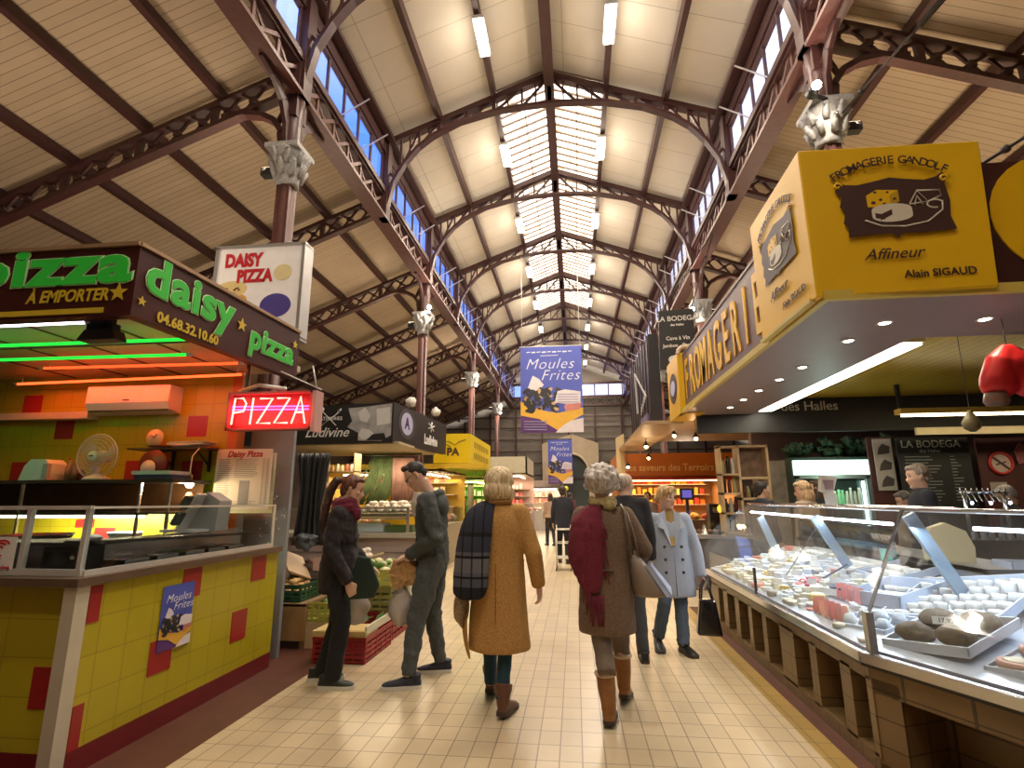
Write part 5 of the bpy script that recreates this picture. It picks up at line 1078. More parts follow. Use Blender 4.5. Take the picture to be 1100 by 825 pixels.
b = MB(); b.tube([(-4.27,8.592,2.68),(-3.97,8.592,2.90)],.008,5); b.tube([(-4.25,8.592,2.92),(-4.0,8.592,2.68)],.008,5)
for k in range(-1,2): b.tube([(-4.0,8.592,2.88),(-3.96+k*.02,8.592,2.93-k*.01),(-3.92,8.592,2.97)],.004,4)
b.lathe([(.0,0),(.02,.03),(.022,.06),(0,.08)],(-4.25,8.59,2.92),8); b.build('whisk_emblem', whp, t)
sd2 = Vector((.28,2.6,0)).normalized(); Ps = lambda d,z,o=.006: (-3.0+sd2.x*d+o,8.6+sd2.y*d,z)
n_ = 22
for r,rz_,m_,o in ((.36,.27,M('oval_dark',(.05,.05,.06),.5),.004),(.25,.20,M('oval_lilac',(.42,.42,.62),.5),.008)): MB().prism([(r*math.cos(i*2*PI/n_),rz_*math.sin(i*2*PI/n_)) for i in range(n_)], lambda u,v,w: Ps(.55+u,2.76+v,o+w), .003).build('oval_badge', m_, t)
text('A', .28, 'badge_letter', M('badge_ink',(.03,.03,.1),.5), t, Ps(.55,2.76,.013), sd2, (0,0,1), .003, bold=.01)
text('Ludivine', .26, 'side_script', whp, t, Ps(1.72,2.58,.008), sd2, (0,0,1), .003, bold=.01, squeeze=.8)
b = MB()
for k in range(3): a = k*PI/3+.4; b.tube([Ps(1.72-.16*math.cos(a),2.85-.1*math.sin(a),.01),Ps(1.72+.16*math.cos(a),2.85+.1*math.sin(a),.01)],.014,5)
b.build('side_emblem', whp, t)
b = MB(); b.box(-6.6,-2.9,8.65,11.0,2.36,2.40); tag(b.build('stall_ceiling', M('canopy_cream',(.42,.36,.24),.6)), 'cream underside of the pastry stall canopy', 'ceiling panel')
b = MB()
for k,(x,y) in enumerate(((-2.95,9.4),(-2.8,10.6))):
    tt = thing('canopy_lamp', (x,y,3.05), 'white clip lamp standing on the black fascia, %s one'%('nearer','farther')[k], 'lamp'); MB().ball((x,y,3.2),.1,.1,.09,12,8,lump=.4,seed=k).build('shade', M('lamp_white',(.75,.72,.66),.4), tt); MB().tube([(x,y,3.02),(x,y,3.15)],.02,6).build('clip', dark, tt)
# hanging garlands, smoked things, lit back of that stall
t = thing('garland_stand', (-3.3,10.0,1.3), 'hanging green and brown bundles of dried stems in the grocery stall', 'bundle')
b = MB(); rr = random.Random(2)
for k in range(60): x = -4.15+k*.011; b.tube([(x+.12,10.4,2.3),(x+rr.uniform(-.12,.1),10.35,1.75),(x-.3+rr.uniform(-.1,.1)+.1,10.3,1.35)],.015,5)
b.tube([(-4.3,10.35,2.33),(-3.0,10.35,2.33)],.02,6); b.build('green_stems', M('stem_green',(.07,.10,.03),.8,0,.4), t); b = MB()
for k in range(30): x = -3.55+k*.014; b.tube([(x,10.3,2.25),(x+rr.uniform(-.04,.04),10.28,1.35)],.02,5)
b.tube([(-3.6,10.28,2.30),(-3.1,10.28,2.30)],.015,6); b.tube([(-3.35,10.3,2.25),(-3.35,10.3,2.37)],.01,5); b.build('brown_sausages', M('stem_brown',(.22,.11,.08),.6,0,.4), t)
t = thing('rack_shelf', (-4.0,9.6,.9), 'lit rack of jars and packets at the left of the grocery stall', 'shelf')
for z in (1.35,1.65,1.95): MB().box(-4.7,-4.05,9.6,9.9,z,z+.02).build('board', M('rack_wood',(.4,.28,.15),.6), t)
for x in (-4.7,-4.07): MB().box(x,x+.02,9.6,9.9,0,2.3).build('side', _M['rack_wood'], t)
jc = [M('jar_%d'%i,c,.35) for i,c in enumerate(((.75,.55,.35),(.7,.35,.15),(.8,.7,.5),(.45,.12,.06),(.8,.75,.65)))]
def jars(x0,x1,y,z,n,lab,grp,h=.13,r=.035,nm='jar',cat='jar',seed=0,cols=None):
    rr = random.Random(seed); cols = cols or jc
    for i in range(n):
        x = x0+(x1-x0)*(i+.5)/n; hh = h*rr.uniform(.8,1.15); o = MB().lathe([(r*.9,0),(r,.01),(r,hh*.7),(r*.7,hh*.82),(r*.72,hh)],(x,y+rr.uniform(-.01,.01),z),10).build(nm, rr.choice(cols)); tag(o, lab, cat, grp)
for k,z in enumerate((1.37,1.67,1.97)): jars(-4.66,-4.1,9.7,z,6,'small jar on the %s board of the lit grocery rack'%('lowest','middle','top')[k],'jars on the %s board of the grocery rack'%('lowest','middle','top')[k],seed=k)
area('grocery_light',(-3.4,9.6,2.3),1.6,55,(1,.82,.55),(0,0,0),1.0)
# yellow stall
t = thing('box_sign', (-2.35,12,2.26), 'bright yellow corner sign box above the yellow canopy, behind the black fascia', 'sign')
ys = M('sign_lemon',(.80,.60,.01),.42,0,.03); b = MB(); b.box(-3.2,-2.35,12,15,2.26,2.92); b.build('box', ys, t)
text('PA', .24, 'writing', bi, t, (-2.75,11.994,2.5), (1,0,0), (0,0,1), .003, bold=.01)
b = MB(); b.tube([(-3.0,11.99,2.72),(-2.85,11.99,2.75),(-2.7,11.99,2.66),(-2.6,11.99,2.74),(-2.45,11.99,2.78)],.008,4,asp=.3); b.tube([(-2.98,11.99,2.6),(-2.9,11.99,2.68),(-2.8,11.99,2.62)],.008,4,asp=.3); b.build('scribble', bi, t)
b = MB(); [b.box(-2.346,-2.342,12.5+k*.24,12.62+k*.24,z,z+.14) for k in range(9) for z in (2.64,2.38)]; b.build('side_marks', M('mark_olive',(.35,.25,.01),.5), t)
t = thing('truss_beam', (-4,12.2,2.1), 'yellow canopy edge with small lattice truss below the lemon sign', 'beam')
MB().box(-5.6,-1.95,11.6,12.0,2.12,2.22).build('edge', M('edge_orange',(.75,.5,.03),.5), t)
b = MB(); b.beam((-5.2,11.9,2.07),(-1.6,11.9,2.07),.02,.02); b.beam((-5.2,11.9,1.93),(-1.6,11.9,1.93),.02,.02)
for k in range(24): x = -5.2+k*.15; b.beam((x,11.9,1.93),(x+.075,11.9,2.07),.012,.012); b.beam((x+.075,11.9,2.07),(x+.15,11.9,1.93),.012,.012)
b.build('lattice', M('truss_yellow',(.4,.28,.05),.5), t)
b = MB(); b.box(-3.9,-3.2,10.9,11.0,0,2.05); tag(b.build('room_divider', M('panel_yellow',(.85,.52,.02),.5)), 'orange-yellow back panel seen beside the face of the man in grey', 'panel')
# generic stalls beyond, each with its own goods
GL = [emis('stall_tube_%d'%i,c,9) for i,c in enumerate(((1,.85,.6),(.75,1,.35),(1,.6,.25),(1,.95,.9)))]
def far_stall(x0,x1,y0,y1, face, H0,H1, fcol, label, writing=None, wcol=(.6,.5,.3), ccol=(.4,.33,.28), gi=0, goods=None, e=70, lc=(1,.8,.55), back=(.35,.3,.22), seed=0, goodlab='goods'):
    """counter + canopy + back wall; goods on three stepped shelves facing the aisle. face = +1 when the aisle is on the +x side"""
    rr = random.Random(seed); xa = x1 if face > 0 else x0; xi = xa-face*.7
    t = thing('market_stall', ((x0+x1)/2,(y0+y1)/2,0), label, 'stall')
    def bx_(nm, a,b_,c,d,e_,f,m): MB().box(min(a,b_),max(a,b_),c,d,e_,f).build(nm, m, t)
    cm_ = M('st_c_%d_%d'%(int(ccol[0]*1000),int(ccol[2]*1000)),ccol,.5); fm = M('st_f_%d_%d_%d'%tuple(int(c*1000) for c in fcol),fcol,.45); bm_ = M('st_b_%d_%d_%d'%tuple(int(c*1000) for c in back),back,.6)
    bx_('counter_side', xa,xa-face*.6,y0,y1,0,.9,cm_); bx_('counter_front', x0,x1,y0,y0+.6,0,.9,cm_)
    bx_('fascia_side', xa,xa-face*.06,y0,y1,H0,H1,fm); bx_('fascia_front', x0,x1,y0,y0+.06,H0,H1,fm); bx_('roof', x0,x1,y0,y1,H0,H0+.04,M('st_roof',(.45,.38,.28),.6)); bx_('back', x0,x1,y1-.05,y1,0,H0,bm_); bx_('back_side', xa-face*(x1-x0),xa-face*(x1-x0)+face*.05,y0,y1,0,H0,bm_)
    MB().tube([(x0+.3,y0+.35,H0-.06),(x1-.3,y0+.35,H0-.06)],.02,6).build('tube_light', GL[gi], t); MB().tube([(xa-face*.35,y0+.3,H0-.06),(xa-face*.35,y1-.3,H0-.06)],.02,6).build('tube_light', GL[gi], t)
    bx_('glass_front', x0,x1,y0+.02,y0+.03,.9,1.25,gl); bx_('glass_side', xa-face*.02,xa-face*.03,y0,y1,.9,1.25,gl)
    for k in range(3):
        z = 1.25+k*.3; bx_('shelf', x0+.2,x1-.2,y1-.45,y1-.06,z,z+.02,M('st_shelf',(.5,.42,.3),.5))
    if writing: text(writing, (H1-H0)*.40, 'writing', M('st_w_%d_%d'%(int(wcol[0]*1000),int(wcol[2]*1000)),wcol,.5), t, ((x0+x1)/2-.2,y0-.006,(H0+H1)/2-.06), (1,0,0), (0,0,1), .003, squeeze=.9, bold=.003)
    area('stall_light',((x0+x1)/2,(y0+y1)/2,H0-.1),min(x1-x0,2.5),e,lc,(0,0,0),min(y1-y0,2.5)); 
    goods = goods or [(.7,.3,.12),(.75,.55,.3),(.6,.12,.06),(.8,.7,.5),(.35,.15,.08)]
    gm_ = [M('gd_%d_%d_%d'%tuple(int(c*1000) for c in q),q,.5,0,.2) for q in goods]; k = 0
    nx = int((x1-x0)/.26)
    for i in range(nx):
        for jx in range(2):
            x = x0+.15+i*.26; y = y0+.15+jx*.22; r = rr.uniform(.07,.11); o = MB().ball((x,y,.93+r*.5),r*1.2,r,r*.75,10,7,lump=.4,seed=k+seed).build('food_heap', rr.choice(gm_)); tag(o,'heap of %s on the front counter of the %s'%(goodlab,label.split(' stall')[0]+' stall'),'food','%s on the front of the %s'%(goodlab,' '.join(label.split()[:3]))); k += 1
    ny = int((y1-y0-.7)/.3)
    for i in range(ny):
        y = y0+.7+i*.3; x = xa-face*.25; r = rr.uniform(.08,.12); o = MB().ball((x,y,.93+r*.5),r,r*1.2,r*.75,10,7,lump=.4,seed=k+seed).build('food_heap', rr.choice(gm_)); tag(o,'heap of %s on the aisle side of the %s'%(goodlab,label.split(' stall')[0]+' stall'),'food','%s on the aisle side of the %s'%(goodlab,' '.join(label.split()[:3]))); k += 1
    for q in range(3):
        z = 1.27+q*.3; n_ = int((x1-x0-.5)/.17)
        for i in range(n_):
            x = x0+.3+i*.17; w = rr.uniform(.05,.07); h = rr.uniform(.12,.22); o = MB().box(x-w,x+w,y1-.35,y1-.2,z,z+h).build('packet', rr.choice(gm_)); bv = o.modifiers.new('b','BEVEL'); bv.width = .01; tag(o,'packet on the %s back shelf of the %s'%(('lowest','middle','top')[q],label.split(' stall')[0]+' stall'),'packet','%s shelf packets of the %s'%(('lowest','middle','top')[q],' '.join(label.split()[:3]))); 
    return t
far_stall(-5.6,-2.9,11.6,14.2,1,2.06,2.12,(.75,.5,.03),'yellow lit grocery stall below the lemon sign',None,ccol=(.35,.3,.2),gi=0,e=80,back=(.6,.38,.04),seed=1,goodlab='pale food')
far_stall(-5.0,-2.55,15.4,18.2,1,2.0,2.35,(.14,.45,.03),'lime green lit stall beyond the yellow one',None,ccol=(.3,.32,.2),gi=1,goods=[(.75,.5,.4),(.8,.75,.7),(.6,.2,.15),(.3,.5,.1)],e=110,lc=(.75,1,.45),back=(.28,.7,.05),seed=2,goodlab='fresh food')
far_stall(-4.6,-1.75,20.0,23.2,1,2.35,3.0,(.62,.55,.40),'cream fronted butcher stall far down on the left',None,(.25,.2,.15),(.35,.25,.22),0,[(.75,.25,.2),(.8,.5,.4),(.6,.1,.08),(.85,.7,.6)],130,(1,.75,.6),(.6,.42,.33),3,'pink meat')
far_stall(-2.6,-.6,25.6,28.2,1,1.95,2.3,(.45,.35,.3),'warm lit last stall on the left before the stone arch',None,(.6,.5,.3),(.5,.45,.4),3,None,130,(1,.85,.7),(.7,.6,.5),4,'mixed food')
far_stall(1.15,4.2,14.6,17.4,-1,1.98,2.62,(.62,.17,.02),'orange fronted stall with red band right of the aisle','Les saveurs des Terroirs',(.9,.62,.25),(.3,.2,.15),2,[(.8,.2,.02),(.85,.4,.03),(.7,.05,.02),(.85,.6,.1)],120,(1,.68,.38),(.45,.22,.08),5,'orange and red food')
far_stall(.9,3.4,20.0,24.5,-1,2.2,2.7,(.35,.2,.12),'dim brown far stall on the right',None,(.6,.5,.3),(.35,.3,.28),3,[(.8,.7,.6),(.7,.4,.3),(.85,.8,.7)],130,(1,.85,.7),(.5,.4,.3),6,'pale goods')
b = MB(); b.box(1.12,4.2,14.55,14.6,1.92,2.0); tag(b.build('red_band', M('band_red',(.45,.03,.01),.45)), 'dark red band under the orange fascia writing', 'band')
b = MB(); b.prism([(0,0),(.22,.12),(.22,-1.1),(0,-.95)], lambda u,v,w: (1.12+u, 17.0+w-2.5, 3.03+v), .04); tag(b.build('pennant', M('pennant_cream',(.62,.48,.26),.6)), 'tall cream slanted panel at the left end of the orange fascia', 'panel')
# orange fruit display in front of the orange stall
t = thing('fruit_display', (1.9,13.9,0), 'lit orange fruit and pastry display in front of the orange stall', 'display')
b = MB(); b.add([(1.35,13.9,.95),(2.5,13.9,.95),(2.5,14.5,1.35),(1.35,14.5,1.35)],[(0,1,2,3)]); b.box(1.35,2.5,13.9,14.5,0,.93); b.build('base', M('disp_orange',(.7,.2,.02),.5), t)
rr = random.Random(17)
for i in range(9):
    for q in range(4):
        c = rr.choice([(.85,.28,.02),(.85,.45,.03),(.75,.08,.02),(.85,.6,.08)]); x = 1.42+i*.125; y = 13.97+q*.14; tag(MB().ball((x,y,1.0+q*.093+.04),.055,.055,.05,10,7).build('fruit', M('fr_%d_%d'%(int(c[0]*1000),int(c[1]*1000)),c,.4)),'round bright fruit in the sloping orange display','fruit','fruits of the orange display')
# coffee counter with grey front, machine, screen, yellow balloon
t = thing('bar_counter', (2.5,9.9,0), 'grey counter with curved glass between the orange stall and the cheese case', 'counter')
b = MB(); b.box(1.85,2.98,9.4,10.0,0,.80); b.build('front', M('bar_grey',(.16,.14,.15),.5), t); MB().box(1.8,3.0,9.35,10.05,.80,.86).build('top', M('bar_top',(.42,.38,.40),.35), t)
b = MB(); P = [(1.85,9.45),(1.9,9.4)]; b.add([(1.9,9.45,.86),(2.95,9.45,.86),(2.95,9.55,1.15),(1.9,9.55,1.15),(1.9,9.8,1.25),(2.95,9.8,1.25)],[(0,1,2,3),(3,2,5,4)]); b.build('curved_glass', gl, t)
rr = random.Random(3)
for i in range(14):
    c = rr.choice([(.5,.35,.25),(.65,.5,.42),(.35,.2,.12)]); tag(MB().ball((1.98+i*.085,9.62,.9),.05,.06,.04,10,7,lump=.4,seed=i).build('pastry', M('ps_%d'%int(c[0]*1000),c,.6)),'small pastry behind the curved bar glass','pastry','pastries behind the curved glass')
t = thing('monitor', (1.98,10.0,1.4), 'small black till screen glowing violet near the blonde woman', 'screen'); MB().box(1.86,2.10,10.0,10.04,1.42,1.62).build('frame', dark, t); MB().box(1.90,2.06,9.995,10.0,1.46,1.59).build('screen', emis('violet_screen',(.25,.18,.75),.7), t); MB().box(1.95,2.0,10.0,10.04,.86,1.42).build('stand', dark, t)
t = thing('yellow_lamp', (2.33,9.1,1.28), 'round glowing orange-yellow ball lamp beside the glass hood', 'lamp'); MB().ball((2.33,9.1,1.28),.075).build('globe', emis('ball_orange',(1,.55,.05),1.6), t); MB().tube([(2.33,9.1,1.2),(2.33,9.4,.86)],.012,6).build('stem', dark, t)
tag(MB().ball((-.27,16.9,1.76),.07).build('balloon', M('balloon_yellow',(.85,.7,.05),.4)), 'small yellow balloon far down the aisle above the pink top', 'balloon')
tag(MB().tube([(-.27,16.9,1.70),(-.26,16.92,1.0),(-.3,16.95,0)],.004,4).build('balloon_string', white), 'thin white string hanging from the yellow balloon', 'string')
t = thing('coffee_machine', (2.6,10.2,.86), 'dark coffee machine on the grey counter', 'machine'); MB().box(2.3,2.85,9.8,10.04,.87,1.35).build('body', M('mach',(.05,.04,.04),.3,.5), t); MB().box(2.35,2.8,9.785,9.795,1.2,1.3).build('panel', steel, t)
# wooden wine rack and bar behind the cheese stall
t = thing('wine_rack', (2.7,8.95,.85), 'pale wooden rack of bottles and a framed picture at the bar', 'rack'); wd_ = M('rack_pine',(.52,.36,.20),.55,0,.1)
b = MB()
for x in (2.30,2.58,3.02): b.box(x,x+.035,8.9,9.15,.86,2.28)
for z in (.9,1.2,1.5,1.8,2.24): b.box(2.30,2.6,8.9,9.15,z,z+.03)
for z in (1.42,1.74,2.24): b.box(2.58,3.05,8.9,9.15,z,z+.035)
b.build('frame', wd_, t); b = MB(); b.box(2.62,3.02,9.1,9.12,1.78,2.24); b.build('picture', M('rack_picture',(.16,.09,.05),.6,0,.8,9), t)
bc_ = [M('wine_%d'%i,c,.2) for i,c in enumerate(((.02,.015,.01),(.10,.02,.02),(.35,.3,.12),(.5,.5,.45)))]
for k,z in enumerate((.93,1.23,1.53,1.83)): jars(2.34,2.57,9.02,z,3,'wine bottle on the %s board of the pine rack'%('lowest','second','third','top')[k],'bottles on the %s board of the pine rack'%('lowest','second','third','top')[k],.25,.032,'wine_bottle','bottle',k,bc_)
jars(2.64,3.0,9.0,1.46,6,'bottle below the framed picture in the pine rack','bottles below the picture',.2,.025,'wine_bottle','bottle',9,bc_)
t = thing('fridge', (4.0,9.2,0), 'tall drinks fridge with glowing pale green header', 'fridge')
MB().box(3.44,4.66,9.05,9.6,0,2.08).build('cabinet', M('fridge_dark',(.03,.05,.04),.4), t); MB().box(3.46,4.60,9.0,9.05,1.80,2.03).build('header', emis('fridge_header',(.72,1,.86),2.2), t)
b = MB(); b.box(3.46,3.52,8.98,9.05,.1,1.78); b.box(4.50,4.60,8.98,9.05,.1,1.78); b.box(3.46,4.6,8.98,9.05,1.74,1.80); b.build('door_frame', M('fridge_frame',(.30,.36,.34),.4,.4), t); MB().box(3.52,4.5,9.02,9.03,.1,1.74).build('door_glass', gl, t)
MB().box(4.44,4.47,8.99,9.02,1.1,1.7).build('light_edge', emis('fridge_edge',(.8,1,.95),5), t)
for k,z in enumerate((.6,.95,1.3)): MB().box(3.55,4.45,9.06,9.3,z,z+.01).build('shelf', white, t)
jars(4.0,4.42,9.03,1.32,7,'lit green bottle inside the drinks fridge','bottles in the drinks fridge',.26,.027,'drink_bottle','bottle',4,[M('bot_green',(.2,.5,.25),.3,emit=(.2,.6,.3),es=.3),M('bot_white',(.6,.7,.6),.3)])
point('fridge_light',(4.0,8.8,1.85),6,(.7,1,.85),.1)
b = MB(); rr = random.Random(6)
for k in range(70): x = rr.uniform(3.5,5.0); b.ball((x,9.25+rr.uniform(-.1,.1),2.15+rr.uniform(0,.22)*(1 if x > 4 else .6)),rr.uniform(.04,.1),n=7,m=5,lump=.8,seed=k)
tag(b.build('ivy_plant', M('ivy',(.008,.035,.012),.7,0,.5)), 'dark green ivy garland lying on top of the drinks fridge', 'plant')
MB().box(3.0,3.5,9.3,9.6,0,2.05).build('post', M('stone_beige',(.28,.23,.17),.8,0,.4,7)).name = 'stone_pillar'; tag(bpy.data.objects['stone_pillar'], 'rough beige stone pillar beside the drinks fridge', 'pillar')
bw_ = MB(); bw_.box(3.06,9.5,9.65,9.8,0,2.92); tag(bw_.build('bar_wall', M('bar_wall_brown',(.055,.03,.025),.6,0,.3,2)), 'dark brown back wall of the bar hung with boards', 'wall')
t = thing('chalkboard', (4.9,9.0,1.9), 'black chalkboard menu headed LA BODEGA', 'chalkboard'); yb2 = 8.6; f_ = yb2/8
MB().box(4.80,5.78,yb2,yb2+.03,1.3,2.32).build('board', M('chalk_black',(.012,.014,.014),.6), t)
cp = M('chalk_pale',(.45,.5,.42),.7); text('LA BODEGA', .15, 'heading', cp, t, (5.26,yb2-.004,2.22), (1,0,0), (0,0,1), .002, bold=.001); text('des Halles', .07, 'subheading', cp, t, (5.24,yb2-.004,2.12), (1,0,0), (0,0,1), .002)
b = MB(); rr = random.Random(4)
for k in range(15): z = 2.03-k*.045; b.box(4.88,4.88+rr.uniform(.3,.5),yb2-.005,yb2-.002,z,z+.012); b.box(5.5,5.5+rr.uniform(.05,.15),yb2-.005,yb2-.002,z,z+.012)
b.build('chalk_lines', M('chalk_dim',(.22,.24,.22),.7), t)
b = MB(); b.box(4.8,5.78,yb2+.03,yb2+.05,0,1.3); b.build('leg_panel', _M['chalk_black'], t)
t = thing('picture_strip', (4.6,8.8,1.9), 'column of three pale photographs left of the chalkboard', 'picture'); MB().box(4.52,4.78,8.7,8.72,1.55,2.32).build('backing', M('photo_pale',(.42,.4,.38),.6), t)
for k in range(3): z = 1.60+k*.24; b = MB(); b.prism([(-.09,0),(.08,.02),(.1,.12),(0,.17),(-.06,.1)], lambda u,v,w: (4.65+u,8.697-w,z+v), .003); b.build('print', M('photo_dark',(.06,.05,.05),.6), t)
t = thing('chalkboard', (4.2,8.9,2.2), 'plain dark board between the fridge and the photographs', 'chalkboard'); MB().box(4.68,5.2,9.6,9.64,1.75,2.4).build('board', _M['chalk_black'], t)
t = thing('prohibition_sign', (6.2,9.0,1.95), 'round red no smoking sign on the dark bar wall', 'sign'); cx_,cz_,yy = 6.18,1.93,8.62; n_ = 28
MB().prism([(.15*math.cos(i*2*PI/n_),.15*math.sin(i*2*PI/n_)) for i in range(n_)], lambda u,v,w: (cx_+u,yy-w,cz_+v), .01).build('disc', M('nosmoke_pink',(.5,.38,.34),.5), t)
b = MB(); b.tube([(cx_+.15*math.cos(i*2*PI/n_),yy-.012,cz_+.15*math.sin(i*2*PI/n_)) for i in range(n_+1)],.022,6,False); b.build('red_ring', M('ns_red',(.45,.03,.02),.5), t)
b = MB(); b.beam((cx_-.10,yy-.014,cz_+.09),(cx_+.10,yy-.014,cz_-.09),.01,.03); b.beam((cx_-.07,yy-.013,cz_-.02),(cx_+.07,yy-.013,cz_+.02),.008,.02); b.build('bar_and_cigarette', M('ns_dark',(.05,.03,.03),.5), t)
MB().box(4.45,4.8,8.73,8.76,0,2.35).build('pp', M('maroon_board',(.07,.02,.018),.6)).name = 'board_partition'; tag(bpy.data.objects['board_partition'], 'narrow maroon partition behind the column of photographs', 'panel')
MB().box(5.9,6.9,8.63,8.66,.0,2.3).build('wp', M('maroon_board',(.07,.02,.018),.6)).name = 'wall_panel'; tag(bpy.data.objects['wall_panel'], 'maroon wall panel carrying the no smoking sign', 'panel')
b = MB(); b.box(5.98,6.2,8.6,8.61,1.45,1.66); tag(b.build('notice_paper', M('notice',(.35,.3,.28),.6)), 'pale pinned notice below the no smoking sign', 'notice')
b = MB(); b.prism([(-.08,-.14),(.08,-.10),(.1,.1),(-.02,.18),(-.1,.05)], lambda u,v,w: (6.48+u,8.6-w,2.05+v), .01); tag(b.build('picture', M('pic_red',(.25,.08,.08),.6,0,.6,12)), 'small reddish picture right of the no smoking sign', 'picture')
t = thing('beer_taps', (4.5,6.6,1.3), 'chrome row of beer taps with three bright blue-white lamps', 'taps')
b = MB(); b.tube([(4.25,6.6,1.50),(4.75,6.6,1.50)],.012,6)
for k in range(9): b.tube([(4.27+k*.057,6.6,1.5),(4.27+k*.057,6.56,1.42),(4.27+k*.057,6.54,1.40)],.007,6); b.tube([(4.27+k*.057,6.6,1.5),(4.27+k*.057,6.6,1.55)],.008,6)
b.tube([(4.3,6.6,1.0),(4.3,6.6,1.5)],.02,8); b.tube([(4.7,6.6,1.0),(4.7,6.6,1.5)],.02,8); b.build('rail', steel, t)
for k in range(3): MB().ball((4.30+k*.19,6.5,1.385),.013).build('lamp', emis('tap_led',(.55,.7,1),60), t)
t = thing('bar_counter', (4.6,6.6,0), 'dark bar counter under the beer taps', 'counter'); MB().box(3.9,6.4,6.4,6.8,0,1.0).build('front', M('bar_front_dark',(.03,.025,.03),.5), t)
for i in range(7): x = 4.18+i*.09; 
jars(4.2,4.9,6.46,1.0,8,'clear glass standing below the beer taps','glasses below the taps',.12,.03,'drinking_glass','glass',3,[M('clear_glass',(.6,.65,.75),.1,trans=.6)])
# red heart, little pot
t = thing('heart_decoration', (2.98,4.0,2.35), 'big red puffy heart hanging from the yellow ceiling', 'decoration')
b = MB(); Hc = Vector((3.07,4.02,2.31)); 
for sx in (-1,1): b.tube([Hc+Vector((sx*.10,0,-.07)),Hc+Vector((sx*.06,0,.08)),Hc+Vector((0,0,.19))],[.115,.09,.03],16,asp=.8); b.ball(Hc+Vector((sx*.10,0,-.09)),.118,.09,.10,16,12)
b.ball(Hc+Vector((0,0,.02)),.10,.08,.12,16,12)
o = b.build('heart', M('heart_red',(.62,.015,.015),.5,0,.1), t); rm = o.modifiers.new('r','REMESH'); rm.mode = 'VOXEL'; rm.voxel_size = .012; rm.use_smooth_shade = True; sm_ = o.modifiers.new('s','SMOOTH'); sm_.iterations = 6
MB().tube([(3.07,4.02,2.45),(3.07,4.02,2.72)],.004,4).build('thread', dark, t); 
b = MB(); b.lathe([(.06,0),(.075,.03),(.06,.09)],(2.92,4.0,2.07),14); b.build('pot', M('pot_brown',(.16,.07,.04),.5), t)
t = thing('hanging_gourd', (3.3,4.6,2.1), 'small dark hanging gourd below the red heart', 'decoration'); b = MB(); b.lathe([(.02,0),(.06,.03),(.07,.08),(.045,.13),(.02,.17),(.012,.19)],(3.42,5.0,2.0),14); b.build('gourd', M('gourd_olive',(.14,.11,.04),.5), t); MB().tube([(3.42,5.0,2.18),(3.3,4.8,2.93)],.003,4).build('thread', dark, t)
# lettering above the black header, hanging bodega sign, dark slatted panel, end wall arch, banners
text('des Halles', .20, 'header_lettering', M('letter_pale',(.5,.45,.4),.5), None, (3.55,8.41,2.80), (1,0,0), (0,0,1), .01); tag(bpy.data.objects['header_lettering'], 'pale lettering on the black header of the bar, cut by the strip', 'lettering')
t = thing('hanging_sign', (1.95,9.8,3.9), 'black hanging board reading LA BODEGA above the far end of the cheese stall', 'sign')
b = MB(); b.prism([(1.62,3.75),(2.26,3.9),(2.30,4.93),(1.66,4.90)], lambda u,v,w: (u,9.8+w,v), .05); b.build('board', M('bodega_black',(.02,.02,.02),.5), t)
wl = M('bodega_white',(.7,.68,.66),.5)
for s_,z,sz in (('LA BODEGA',4.74,.135),('des Halles',4.62,.06),('Cave à Vin',4.36,.1),('Jambon - Tapas',4.22,.09)): text(s_, sz, 'writing', wl, t, (1.98,9.794,z), Vector((1,0,.03)), (0,0,1), .003, bold=.002)
b = MB(); b.ball((1.9,9.79,3.95),.12,.01,.08,14,8); b.build('logo', wl, t); b = MB(); b.tube([(1.7,9.82,4.9),(2.75,9.82,6.42)],.01,5); b.tube([(2.25,9.82,4.9),(2.78,9.82,6.42)],.01,5); b.build('hanger', dark, t)
t = thing('dark_screen', (1.6,11.5,3.0), 'dark panelled screen with pale diagonal brace beyond the Bodega sign', 'screen')
b = MB(); b.box(1.55,1.75,10.6,14.3,2.75,4.7); b.build('panel', M('screen_black',(.02,.018,.022),.5), t); b = MB()
for k in range(9): b.beam((1.54,10.7+k*.44,2.75),(1.54,10.7+k*.44,4.7),.02,.03)
b.build('slats', iron, t); b = MB(); b.beam((1.52,12.9,4.4),(1.52,12.7,3.4),.04,.05); b.beam((1.52,12.9,4.4),(1.52,11.1,3.5),.03,.04); b.build('brace', M('brace_pale',(.35,.33,.33),.5), t)
MB().box(1.50,1.54,11.0,12.1,2.85,3.15).build('small_board', M('board_violet',(.18,.15,.28),.5), t); b = MB(); [b.beam((1.5,11.9-k*.16,3.25+k*.04),(1.5,11.84-k*.16,3.42+k*.04),.01,.03) for k in range(6)]; b.build('small_marks', wl, t)
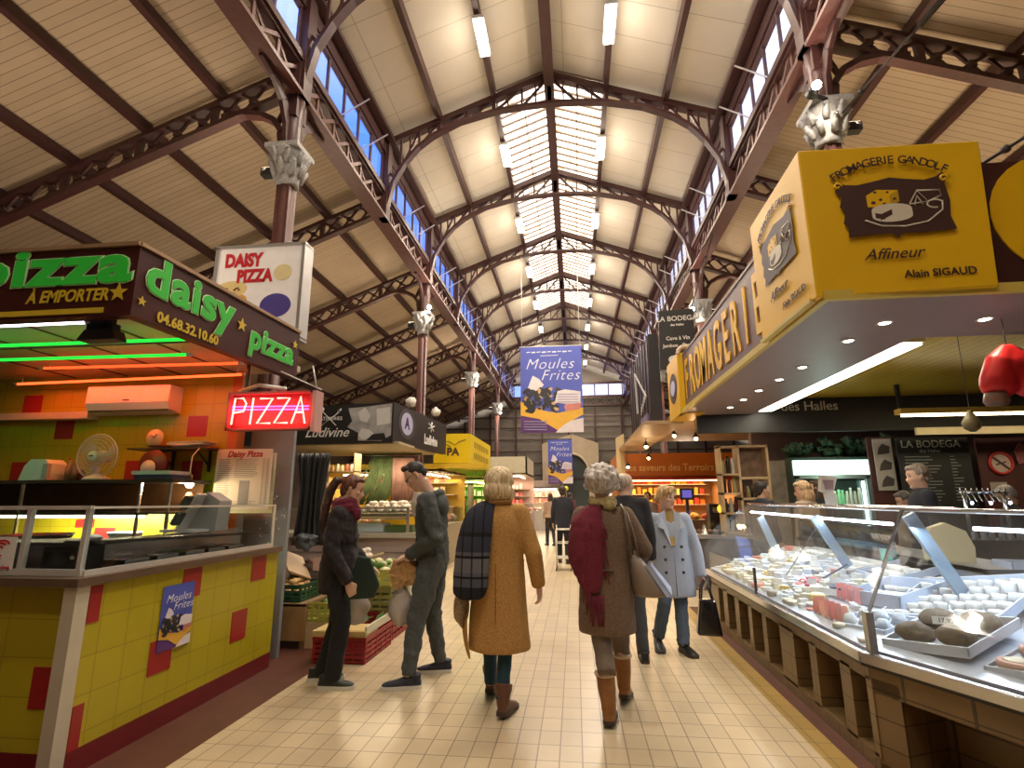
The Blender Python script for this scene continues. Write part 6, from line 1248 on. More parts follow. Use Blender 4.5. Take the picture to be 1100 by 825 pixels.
# stone arch at the far end
t = thing('stone_portal', (-.1,28.9,0), 'pale stone gabled portal with a dark arched doorway at the far end', 'portal'); sm = M('stone_warm',(.46,.36,.25),.85,0,.12,3)
arc = [(.85*math.cos(PI*i/16),2.55+1.25*math.sin(PI*i/16)) for i in range(17)]
outl = [(-1.7,0),(-1.7,4.35),(-.1,4.85),(1.3,4.35),(1.3,0)]+[(.75,0)]+[(-.1+u,v) for u,v in arc]+[(-.95,0)]
b = MB(); 
b.box(-1.7,-.95,28.85,29.2,0,4.2); b.box(.75,1.3,28.85,29.2,0,4.2); b.add([],[]); n=len(arc)
top = [(-1.7,4.2),(-1.7,4.35),(-.1,4.85),(1.3,4.35),(1.3,4.2)]
V = [(-.1+u,28.85,v) for u,v in arc]; 
for i in range(n-1):
    u0,v0 = arc[i]; u1,v1 = arc[i+1]; b.add([(-.1+u0,28.85,v0),(-.1+u1,28.85,v1),(-.1+u1,28.85,4.25),(-.1+u0,28.85,4.25)],[(0,1,2,3)]); b.add([(-.1+u0,28.85,v0),(-.1+u1,28.85,v1),(-.1+u1,29.2,v1),(-.1+u0,29.2,v0)],[(0,1,2,3)])
b.prism([(-1.7,4.2),(1.3,4.2),(1.3,4.35),(-.1,4.85),(-1.7,4.35)], lambda u,v,w:(u,28.84+w,v), .3); b.build('stone_frame', sm, t)
b = MB(); b.tube([(-.1+u*1.06,28.83,v+.0) for u,v in arc],.06,6); b.build('arch_moulding', M('stone_pale',(.55,.45,.32),.85), t)
b = MB(); b.box(-.96,.76,29.1,29.15,0,3.85); b.build('door_leaf', M('door_dark',(.03,.04,.035),.5), t); b = MB(); b.box(-.13,-.07,29.05,29.1,0,3.8); b.beam((-.9,29.06,2.5),(.7,29.06,2.5),.05,.06); b.build('door_bars', iron, t)
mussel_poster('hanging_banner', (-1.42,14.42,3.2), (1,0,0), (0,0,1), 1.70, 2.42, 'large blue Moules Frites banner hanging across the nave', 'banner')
t = thing('banner_rope', (-1.3,14.45,5.6), 'pair of thin ropes holding the large blue banner', 'rope'); b = MB(); 
for x in (-1.38,.24): b.tube([(x,14.43,5.6),(x,14.48,zarch(x))],.008,5)
b.tube([(-1.45,14.43,5.63),(.3,14.43,5.63)],.015,6); b.build('rope', white, t)
mussel_poster('hanging_banner', (-1.2,25.0,2.13), (1,0,0), (0,0,1), 1.12, 2.02, 'smaller far blue Moules Frites banner in front of the stone portal', 'banner')
t = thing('banner_pole', (-.65,25.05,4.2), 'thin pole and wires above the smaller far banner', 'pole'); b = MB(); b.tube([(-1.2,25.03,4.17),(-.08,25.03,4.17)],.02,6); b.tube([(-1.15,25.03,4.17),(-1.15,25.03,7.5)],.006,4); b.tube([(-.12,25.03,4.17),(-.12,25.03,8.4)],.006,4); b.build('rod', dark, t)
# high chair / trolley frame in the aisle
t = thing('metal_trolley', (-.25,11.6,0), 'tall metal trolley frame standing in the aisle behind the camel coat', 'trolley')
b = MB()
for x in (-.42,-.12):
    for y in (11.5,11.9): b.tube([(x,y,.06),(x,y,.82 if y < 11.6 else .9)],.012,6)
for z in (.25,.55,.82): b.tube([(-.42,11.5,z),(-.12,11.5,z),(-.12,11.9,z),(-.42,11.9,z),(-.42,11.5,z)],.01,6)
b.build('frame', alu, t); b = MB()
for x in (-.42,-.12):
    for y in (11.5,11.9): b.lathe([(.03,-.012),(.03,.012)],(x,y,.03),12,axis='X')
b.build('wheel', dark, t); MB().box(-.42,-.12,11.5,11.9,.25,.27).build('shelf', alu, t)
# small bright spot lamps on the columns
for i,(x,y,z,lab) in enumerate(((2.60,5.2,5.62,'bright twin spotlight fixed to the nearest right column'),(-3.2,11.4,5.75,'bright spotlight on the second column of the left row'),(-3.2,17.4,5.2,'bright spotlight on the third column of the left row'),(2.6,11.3,5.4,'bright spotlight on the second column of the right row'),(2.6,17.3,5.0,'bright spotlight on the third column of the right row'),(-3.2,23.4,5.2,'bright spotlight on the fourth column of the left row'))):
    t = thing('spotlight', (x,y,z), lab, 'spotlight'); b = MB(); b.lathe([(.03,-.12),(.07,0),(.06,0)],(x,y,z),12,axis='Y'); b.build('body', dark, t); MB().ball((x,y-.13,z),.045).build('bulb', emis('column_spot',(1,.97,.9),45), t); MB().beam((x,y,z),(x+(.2 if x>0 else -.2),y+.1,z),.03,.03).build('arm', dark, t)
    spot('column_spot', (x,y-.2,z-.05), SPOTC_E, (1,.88,.7), 2.4, (math.radians(35),0,0))
    q = area('nave_ceiling_fill', (x+(-.35 if x > 0 else .35),y-.15,z+.1), .2, CEIL_FILL_E, (1,.88,.72), (0,0,0)); q.rotation_euler = (Vector((XC*1.0-x*.35,1.5,3.4))*-1).to_track_quat('Z','Y').to_euler()  # added fill beside the spotlight, aimed up to brighten the nave ceiling evenly
# pendant lamps of the bar and far stalls
for i,(x,y,z) in enumerate(((1.70,12.6,2.35),(2.3,10.4,2.55),(2.05,11.2,2.70),(1.5,11.4,2.5),(2.75,9.3,2.66),(1.3,13.4,2.2))):
    t = thing('pendant_lamp', (x,y,z), 'small warm pendant lamp hanging before the orange stall, %s'%('nearest the aisle','above the till screen','upper middle one','left of the middle','beside the wine rack','lowest one')[i], 'lamp', 'warm pendants of the bar'); MB().ball((x,y,z),.035).build('bulb', emis('pendant_glow',(1,.62,.25),30), t)
    b = MB(); b.lathe([(.07,-.0),(.03,.06),(.012,.1)],(x,y,z+.02),12); b.tube([(x,y,z+.1),(x,y,2.95 if x > 1.85 else 2.70)],.005,4); b.build('shade', dark, t); point('pendant',(x,y,z-.08),5,(1,.65,.35),.04)
b = MB(); b.box(1.85,7.4,9.0,14.5,2.92,3.0); b.box(1.2,1.85,9.2,14.5,2.68,2.74); tag(b.build('bar_ceiling', M('bar_ceiling_warm',(.42,.30,.18),.5,0,.2,3)), 'warm brown suspended ceiling over the bar area', 'ceiling panel')

# added fill lights on the stall roofs, put in to brighten the aisle roofs
for i,(x,y,z,lab) in enumerate(((-5.0,4.0,2.78,'on the pizza stall roof'),(-5.0,9.8,3.0,'on the pastry stall roof'),(-4.0,16.6,2.4,'on the lime green stall roof'),(4.9,6.3,2.98,'on the cheese stall canopy'),(4.6,11.5,3.0,'on the bar ceiling'),(3.2,16.0,2.64,'on the orange stall roof'))):
    t = thing('floodlight', (x,y,z), 'added low black fill floodlight lying %s, turned upwards'%lab, 'floodlight', 'added roof fill lights')
    MB().box(x-.3,x+.3,y-.3,y+.3,z,z+.05).build('body', dark, t); MB().box(x-.26,x+.26,y-.26,y+.26,z+.05,z+.055).build('glass_front', _M['fill_glow'], t)
    area('roof_fill', (x,y,z+.08), .5, ROOF_FILL_E, (1,.80,.58), (PI,0,0))
# ================================================================== people
_tx = {}
def clouds(sz):
    if sz not in _tx: t = bpy.data.textures.new('folds', 'CLOUDS'); t.noise_scale = sz; t.noise_depth = 2; _tx[sz] = t
    return _tx[sz]
def fuse(mb, name, mat, parent, vox=.012, smooth=4, folds=0, fs=.09):
    """one continuous skin grown over overlapping tapered volumes"""
    o = mb.build(name, mat, parent, world=False, smooth=True)
    r = o.modifiers.new('r','REMESH'); r.mode = 'VOXEL'; r.voxel_size = vox; r.use_smooth_shade = True
    s = o.modifiers.new('s','SMOOTH'); s.iterations = smooth; s.factor = .5
    if folds: d = o.modifiers.new('d','DISPLACE'); d.texture = clouds(fs); d.strength = folds; d.mid_level = .5; d.texture_coords = 'LOCAL'
    return o
def lerp(a,b,t): return Vector(a).lerp(Vector(b),t)
def rings(mb, rows, n=20):
    """closed loft of horizontal ellipses: (z, cx, cy, rx, ry)"""
    vs = []; fs = []
    for (z,cx,cy,rx,ry) in rows:
        for k in range(n): a = 2*PI*k/n; vs.append((cx+rx*math.cos(a), cy+ry*math.sin(a), z))
    m = len(rows)
    for i in range(m-1):
        for k in range(n): fs.append((i*n+k, i*n+(k+1)%n, (i+1)*n+(k+1)%n, (i+1)*n+k))
    fs.append(tuple(range(n-1,-1,-1))); fs.append(tuple(range((m-1)*n, m*n)))
    mb.add(vs, fs, True)
def capsule(mb, pts, rs, n=14):
    P = [Vector(p) for p in pts]; mb.tube(P, rs, n)
    for p,r in zip(P,rs): mb.ball(p, r*1.0, n=12, m=8)
def hand(mb, wrist, dirv, nrm, side, curl=.5, s=1.0, thumb=.6, spread=.08):
    """palm and five separate fingers. dirv points to the fingertips, nrm is the palm normal (fingers curl that way), side points to the thumb"""
    d = Vector(dirv).normalized(); n = Vector(nrm); n = (n-d*n.dot(d)).normalized(); sd = n.cross(d)
    if sd.dot(Vector(side)) < 0: sd = -sd
    w = Vector(wrist)
    for k in range(4):
        off = (-.030+.020*k)*s; mb.tube([w+sd*off*.6-d*.005, w+sd*off*.85+d*.045*s, w+sd*off+d*.085*s], [.015*s,.0145*s,.0115*s], 10)
    mb.tube([w-d*.03, w, w+d*.02], [.024*s,.025*s,.024*s], 12, asp=.8)
    mb.ball(w+d*.045*s, .036*s,.022*s,.036*s) if False else None
    L = [.058,.072,.078,.070]; 
    for k in range(4):
        off = (-.030+.020*k)*s; base = w+sd*off+d*.085*s; a = curl*(1.0-.08*k); q = base; dd = d+sd*(spread*(k-1.5)*.5); dd.normalize(); P = [base-dd*.012*s, base]
        for seg_,f in enumerate((.42,.32,.26)):
            ang = a*(.55+.55*seg_); d2 = dd*math.cos(ang)+n*math.sin(ang); q = q+d2*L[k]*f*s; P.append(q.copy())
        mb.tube(P, [.0095*s,.0092*s,.0085*s,.0078*s,.0062*s], 8)
        mb.ball(P[-1], .0063*s, n=8, m=6)
    b = w+sd*.022*s+d*.018*s; t1 = (sd*.8+d*.6+n*.25*thumb).normalized(); t2 = (sd*.25+d*.9+n*.45*thumb).normalized(); p1 = b+t1*.035*s; p2 = p1+t2*.032*s; p3 = p2+t2*.024*s
    mb.tube([b,p1,p2,p3],[.014*s,.0115*s,.0095*s,.0075*s],8); mb.ball(p3,.0076*s,n=8,m=6)
def head_frame(c, yaw, pitch, roll=0):
    m = Matrix.Rotation(yaw,3,'Z') @ Matrix.Rotation(pitch,3,'X') @ Matrix.Rotation(roll,3,'Y')
    return (lambda x,y,z: Vector(c)+m@Vector((x,y,z))), m
HEADR = [(-.118,.022,.078,-.03,0),(-.105,.040,.086,-.02,0),(-.08,.053,.088,.02,0),(-.05,.060,.087,.065,0),(-.02,.066,.085,.088,0),(.02,.071,.083,.10,0),(.055,.073,.083,.105,0),(.085,.067,.073,.098,0),(.108,.050,.05,.075,0),(.12,.025,.02,.04,0)]
def add_head(mb, H, s=1.0):
    n = 24; vs = []; fs = []
    for (z,w,f,b,_) in HEADR:
        for k in range(n):
            a = 2*PI*k/n; y = math.sin(a); y = y*(f if y > 0 else b); x = w*math.copysign(abs(math.cos(a))**.85, math.cos(a)); vs.append(H(x*s,y*s,z*s))
    m = len(HEADR)
    for i in range(m-1):
        for k in range(n): fs.append((i*n+k, i*n+(k+1)%n, (i+1)*n+(k+1)%n, (i+1)*n+k))
    fs.append(tuple(range(n-1,-1,-1))); fs.append(tuple(range((m-1)*n, m*n))); mb.add(vs, fs, True)
    mb.tube([H(0,.078*s,.022*s),H(0,.094*s,.0),H(0,.106*s,-.02*s),H(0,.095*s,-.032*s),H(0,.08*s,-.036*s)],[.008*s,.010*s,.0135*s,.014*s,.008*s],8)
    for sx in (-1,1):
        mb.ball(H(sx*.015*s,.088*s,-.026*s),.009*s,n=8,m=6)
        mb.tube([H(sx*.070*s,-.002*s,.028*s),H(sx*.080*s,-.014*s,.022*s),H(sx*.079*s,-.014*s,-.008*s),H(sx*.071*s,-.004*s,-.03*s)],[.009*s,.014*s,.012*s,.007*s],8)
        mb.ball(H(sx*.042*s,.062*s,-.012*s),.02*s,n=8,m=6); mb.tube([H(sx*.012*s,.083*s,.036*s),H(sx*.045*s,.074*s,.036*s)],[.009*s,.007*s],8)
    mb.ball(H(0,.083*s,-.056*s),.022*s,.012*s,.012*s,n=10,m=6); mb.ball(H(0,.078*s,-.098*s),.022*s,n=10,m=6)
def face_parts(t, H, s=1.0, brow=(.12,.07,.04), lip=(.45,.16,.13), iris=(.05,.035,.03)):
    e = MB(); 
    for sx in (-1,1): e.ball(H(sx*.030*s,.078*s,.018*s),.0095*s,.008*s,.0075*s,10,6)
    e.build('eye', M('eye_dark_%d'%int(iris[0]*1000), iris, .2), t, world=False)
    e = MB()
    for sx in (-1,1): e.tube([H(sx*.014*s,.090*s,.040*s),H(sx*.03*s,.0875*s,.046*s),H(sx*.05*s,.075*s,.040*s)],[.003*s,.0035*s,.002*s],6)
    e.build('eyebrow', M('brow_%d'%int(brow[0]*1000), brow, .8), t, world=False)
    e = MB(); e.tube([H(-.024*s,.083*s,-.060*s),H(-.010*s,.093*s,-.056*s),H(0,.094*s,-.058*s),H(.010*s,.093*s,-.056*s),H(.024*s,.083*s,-.060*s)],[.002*s,.0055*s,.006*s,.0055*s,.002*s],6)
    e.build('mouth', M('lips_%d'%int(lip[0]*1000), lip, .5), t, world=False)
def hairmat(name, c1, c2, scale=60):
    if name in _M: return _M[name]
    m = M(name, c1, .55, 0, .1, 20); n = m.node_tree.nodes; l = m.node_tree.links; b = n['Principled BSDF']
    tc = n.new('ShaderNodeTexCoord'); mp = n.new('ShaderNodeMapping'); mp.inputs['Scale'].default_value = (scale,scale,scale*.12); nz = n.new('ShaderNodeTexNoise'); nz.inputs['Scale'].default_value = 1; nz.inputs['Detail'].default_value = 3
    rp = n.new('ShaderNodeValToRGB'); rp.color_ramp.elements[0].position = .35; rp.color_ramp.elements[0].color = (*c1,1); rp.color_ramp.elements[1].position = .65; rp.color_ramp.elements[1].color = (*c2,1)
    l.new(tc.outputs['Object'], mp.inputs[0]); l.new(mp.outputs[0], nz.inputs[0]); l.new(nz.outputs[0], rp.inputs[0]); l.new(rp.outputs[0], b.inputs['Base Color'])
    bp = n.new('ShaderNodeBump'); bp.inputs['Strength'].default_value = .8; bp.inputs['Distance'].default_value = .01; l.new(nz.outputs[0], bp.inputs['Height']); l.new(bp.outputs[0], b.inputs['Normal']); return m
def fabric(name, c, var=.15, scale=160, rough=.9, bump=.3): return M(name, c, rough, 0, var, scale, bump=bump, sheen=.03)
def shoe(t, pos, ang, pitch, mat, solem, L=.27, boot=0, bootmat=None, name='shoe', lace=None, s=1.0, trim=None, knee=None):
    """pos = ankle-side heel point on the floor, ang = toe direction (0 is +y), pitch = heel raised"""
    m3 = Matrix.Rotation(ang,3,'Z') @ Matrix.Rotation(-pitch,3,'X'); piv = Vector((0,.19*s,0)) 
    Q = lambda x,y,z: Vector(pos)+Matrix.Rotation(ang,3,'Z')@(piv)+m3@(Vector((x,y,z))*1-piv)
    mb = MB(); rows = [(-.04,.022,.05),(-.025,.033,.075),(.02,.038,.095),(.06,.039,.092),(.1,.041,.078),(.15,.046,.062),(.19,.046,.054),(.222,.040,.046),(.245,.024,.036)]
    vs = []; fs = []; n = 16
    for (y,w,h) in rows:
        for k in range(n):
            a = 2*PI*k/n; z = math.sin(a); z = .018+ (h-.018)*max(z,0)**.8 if z > 0 else .018+.012*z; vs.append(Q(w*math.copysign(abs(math.cos(a))**.7,math.cos(a))*s, y*s, z*s))
    for i in range(len(rows)-1):
        for k in range(n): fs.append((i*n+k, i*n+(k+1)%n, (i+1)*n+(k+1)%n, (i+1)*n+k))
    fs.append(tuple(range(n-1,-1,-1))); fs.append(tuple(range((len(rows)-1)*n, len(rows)*n))); mb.add(vs, fs, True)
    mb.tube([Q(0,.005*s,.05*s),Q(0,.0,.1*s)],[.038*s,.04*s],12)
    if boot:
        a0 = Q(0,.0,.11*s); dd = (Vector(knee)-a0).normalized() if knee is not None else (Q(0,-.012*s,boot)-a0).normalized(); mb.tube([Q(0,.005*s,.06*s),a0,a0+dd*(boot-.11)*.5,a0+dd*(boot-.11)],[.045*s,.049*s,.060*s,.063*s],14)
    o = fuse(mb, name, mat, t, .007, 3, .004 if boot else 0, .03)
    b = MB(); out = [(w*1.06,y) for y,w,h in rows]+[(-w*1.06,y) for y,w,h in reversed(rows)]
    b.prism([(u*1.06,v*1.03) for u,v in out], lambda u,v,w: Q(u*s,v*s,w), .028*s); so = b.build('sole', solem, o, world=False); 
    if lace:
        b = MB()
        for k in range(4): y = .06+.022*k; h = .088-.011*k; b.tube([Q(-.02*s,y*s,(h-.008)*s),Q(0,y*s,h*s),Q(.02*s,y*s,(h-.008)*s)],.003,5)
        b.build('laces', lace, o, world=False)
    if trim: b = MB(); cc_ = a0+dd*(boot-.115); b.tube([cc_+Vector((.062*math.cos(k*PI/8),.062*math.sin(k*PI/8),0)) for k in range(17)],.014,8,False); b.build('fur_trim', trim, o, world=False)
    return o
skinA = M('skin', (.58,.34,.23), .5, 0, .06, 12); skinB = M('skin_pale', (.66,.42,.31), .5, 0, .06, 12)
def body(t, j, H, s=1.0, skin=None, hands=None, hs=1.0, vox=.0085):
    mb = MB(); add_head(mb, H, hs)
    nk = Vector(j['neck']); mb.tube([nk-Vector((0,.0,.06)), nk, H(0,-.02,-.06)], [.068*s,.055*s,.054*s], 14)
    pv = Vector(j['pelvis']); ch = lerp(pv, nk, .75); mb.tube([pv-Vector((0,0,.05)), pv, lerp(pv,nk,.4), ch, nk-Vector((0,0,.05))],[.10*s,.115*s,.10*s,.115*s,.07*s],16,asp=1.0)
    for sd in 'LR':
        mb.tube([lerp(nk,j['sh'+sd],.3)-Vector((0,0,.04)), j['sh'+sd]],[.05*s,.048*s],12)
        capsule(mb, [j['sh'+sd], lerp(j['sh'+sd],j['el'+sd],.5), j['el'+sd], lerp(j['el'+sd],j['wr'+sd],.4), j['wr'+sd]], [.048*s,.043*s,.036*s,.035*s,.024*s])
        capsule(mb, [j['hip'+sd], lerp(j['hip'+sd],j['kn'+sd],.5), j['kn'+sd], lerp(j['kn'+sd],j['an'+sd],.35), j['an'+sd]], [.075*s,.066*s,.048*s,.048*s,.033*s])
    if hands:
        for (w,d,nrm,side,curl,hsz) in hands: hand(mb, w, d, nrm, side, curl, hsz)
    return fuse(mb, 'body', skin or skinA, t, vox, 2)
def joints(h, **kw):
    s = h/1.7; j = dict(pelvis=(0,0,.94*s), neck=(0,-.01,1.43*s), head=(0,.01,1.585*s))
    for sd,x in (('L',-1),('R',1)):
        j['sh'+sd] = (x*.175*s,-.01,1.38*s); j['el'+sd] = (x*.225*s,-.03,1.11*s); j['wr'+sd] = (x*.235*s,.03,.87*s)
        j['hip'+sd] = (x*.085*s,0,.90*s); j['kn'+sd] = (x*.09*s,.02,.49*s); j['an'+sd] = (x*.095*s,-.01,.09*s)
    for k,v in kw.items(): j[k] = v
    return {k:Vector(v) for k,v in j.items()}
def trousers(t, j, mat, s=1, r=(.098,.088,.068,.062,.056), folds=.014, end=-.035, fs=.07, hem=0):
    mb = MB(); pv = j['pelvis']; mb.ball(pv-Vector((0,0,.0)),.155*s,.118*s,.12*s,16,10)
    for sd in 'LR':
        h_,k_,a_ = j['hip'+sd],j['kn'+sd],j['an'+sd]; e = a_+Vector((0,0,end)); capsule(mb,[h_+Vector((0,0,.0)),lerp(h_,k_,.5),k_,lerp(k_,e,.5)],[r[0]*s,r[1]*s,r[2]*s,r[3]*s]); mb.tube([lerp(k_,e,.5),e],[r[3]*s,r[4]*s],14)
    return fuse(mb, 'trousers', mat, t, .011, 4, folds, fs)
def coat(t, j, rows, mat, sleeve=(.066,.060,.054,.050,.046), name='coat', folds=.014, cuff=.0, vox=.012, s=1, fs=.12, neck=.062, collar=True):
    mb = MB(); rings(mb, rows, 24); nk = j['neck']
    if collar: mb.tube([nk-Vector((0,0,.07)),nk+Vector((0,.0,.0)),nk+Vector((0,.0,.035))],[neck*1.5,neck*1.2,neck*1.15],14)
    for sd in 'LR':
        a,b,c = j['sh'+sd],j['el'+sd],j['wr'+sd]; mb.tube([lerp(nk,a,.25)-Vector((0,0,.05)),lerp(nk,a,.7)-Vector((0,0,.02)),a],[.075*s,.072*s,sleeve[0]*s],12)
        e = lerp(b,c,1-cuff); capsule(mb,[a,lerp(a,b,.5),b,lerp(b,e,.5)],[sleeve[0]*s,sleeve[1]*s,sleeve[2]*s,sleeve[3]*s]); mb.tube([lerp(b,e,.5),e],[sleeve[3]*s,sleeve[4]*s],12)
    return fuse(mb, name, mat, t, vox, 5, folds, fs)
def drape(name, rows, mat, parent, thick=.014, sub=2, folds=0, seed=0, world=False):
    """soft cloth strip through rows of points"""
    mb = MB(); n = len(rows[0]); vs = [p for r in rows for p in r]; fs = [(i*n+k,i*n+k+1,(i+1)*n+k+1,(i+1)*n+k) for i in range(len(rows)-1) for k in range(n-1)]
    mb.add(vs,fs,True); o = mb.build(name, mat, parent, world=world); sd = o.modifiers.new('s','SOLIDIFY'); sd.thickness = thick; sd.offset = 0; ss = o.modifiers.new('u','SUBSURF'); ss.levels = ss.render_levels = sub
    if folds: d = o.modifiers.new('d','DISPLACE'); d.texture = clouds(.06); d.strength = folds; d.texture_coords = 'LOCAL'
    return o
def person(loc, rz, lab, s=1): return thing('person', loc, lab, 'person', None, rz)
jet = M('zip_black',(.01,.01,.01),.4)
# ---- A: woman in black, facing right
t = person((-1.98,4.50,0), math.radians(-82), 'woman with dark red ponytail, burgundy scarf, black jacket and trousers standing at the counter end')
h = 1.66; s = h/1.7
j = joints(h, neck=(0,.0,1.385), shL=(-.16,0,1.33), shR=(.16,0,1.33), elR=(.215,-.02,1.05), wrR=(.19,.13,.80), elL=(-.2,.02,1.06), wrL=(-.16,.20,.88), anR=(.10,.02,.09), anL=(-.09,-.12,.09), knR=(.1,.07,.47), knL=(-.09,-.01,.47))
H, hm = head_frame((0,.075,1.53), math.radians(2), math.radians(-16))
body(t, j, H, s, skinB, [((.19,.13,.80),(-.05,.35,-.9),(-.7,.0,-.2),(0,.6,.3),.9,.95),((-.16,.20,.88),(.2,.9,-.3),(.3,-.1,-.9),(.5,.5,0),.9,.95)], .93); face_parts(t, H, .93, (.12,.05,.03))
mb = MB(); mb.ball(H(0,-.025,.045),.083,.088,.088,16,12); mb.ball(H(0,.012,.085),.068,.062,.034,14,8); mb.ball(H(0,-.105,.055),.032,n=12,m=8); mb.ball(H(0,-.06,-.02),.06,.05,.07,12,8)
fuse(mb,'hair',hairmat('hair_auburn',(.06,.018,.010),(.19,.06,.03)),t,.007,2,.004,.02)
mb = MB(); mb.tube([H(0,-.10,.06),H(0,-.16,.045),H(0,-.185,-.06),H(.0,-.175,-.2),H(0,-.15,-.34),H(0,-.13,-.42)],[.022,.04,.042,.04,.034,.01],12)
fuse(mb,'ponytail',hairmat('hair_pony',(.02,.008,.006),(.07,.03,.02)),t,.007,2,.01,.03)
blackw = fabric('black_jacket',(.016,.012,.016),.2,120)
coat(t, j, [(.70,0,.0,.17,.155),(.80,0,.0,.185,.165),(.95,0,.0,.18,.15),(1.05,0,.0,.165,.135),(1.2,0,.0,.18,.13),(1.32,0,.0,.165,.11),(1.40,0,.0,.09,.08)], blackw, name='jacket', folds=.034, fs=.07, s=1.02, sleeve=(.072,.066,.062,.056,.050))
trousers(t, j, fabric('black_trousers',(.010,.010,.013),.2,100), s, (.105,.095,.076,.07,.066), .018)
b = MB(); nk = j['neck']
for k,(r,z,tt) in enumerate(((.085,.0,.035),(.08,.045,.032),(.09,-.03,.03))): b.tube([nk+Vector((r*math.cos(a*PI/8),r*math.sin(a*PI/8)+.015,z+.012*math.sin(a*PI/4))) for a in range(17)],tt,10,False)
b.ball(nk+Vector((0,.11,-.05)),.06,.05,.07,12,8); fuse(b,'scarf',fabric('scarf_burgundy',(.13,.012,.035),.25,60),t,.008,3,.008,.04)
dk_g = M('sneaker_dark',(.018,.024,.02),.6,0,.3,60); wsole = M('white_sole',(.62,.6,.55),.5)
shoe(t,(.10,-.045,0),math.radians(-4),0,dk_g,wsole,name='sneaker',lace=M('lace_green',(.15,.3,.18),.7)); shoe(t,(-.09,-.19,0),math.radians(8),0,dk_g,wsole,name='sneaker')
tb = thing('handbag', (-1.70,4.38,.75), 'dark green flat pouch held open in the hand of the woman in black', 'bag')
b = MB(); b.prism([(-.16,-.14),(.10,-.12),(.14,-.02),(.05,.19),(-.05,.20)], lambda u,v,w: (-1.72+u, 4.35+w, .80+v), .03); o = b.build('pouch', M('pouch_green',(.012,.03,.025),.45), tb); bv = o.modifiers.new('b','BEVEL'); bv.width = .012; bv.segments = 3
def plastic_bag(loc, w, h_, lab, name='plastic_bag'):
    tt = thing(name, loc, lab, 'bag'); x,y,z = loc; m = MB(); m.ball((x,y,z),w,w*.7,h_*.42,24,16,lump=.35,seed=w*90); m.tube([(x,y,z+h_*.3),(x,y,z+h_*.5),(x+.01,y,z+h_*.66)],[w*.55,w*.22,.018],10)
    g = glass('bag_film',(.92,.92,.95),.2,.42); m.build('bag', g if 0 else M('bag_plastic',(.62,.58,.56),.35,0,.1,10,trans=.35), tt); return tt
plastic_bag((-1.83,4.52,.58), .11, .34, 'thin white plastic bag hanging below the green pouch')
# ---- B: man in grey tracksuit, facing left, head bowed
t = person((-1.24,4.68,0), math.radians(97), 'man with glasses in a grey hooded tracksuit and white shirt looking into a paper bag')
h = 1.82; s = h/1.7
j = joints(h, pelvis=(0,-.02,.98), neck=(0,.04,1.50), shL=(-.19,.03,1.44), shR=(.19,.03,1.44), elL=(-.245,-.06,1.14), wrL=(-.10,.19,.985), elR=(.235,-.05,1.14), wrR=(.06,.22,.96), hipL=(-.09,-.02,.93), hipR=(.09,-.02,.93), knL=(-.15,.09,.50), anL=(-.20,.13,.10), knR=(.12,-.0,.51), anR=(.20,-.07,.10))
H, hm = head_frame((-.01,.155,1.65), math.radians(4), math.radians(-38))
body(t, j, H, s, skinB, [((-.10,.19,.985),(.25,.85,-.35),(.3,-.1,-.9),(.6,.4,.2),.9,1.0),((.06,.22,.96),(-.3,.8,-.4),(-.6,-.1,-.7),(-.5,.5,.3),.8,1.0)], 1.0); face_parts(t, H, 1.0, (.03,.02,.015))
mb = MB(); mb.ball(H(0,-.022,.05),.082,.092,.082,16,12); mb.ball(H(0,.02,.092),.07,.064,.034,14,8); mb.ball(H(0,-.07,-.01),.062,.035,.05,12,8)
fuse(mb,'hair',hairmat('hair_black',(.006,.005,.005),(.03,.022,.018)),t,.007,2,.006,.02)
g = MB()
for sx in (-1,1):
    g.tube([H(sx*.034+.027*math.cos(a*PI/8),.100-.006*abs(math.cos(a*PI/8)),.012+.020*math.sin(a*PI/8)) for a in range(17)],.0024,5,False); g.tube([H(sx*.06,.096,.018),H(sx*.078,.04,.022),H(sx*.082,-.02,.015)],.0026,5)
g.tube([H(-.008,.102,.016),H(.008,.102,.016)],.0024,5); g.build('glasses',jet,t,world=False)
hg = fabric('hoodie_grey',(.058,.068,.070),.25,90)
coat(t, j, [(.90,0,-.01,.165,.13),(.95,0,-.01,.18,.14),(1.1,0,-.0,.185,.14),(1.28,0,.01,.20,.14),(1.40,0,.02,.185,.12),(1.49,0,.035,.10,.09)], hg, name='hoodie', folds=.036, fs=.08, s=1.05, sleeve=(.078,.072,.066,.058,.050), collar=False, cuff=.04)
b = MB(); nk = Vector((0,.03,1.50)); 
b.tube([nk+Vector((.098*math.cos(a*PI/10),.088*math.sin(a*PI/10)-.01,-.03-.035*math.sin(a*PI/10))) for a in range(21)],.036,10,False); b.ball((0,-.072,1.385),.14,.07,.115,18,12); fuse(b,'hood',hg,t,.009,3,.01,.06)
b = MB(); b.tube([(0,.11,1.50),(0,.135,1.42),(0,.15,1.3)],[.06,.062,.03],14); b.ball((0,.06,1.49),.075,.07,.035,14,8); fuse(b,'white_shirt',fabric('shirt_white',(.62,.58,.54),.05,80),t,.008,3,.004)
trousers(t, j, fabric('jogging_grey',(.07,.082,.088),.2,90), s, (.104,.094,.072,.064,.052), .034, -.01)
nv = M('sneaker_navy',(.015,.018,.035),.6,0,.3,60); lc = M('lace_white',(.4,.4,.4),.7)
shoe(t,(-.20,.07,0),math.radians(6),0,nv,wsole,name='sneaker',lace=lc,s=1.08); shoe(t,(.20,-.13,0),math.radians(4),0,nv,wsole,name='sneaker',lace=lc,s=1.05)
tb = thing('paper_bag', (-1.42,4.66,.85), 'crumpled brown paper bag held by the man in grey', 'bag')
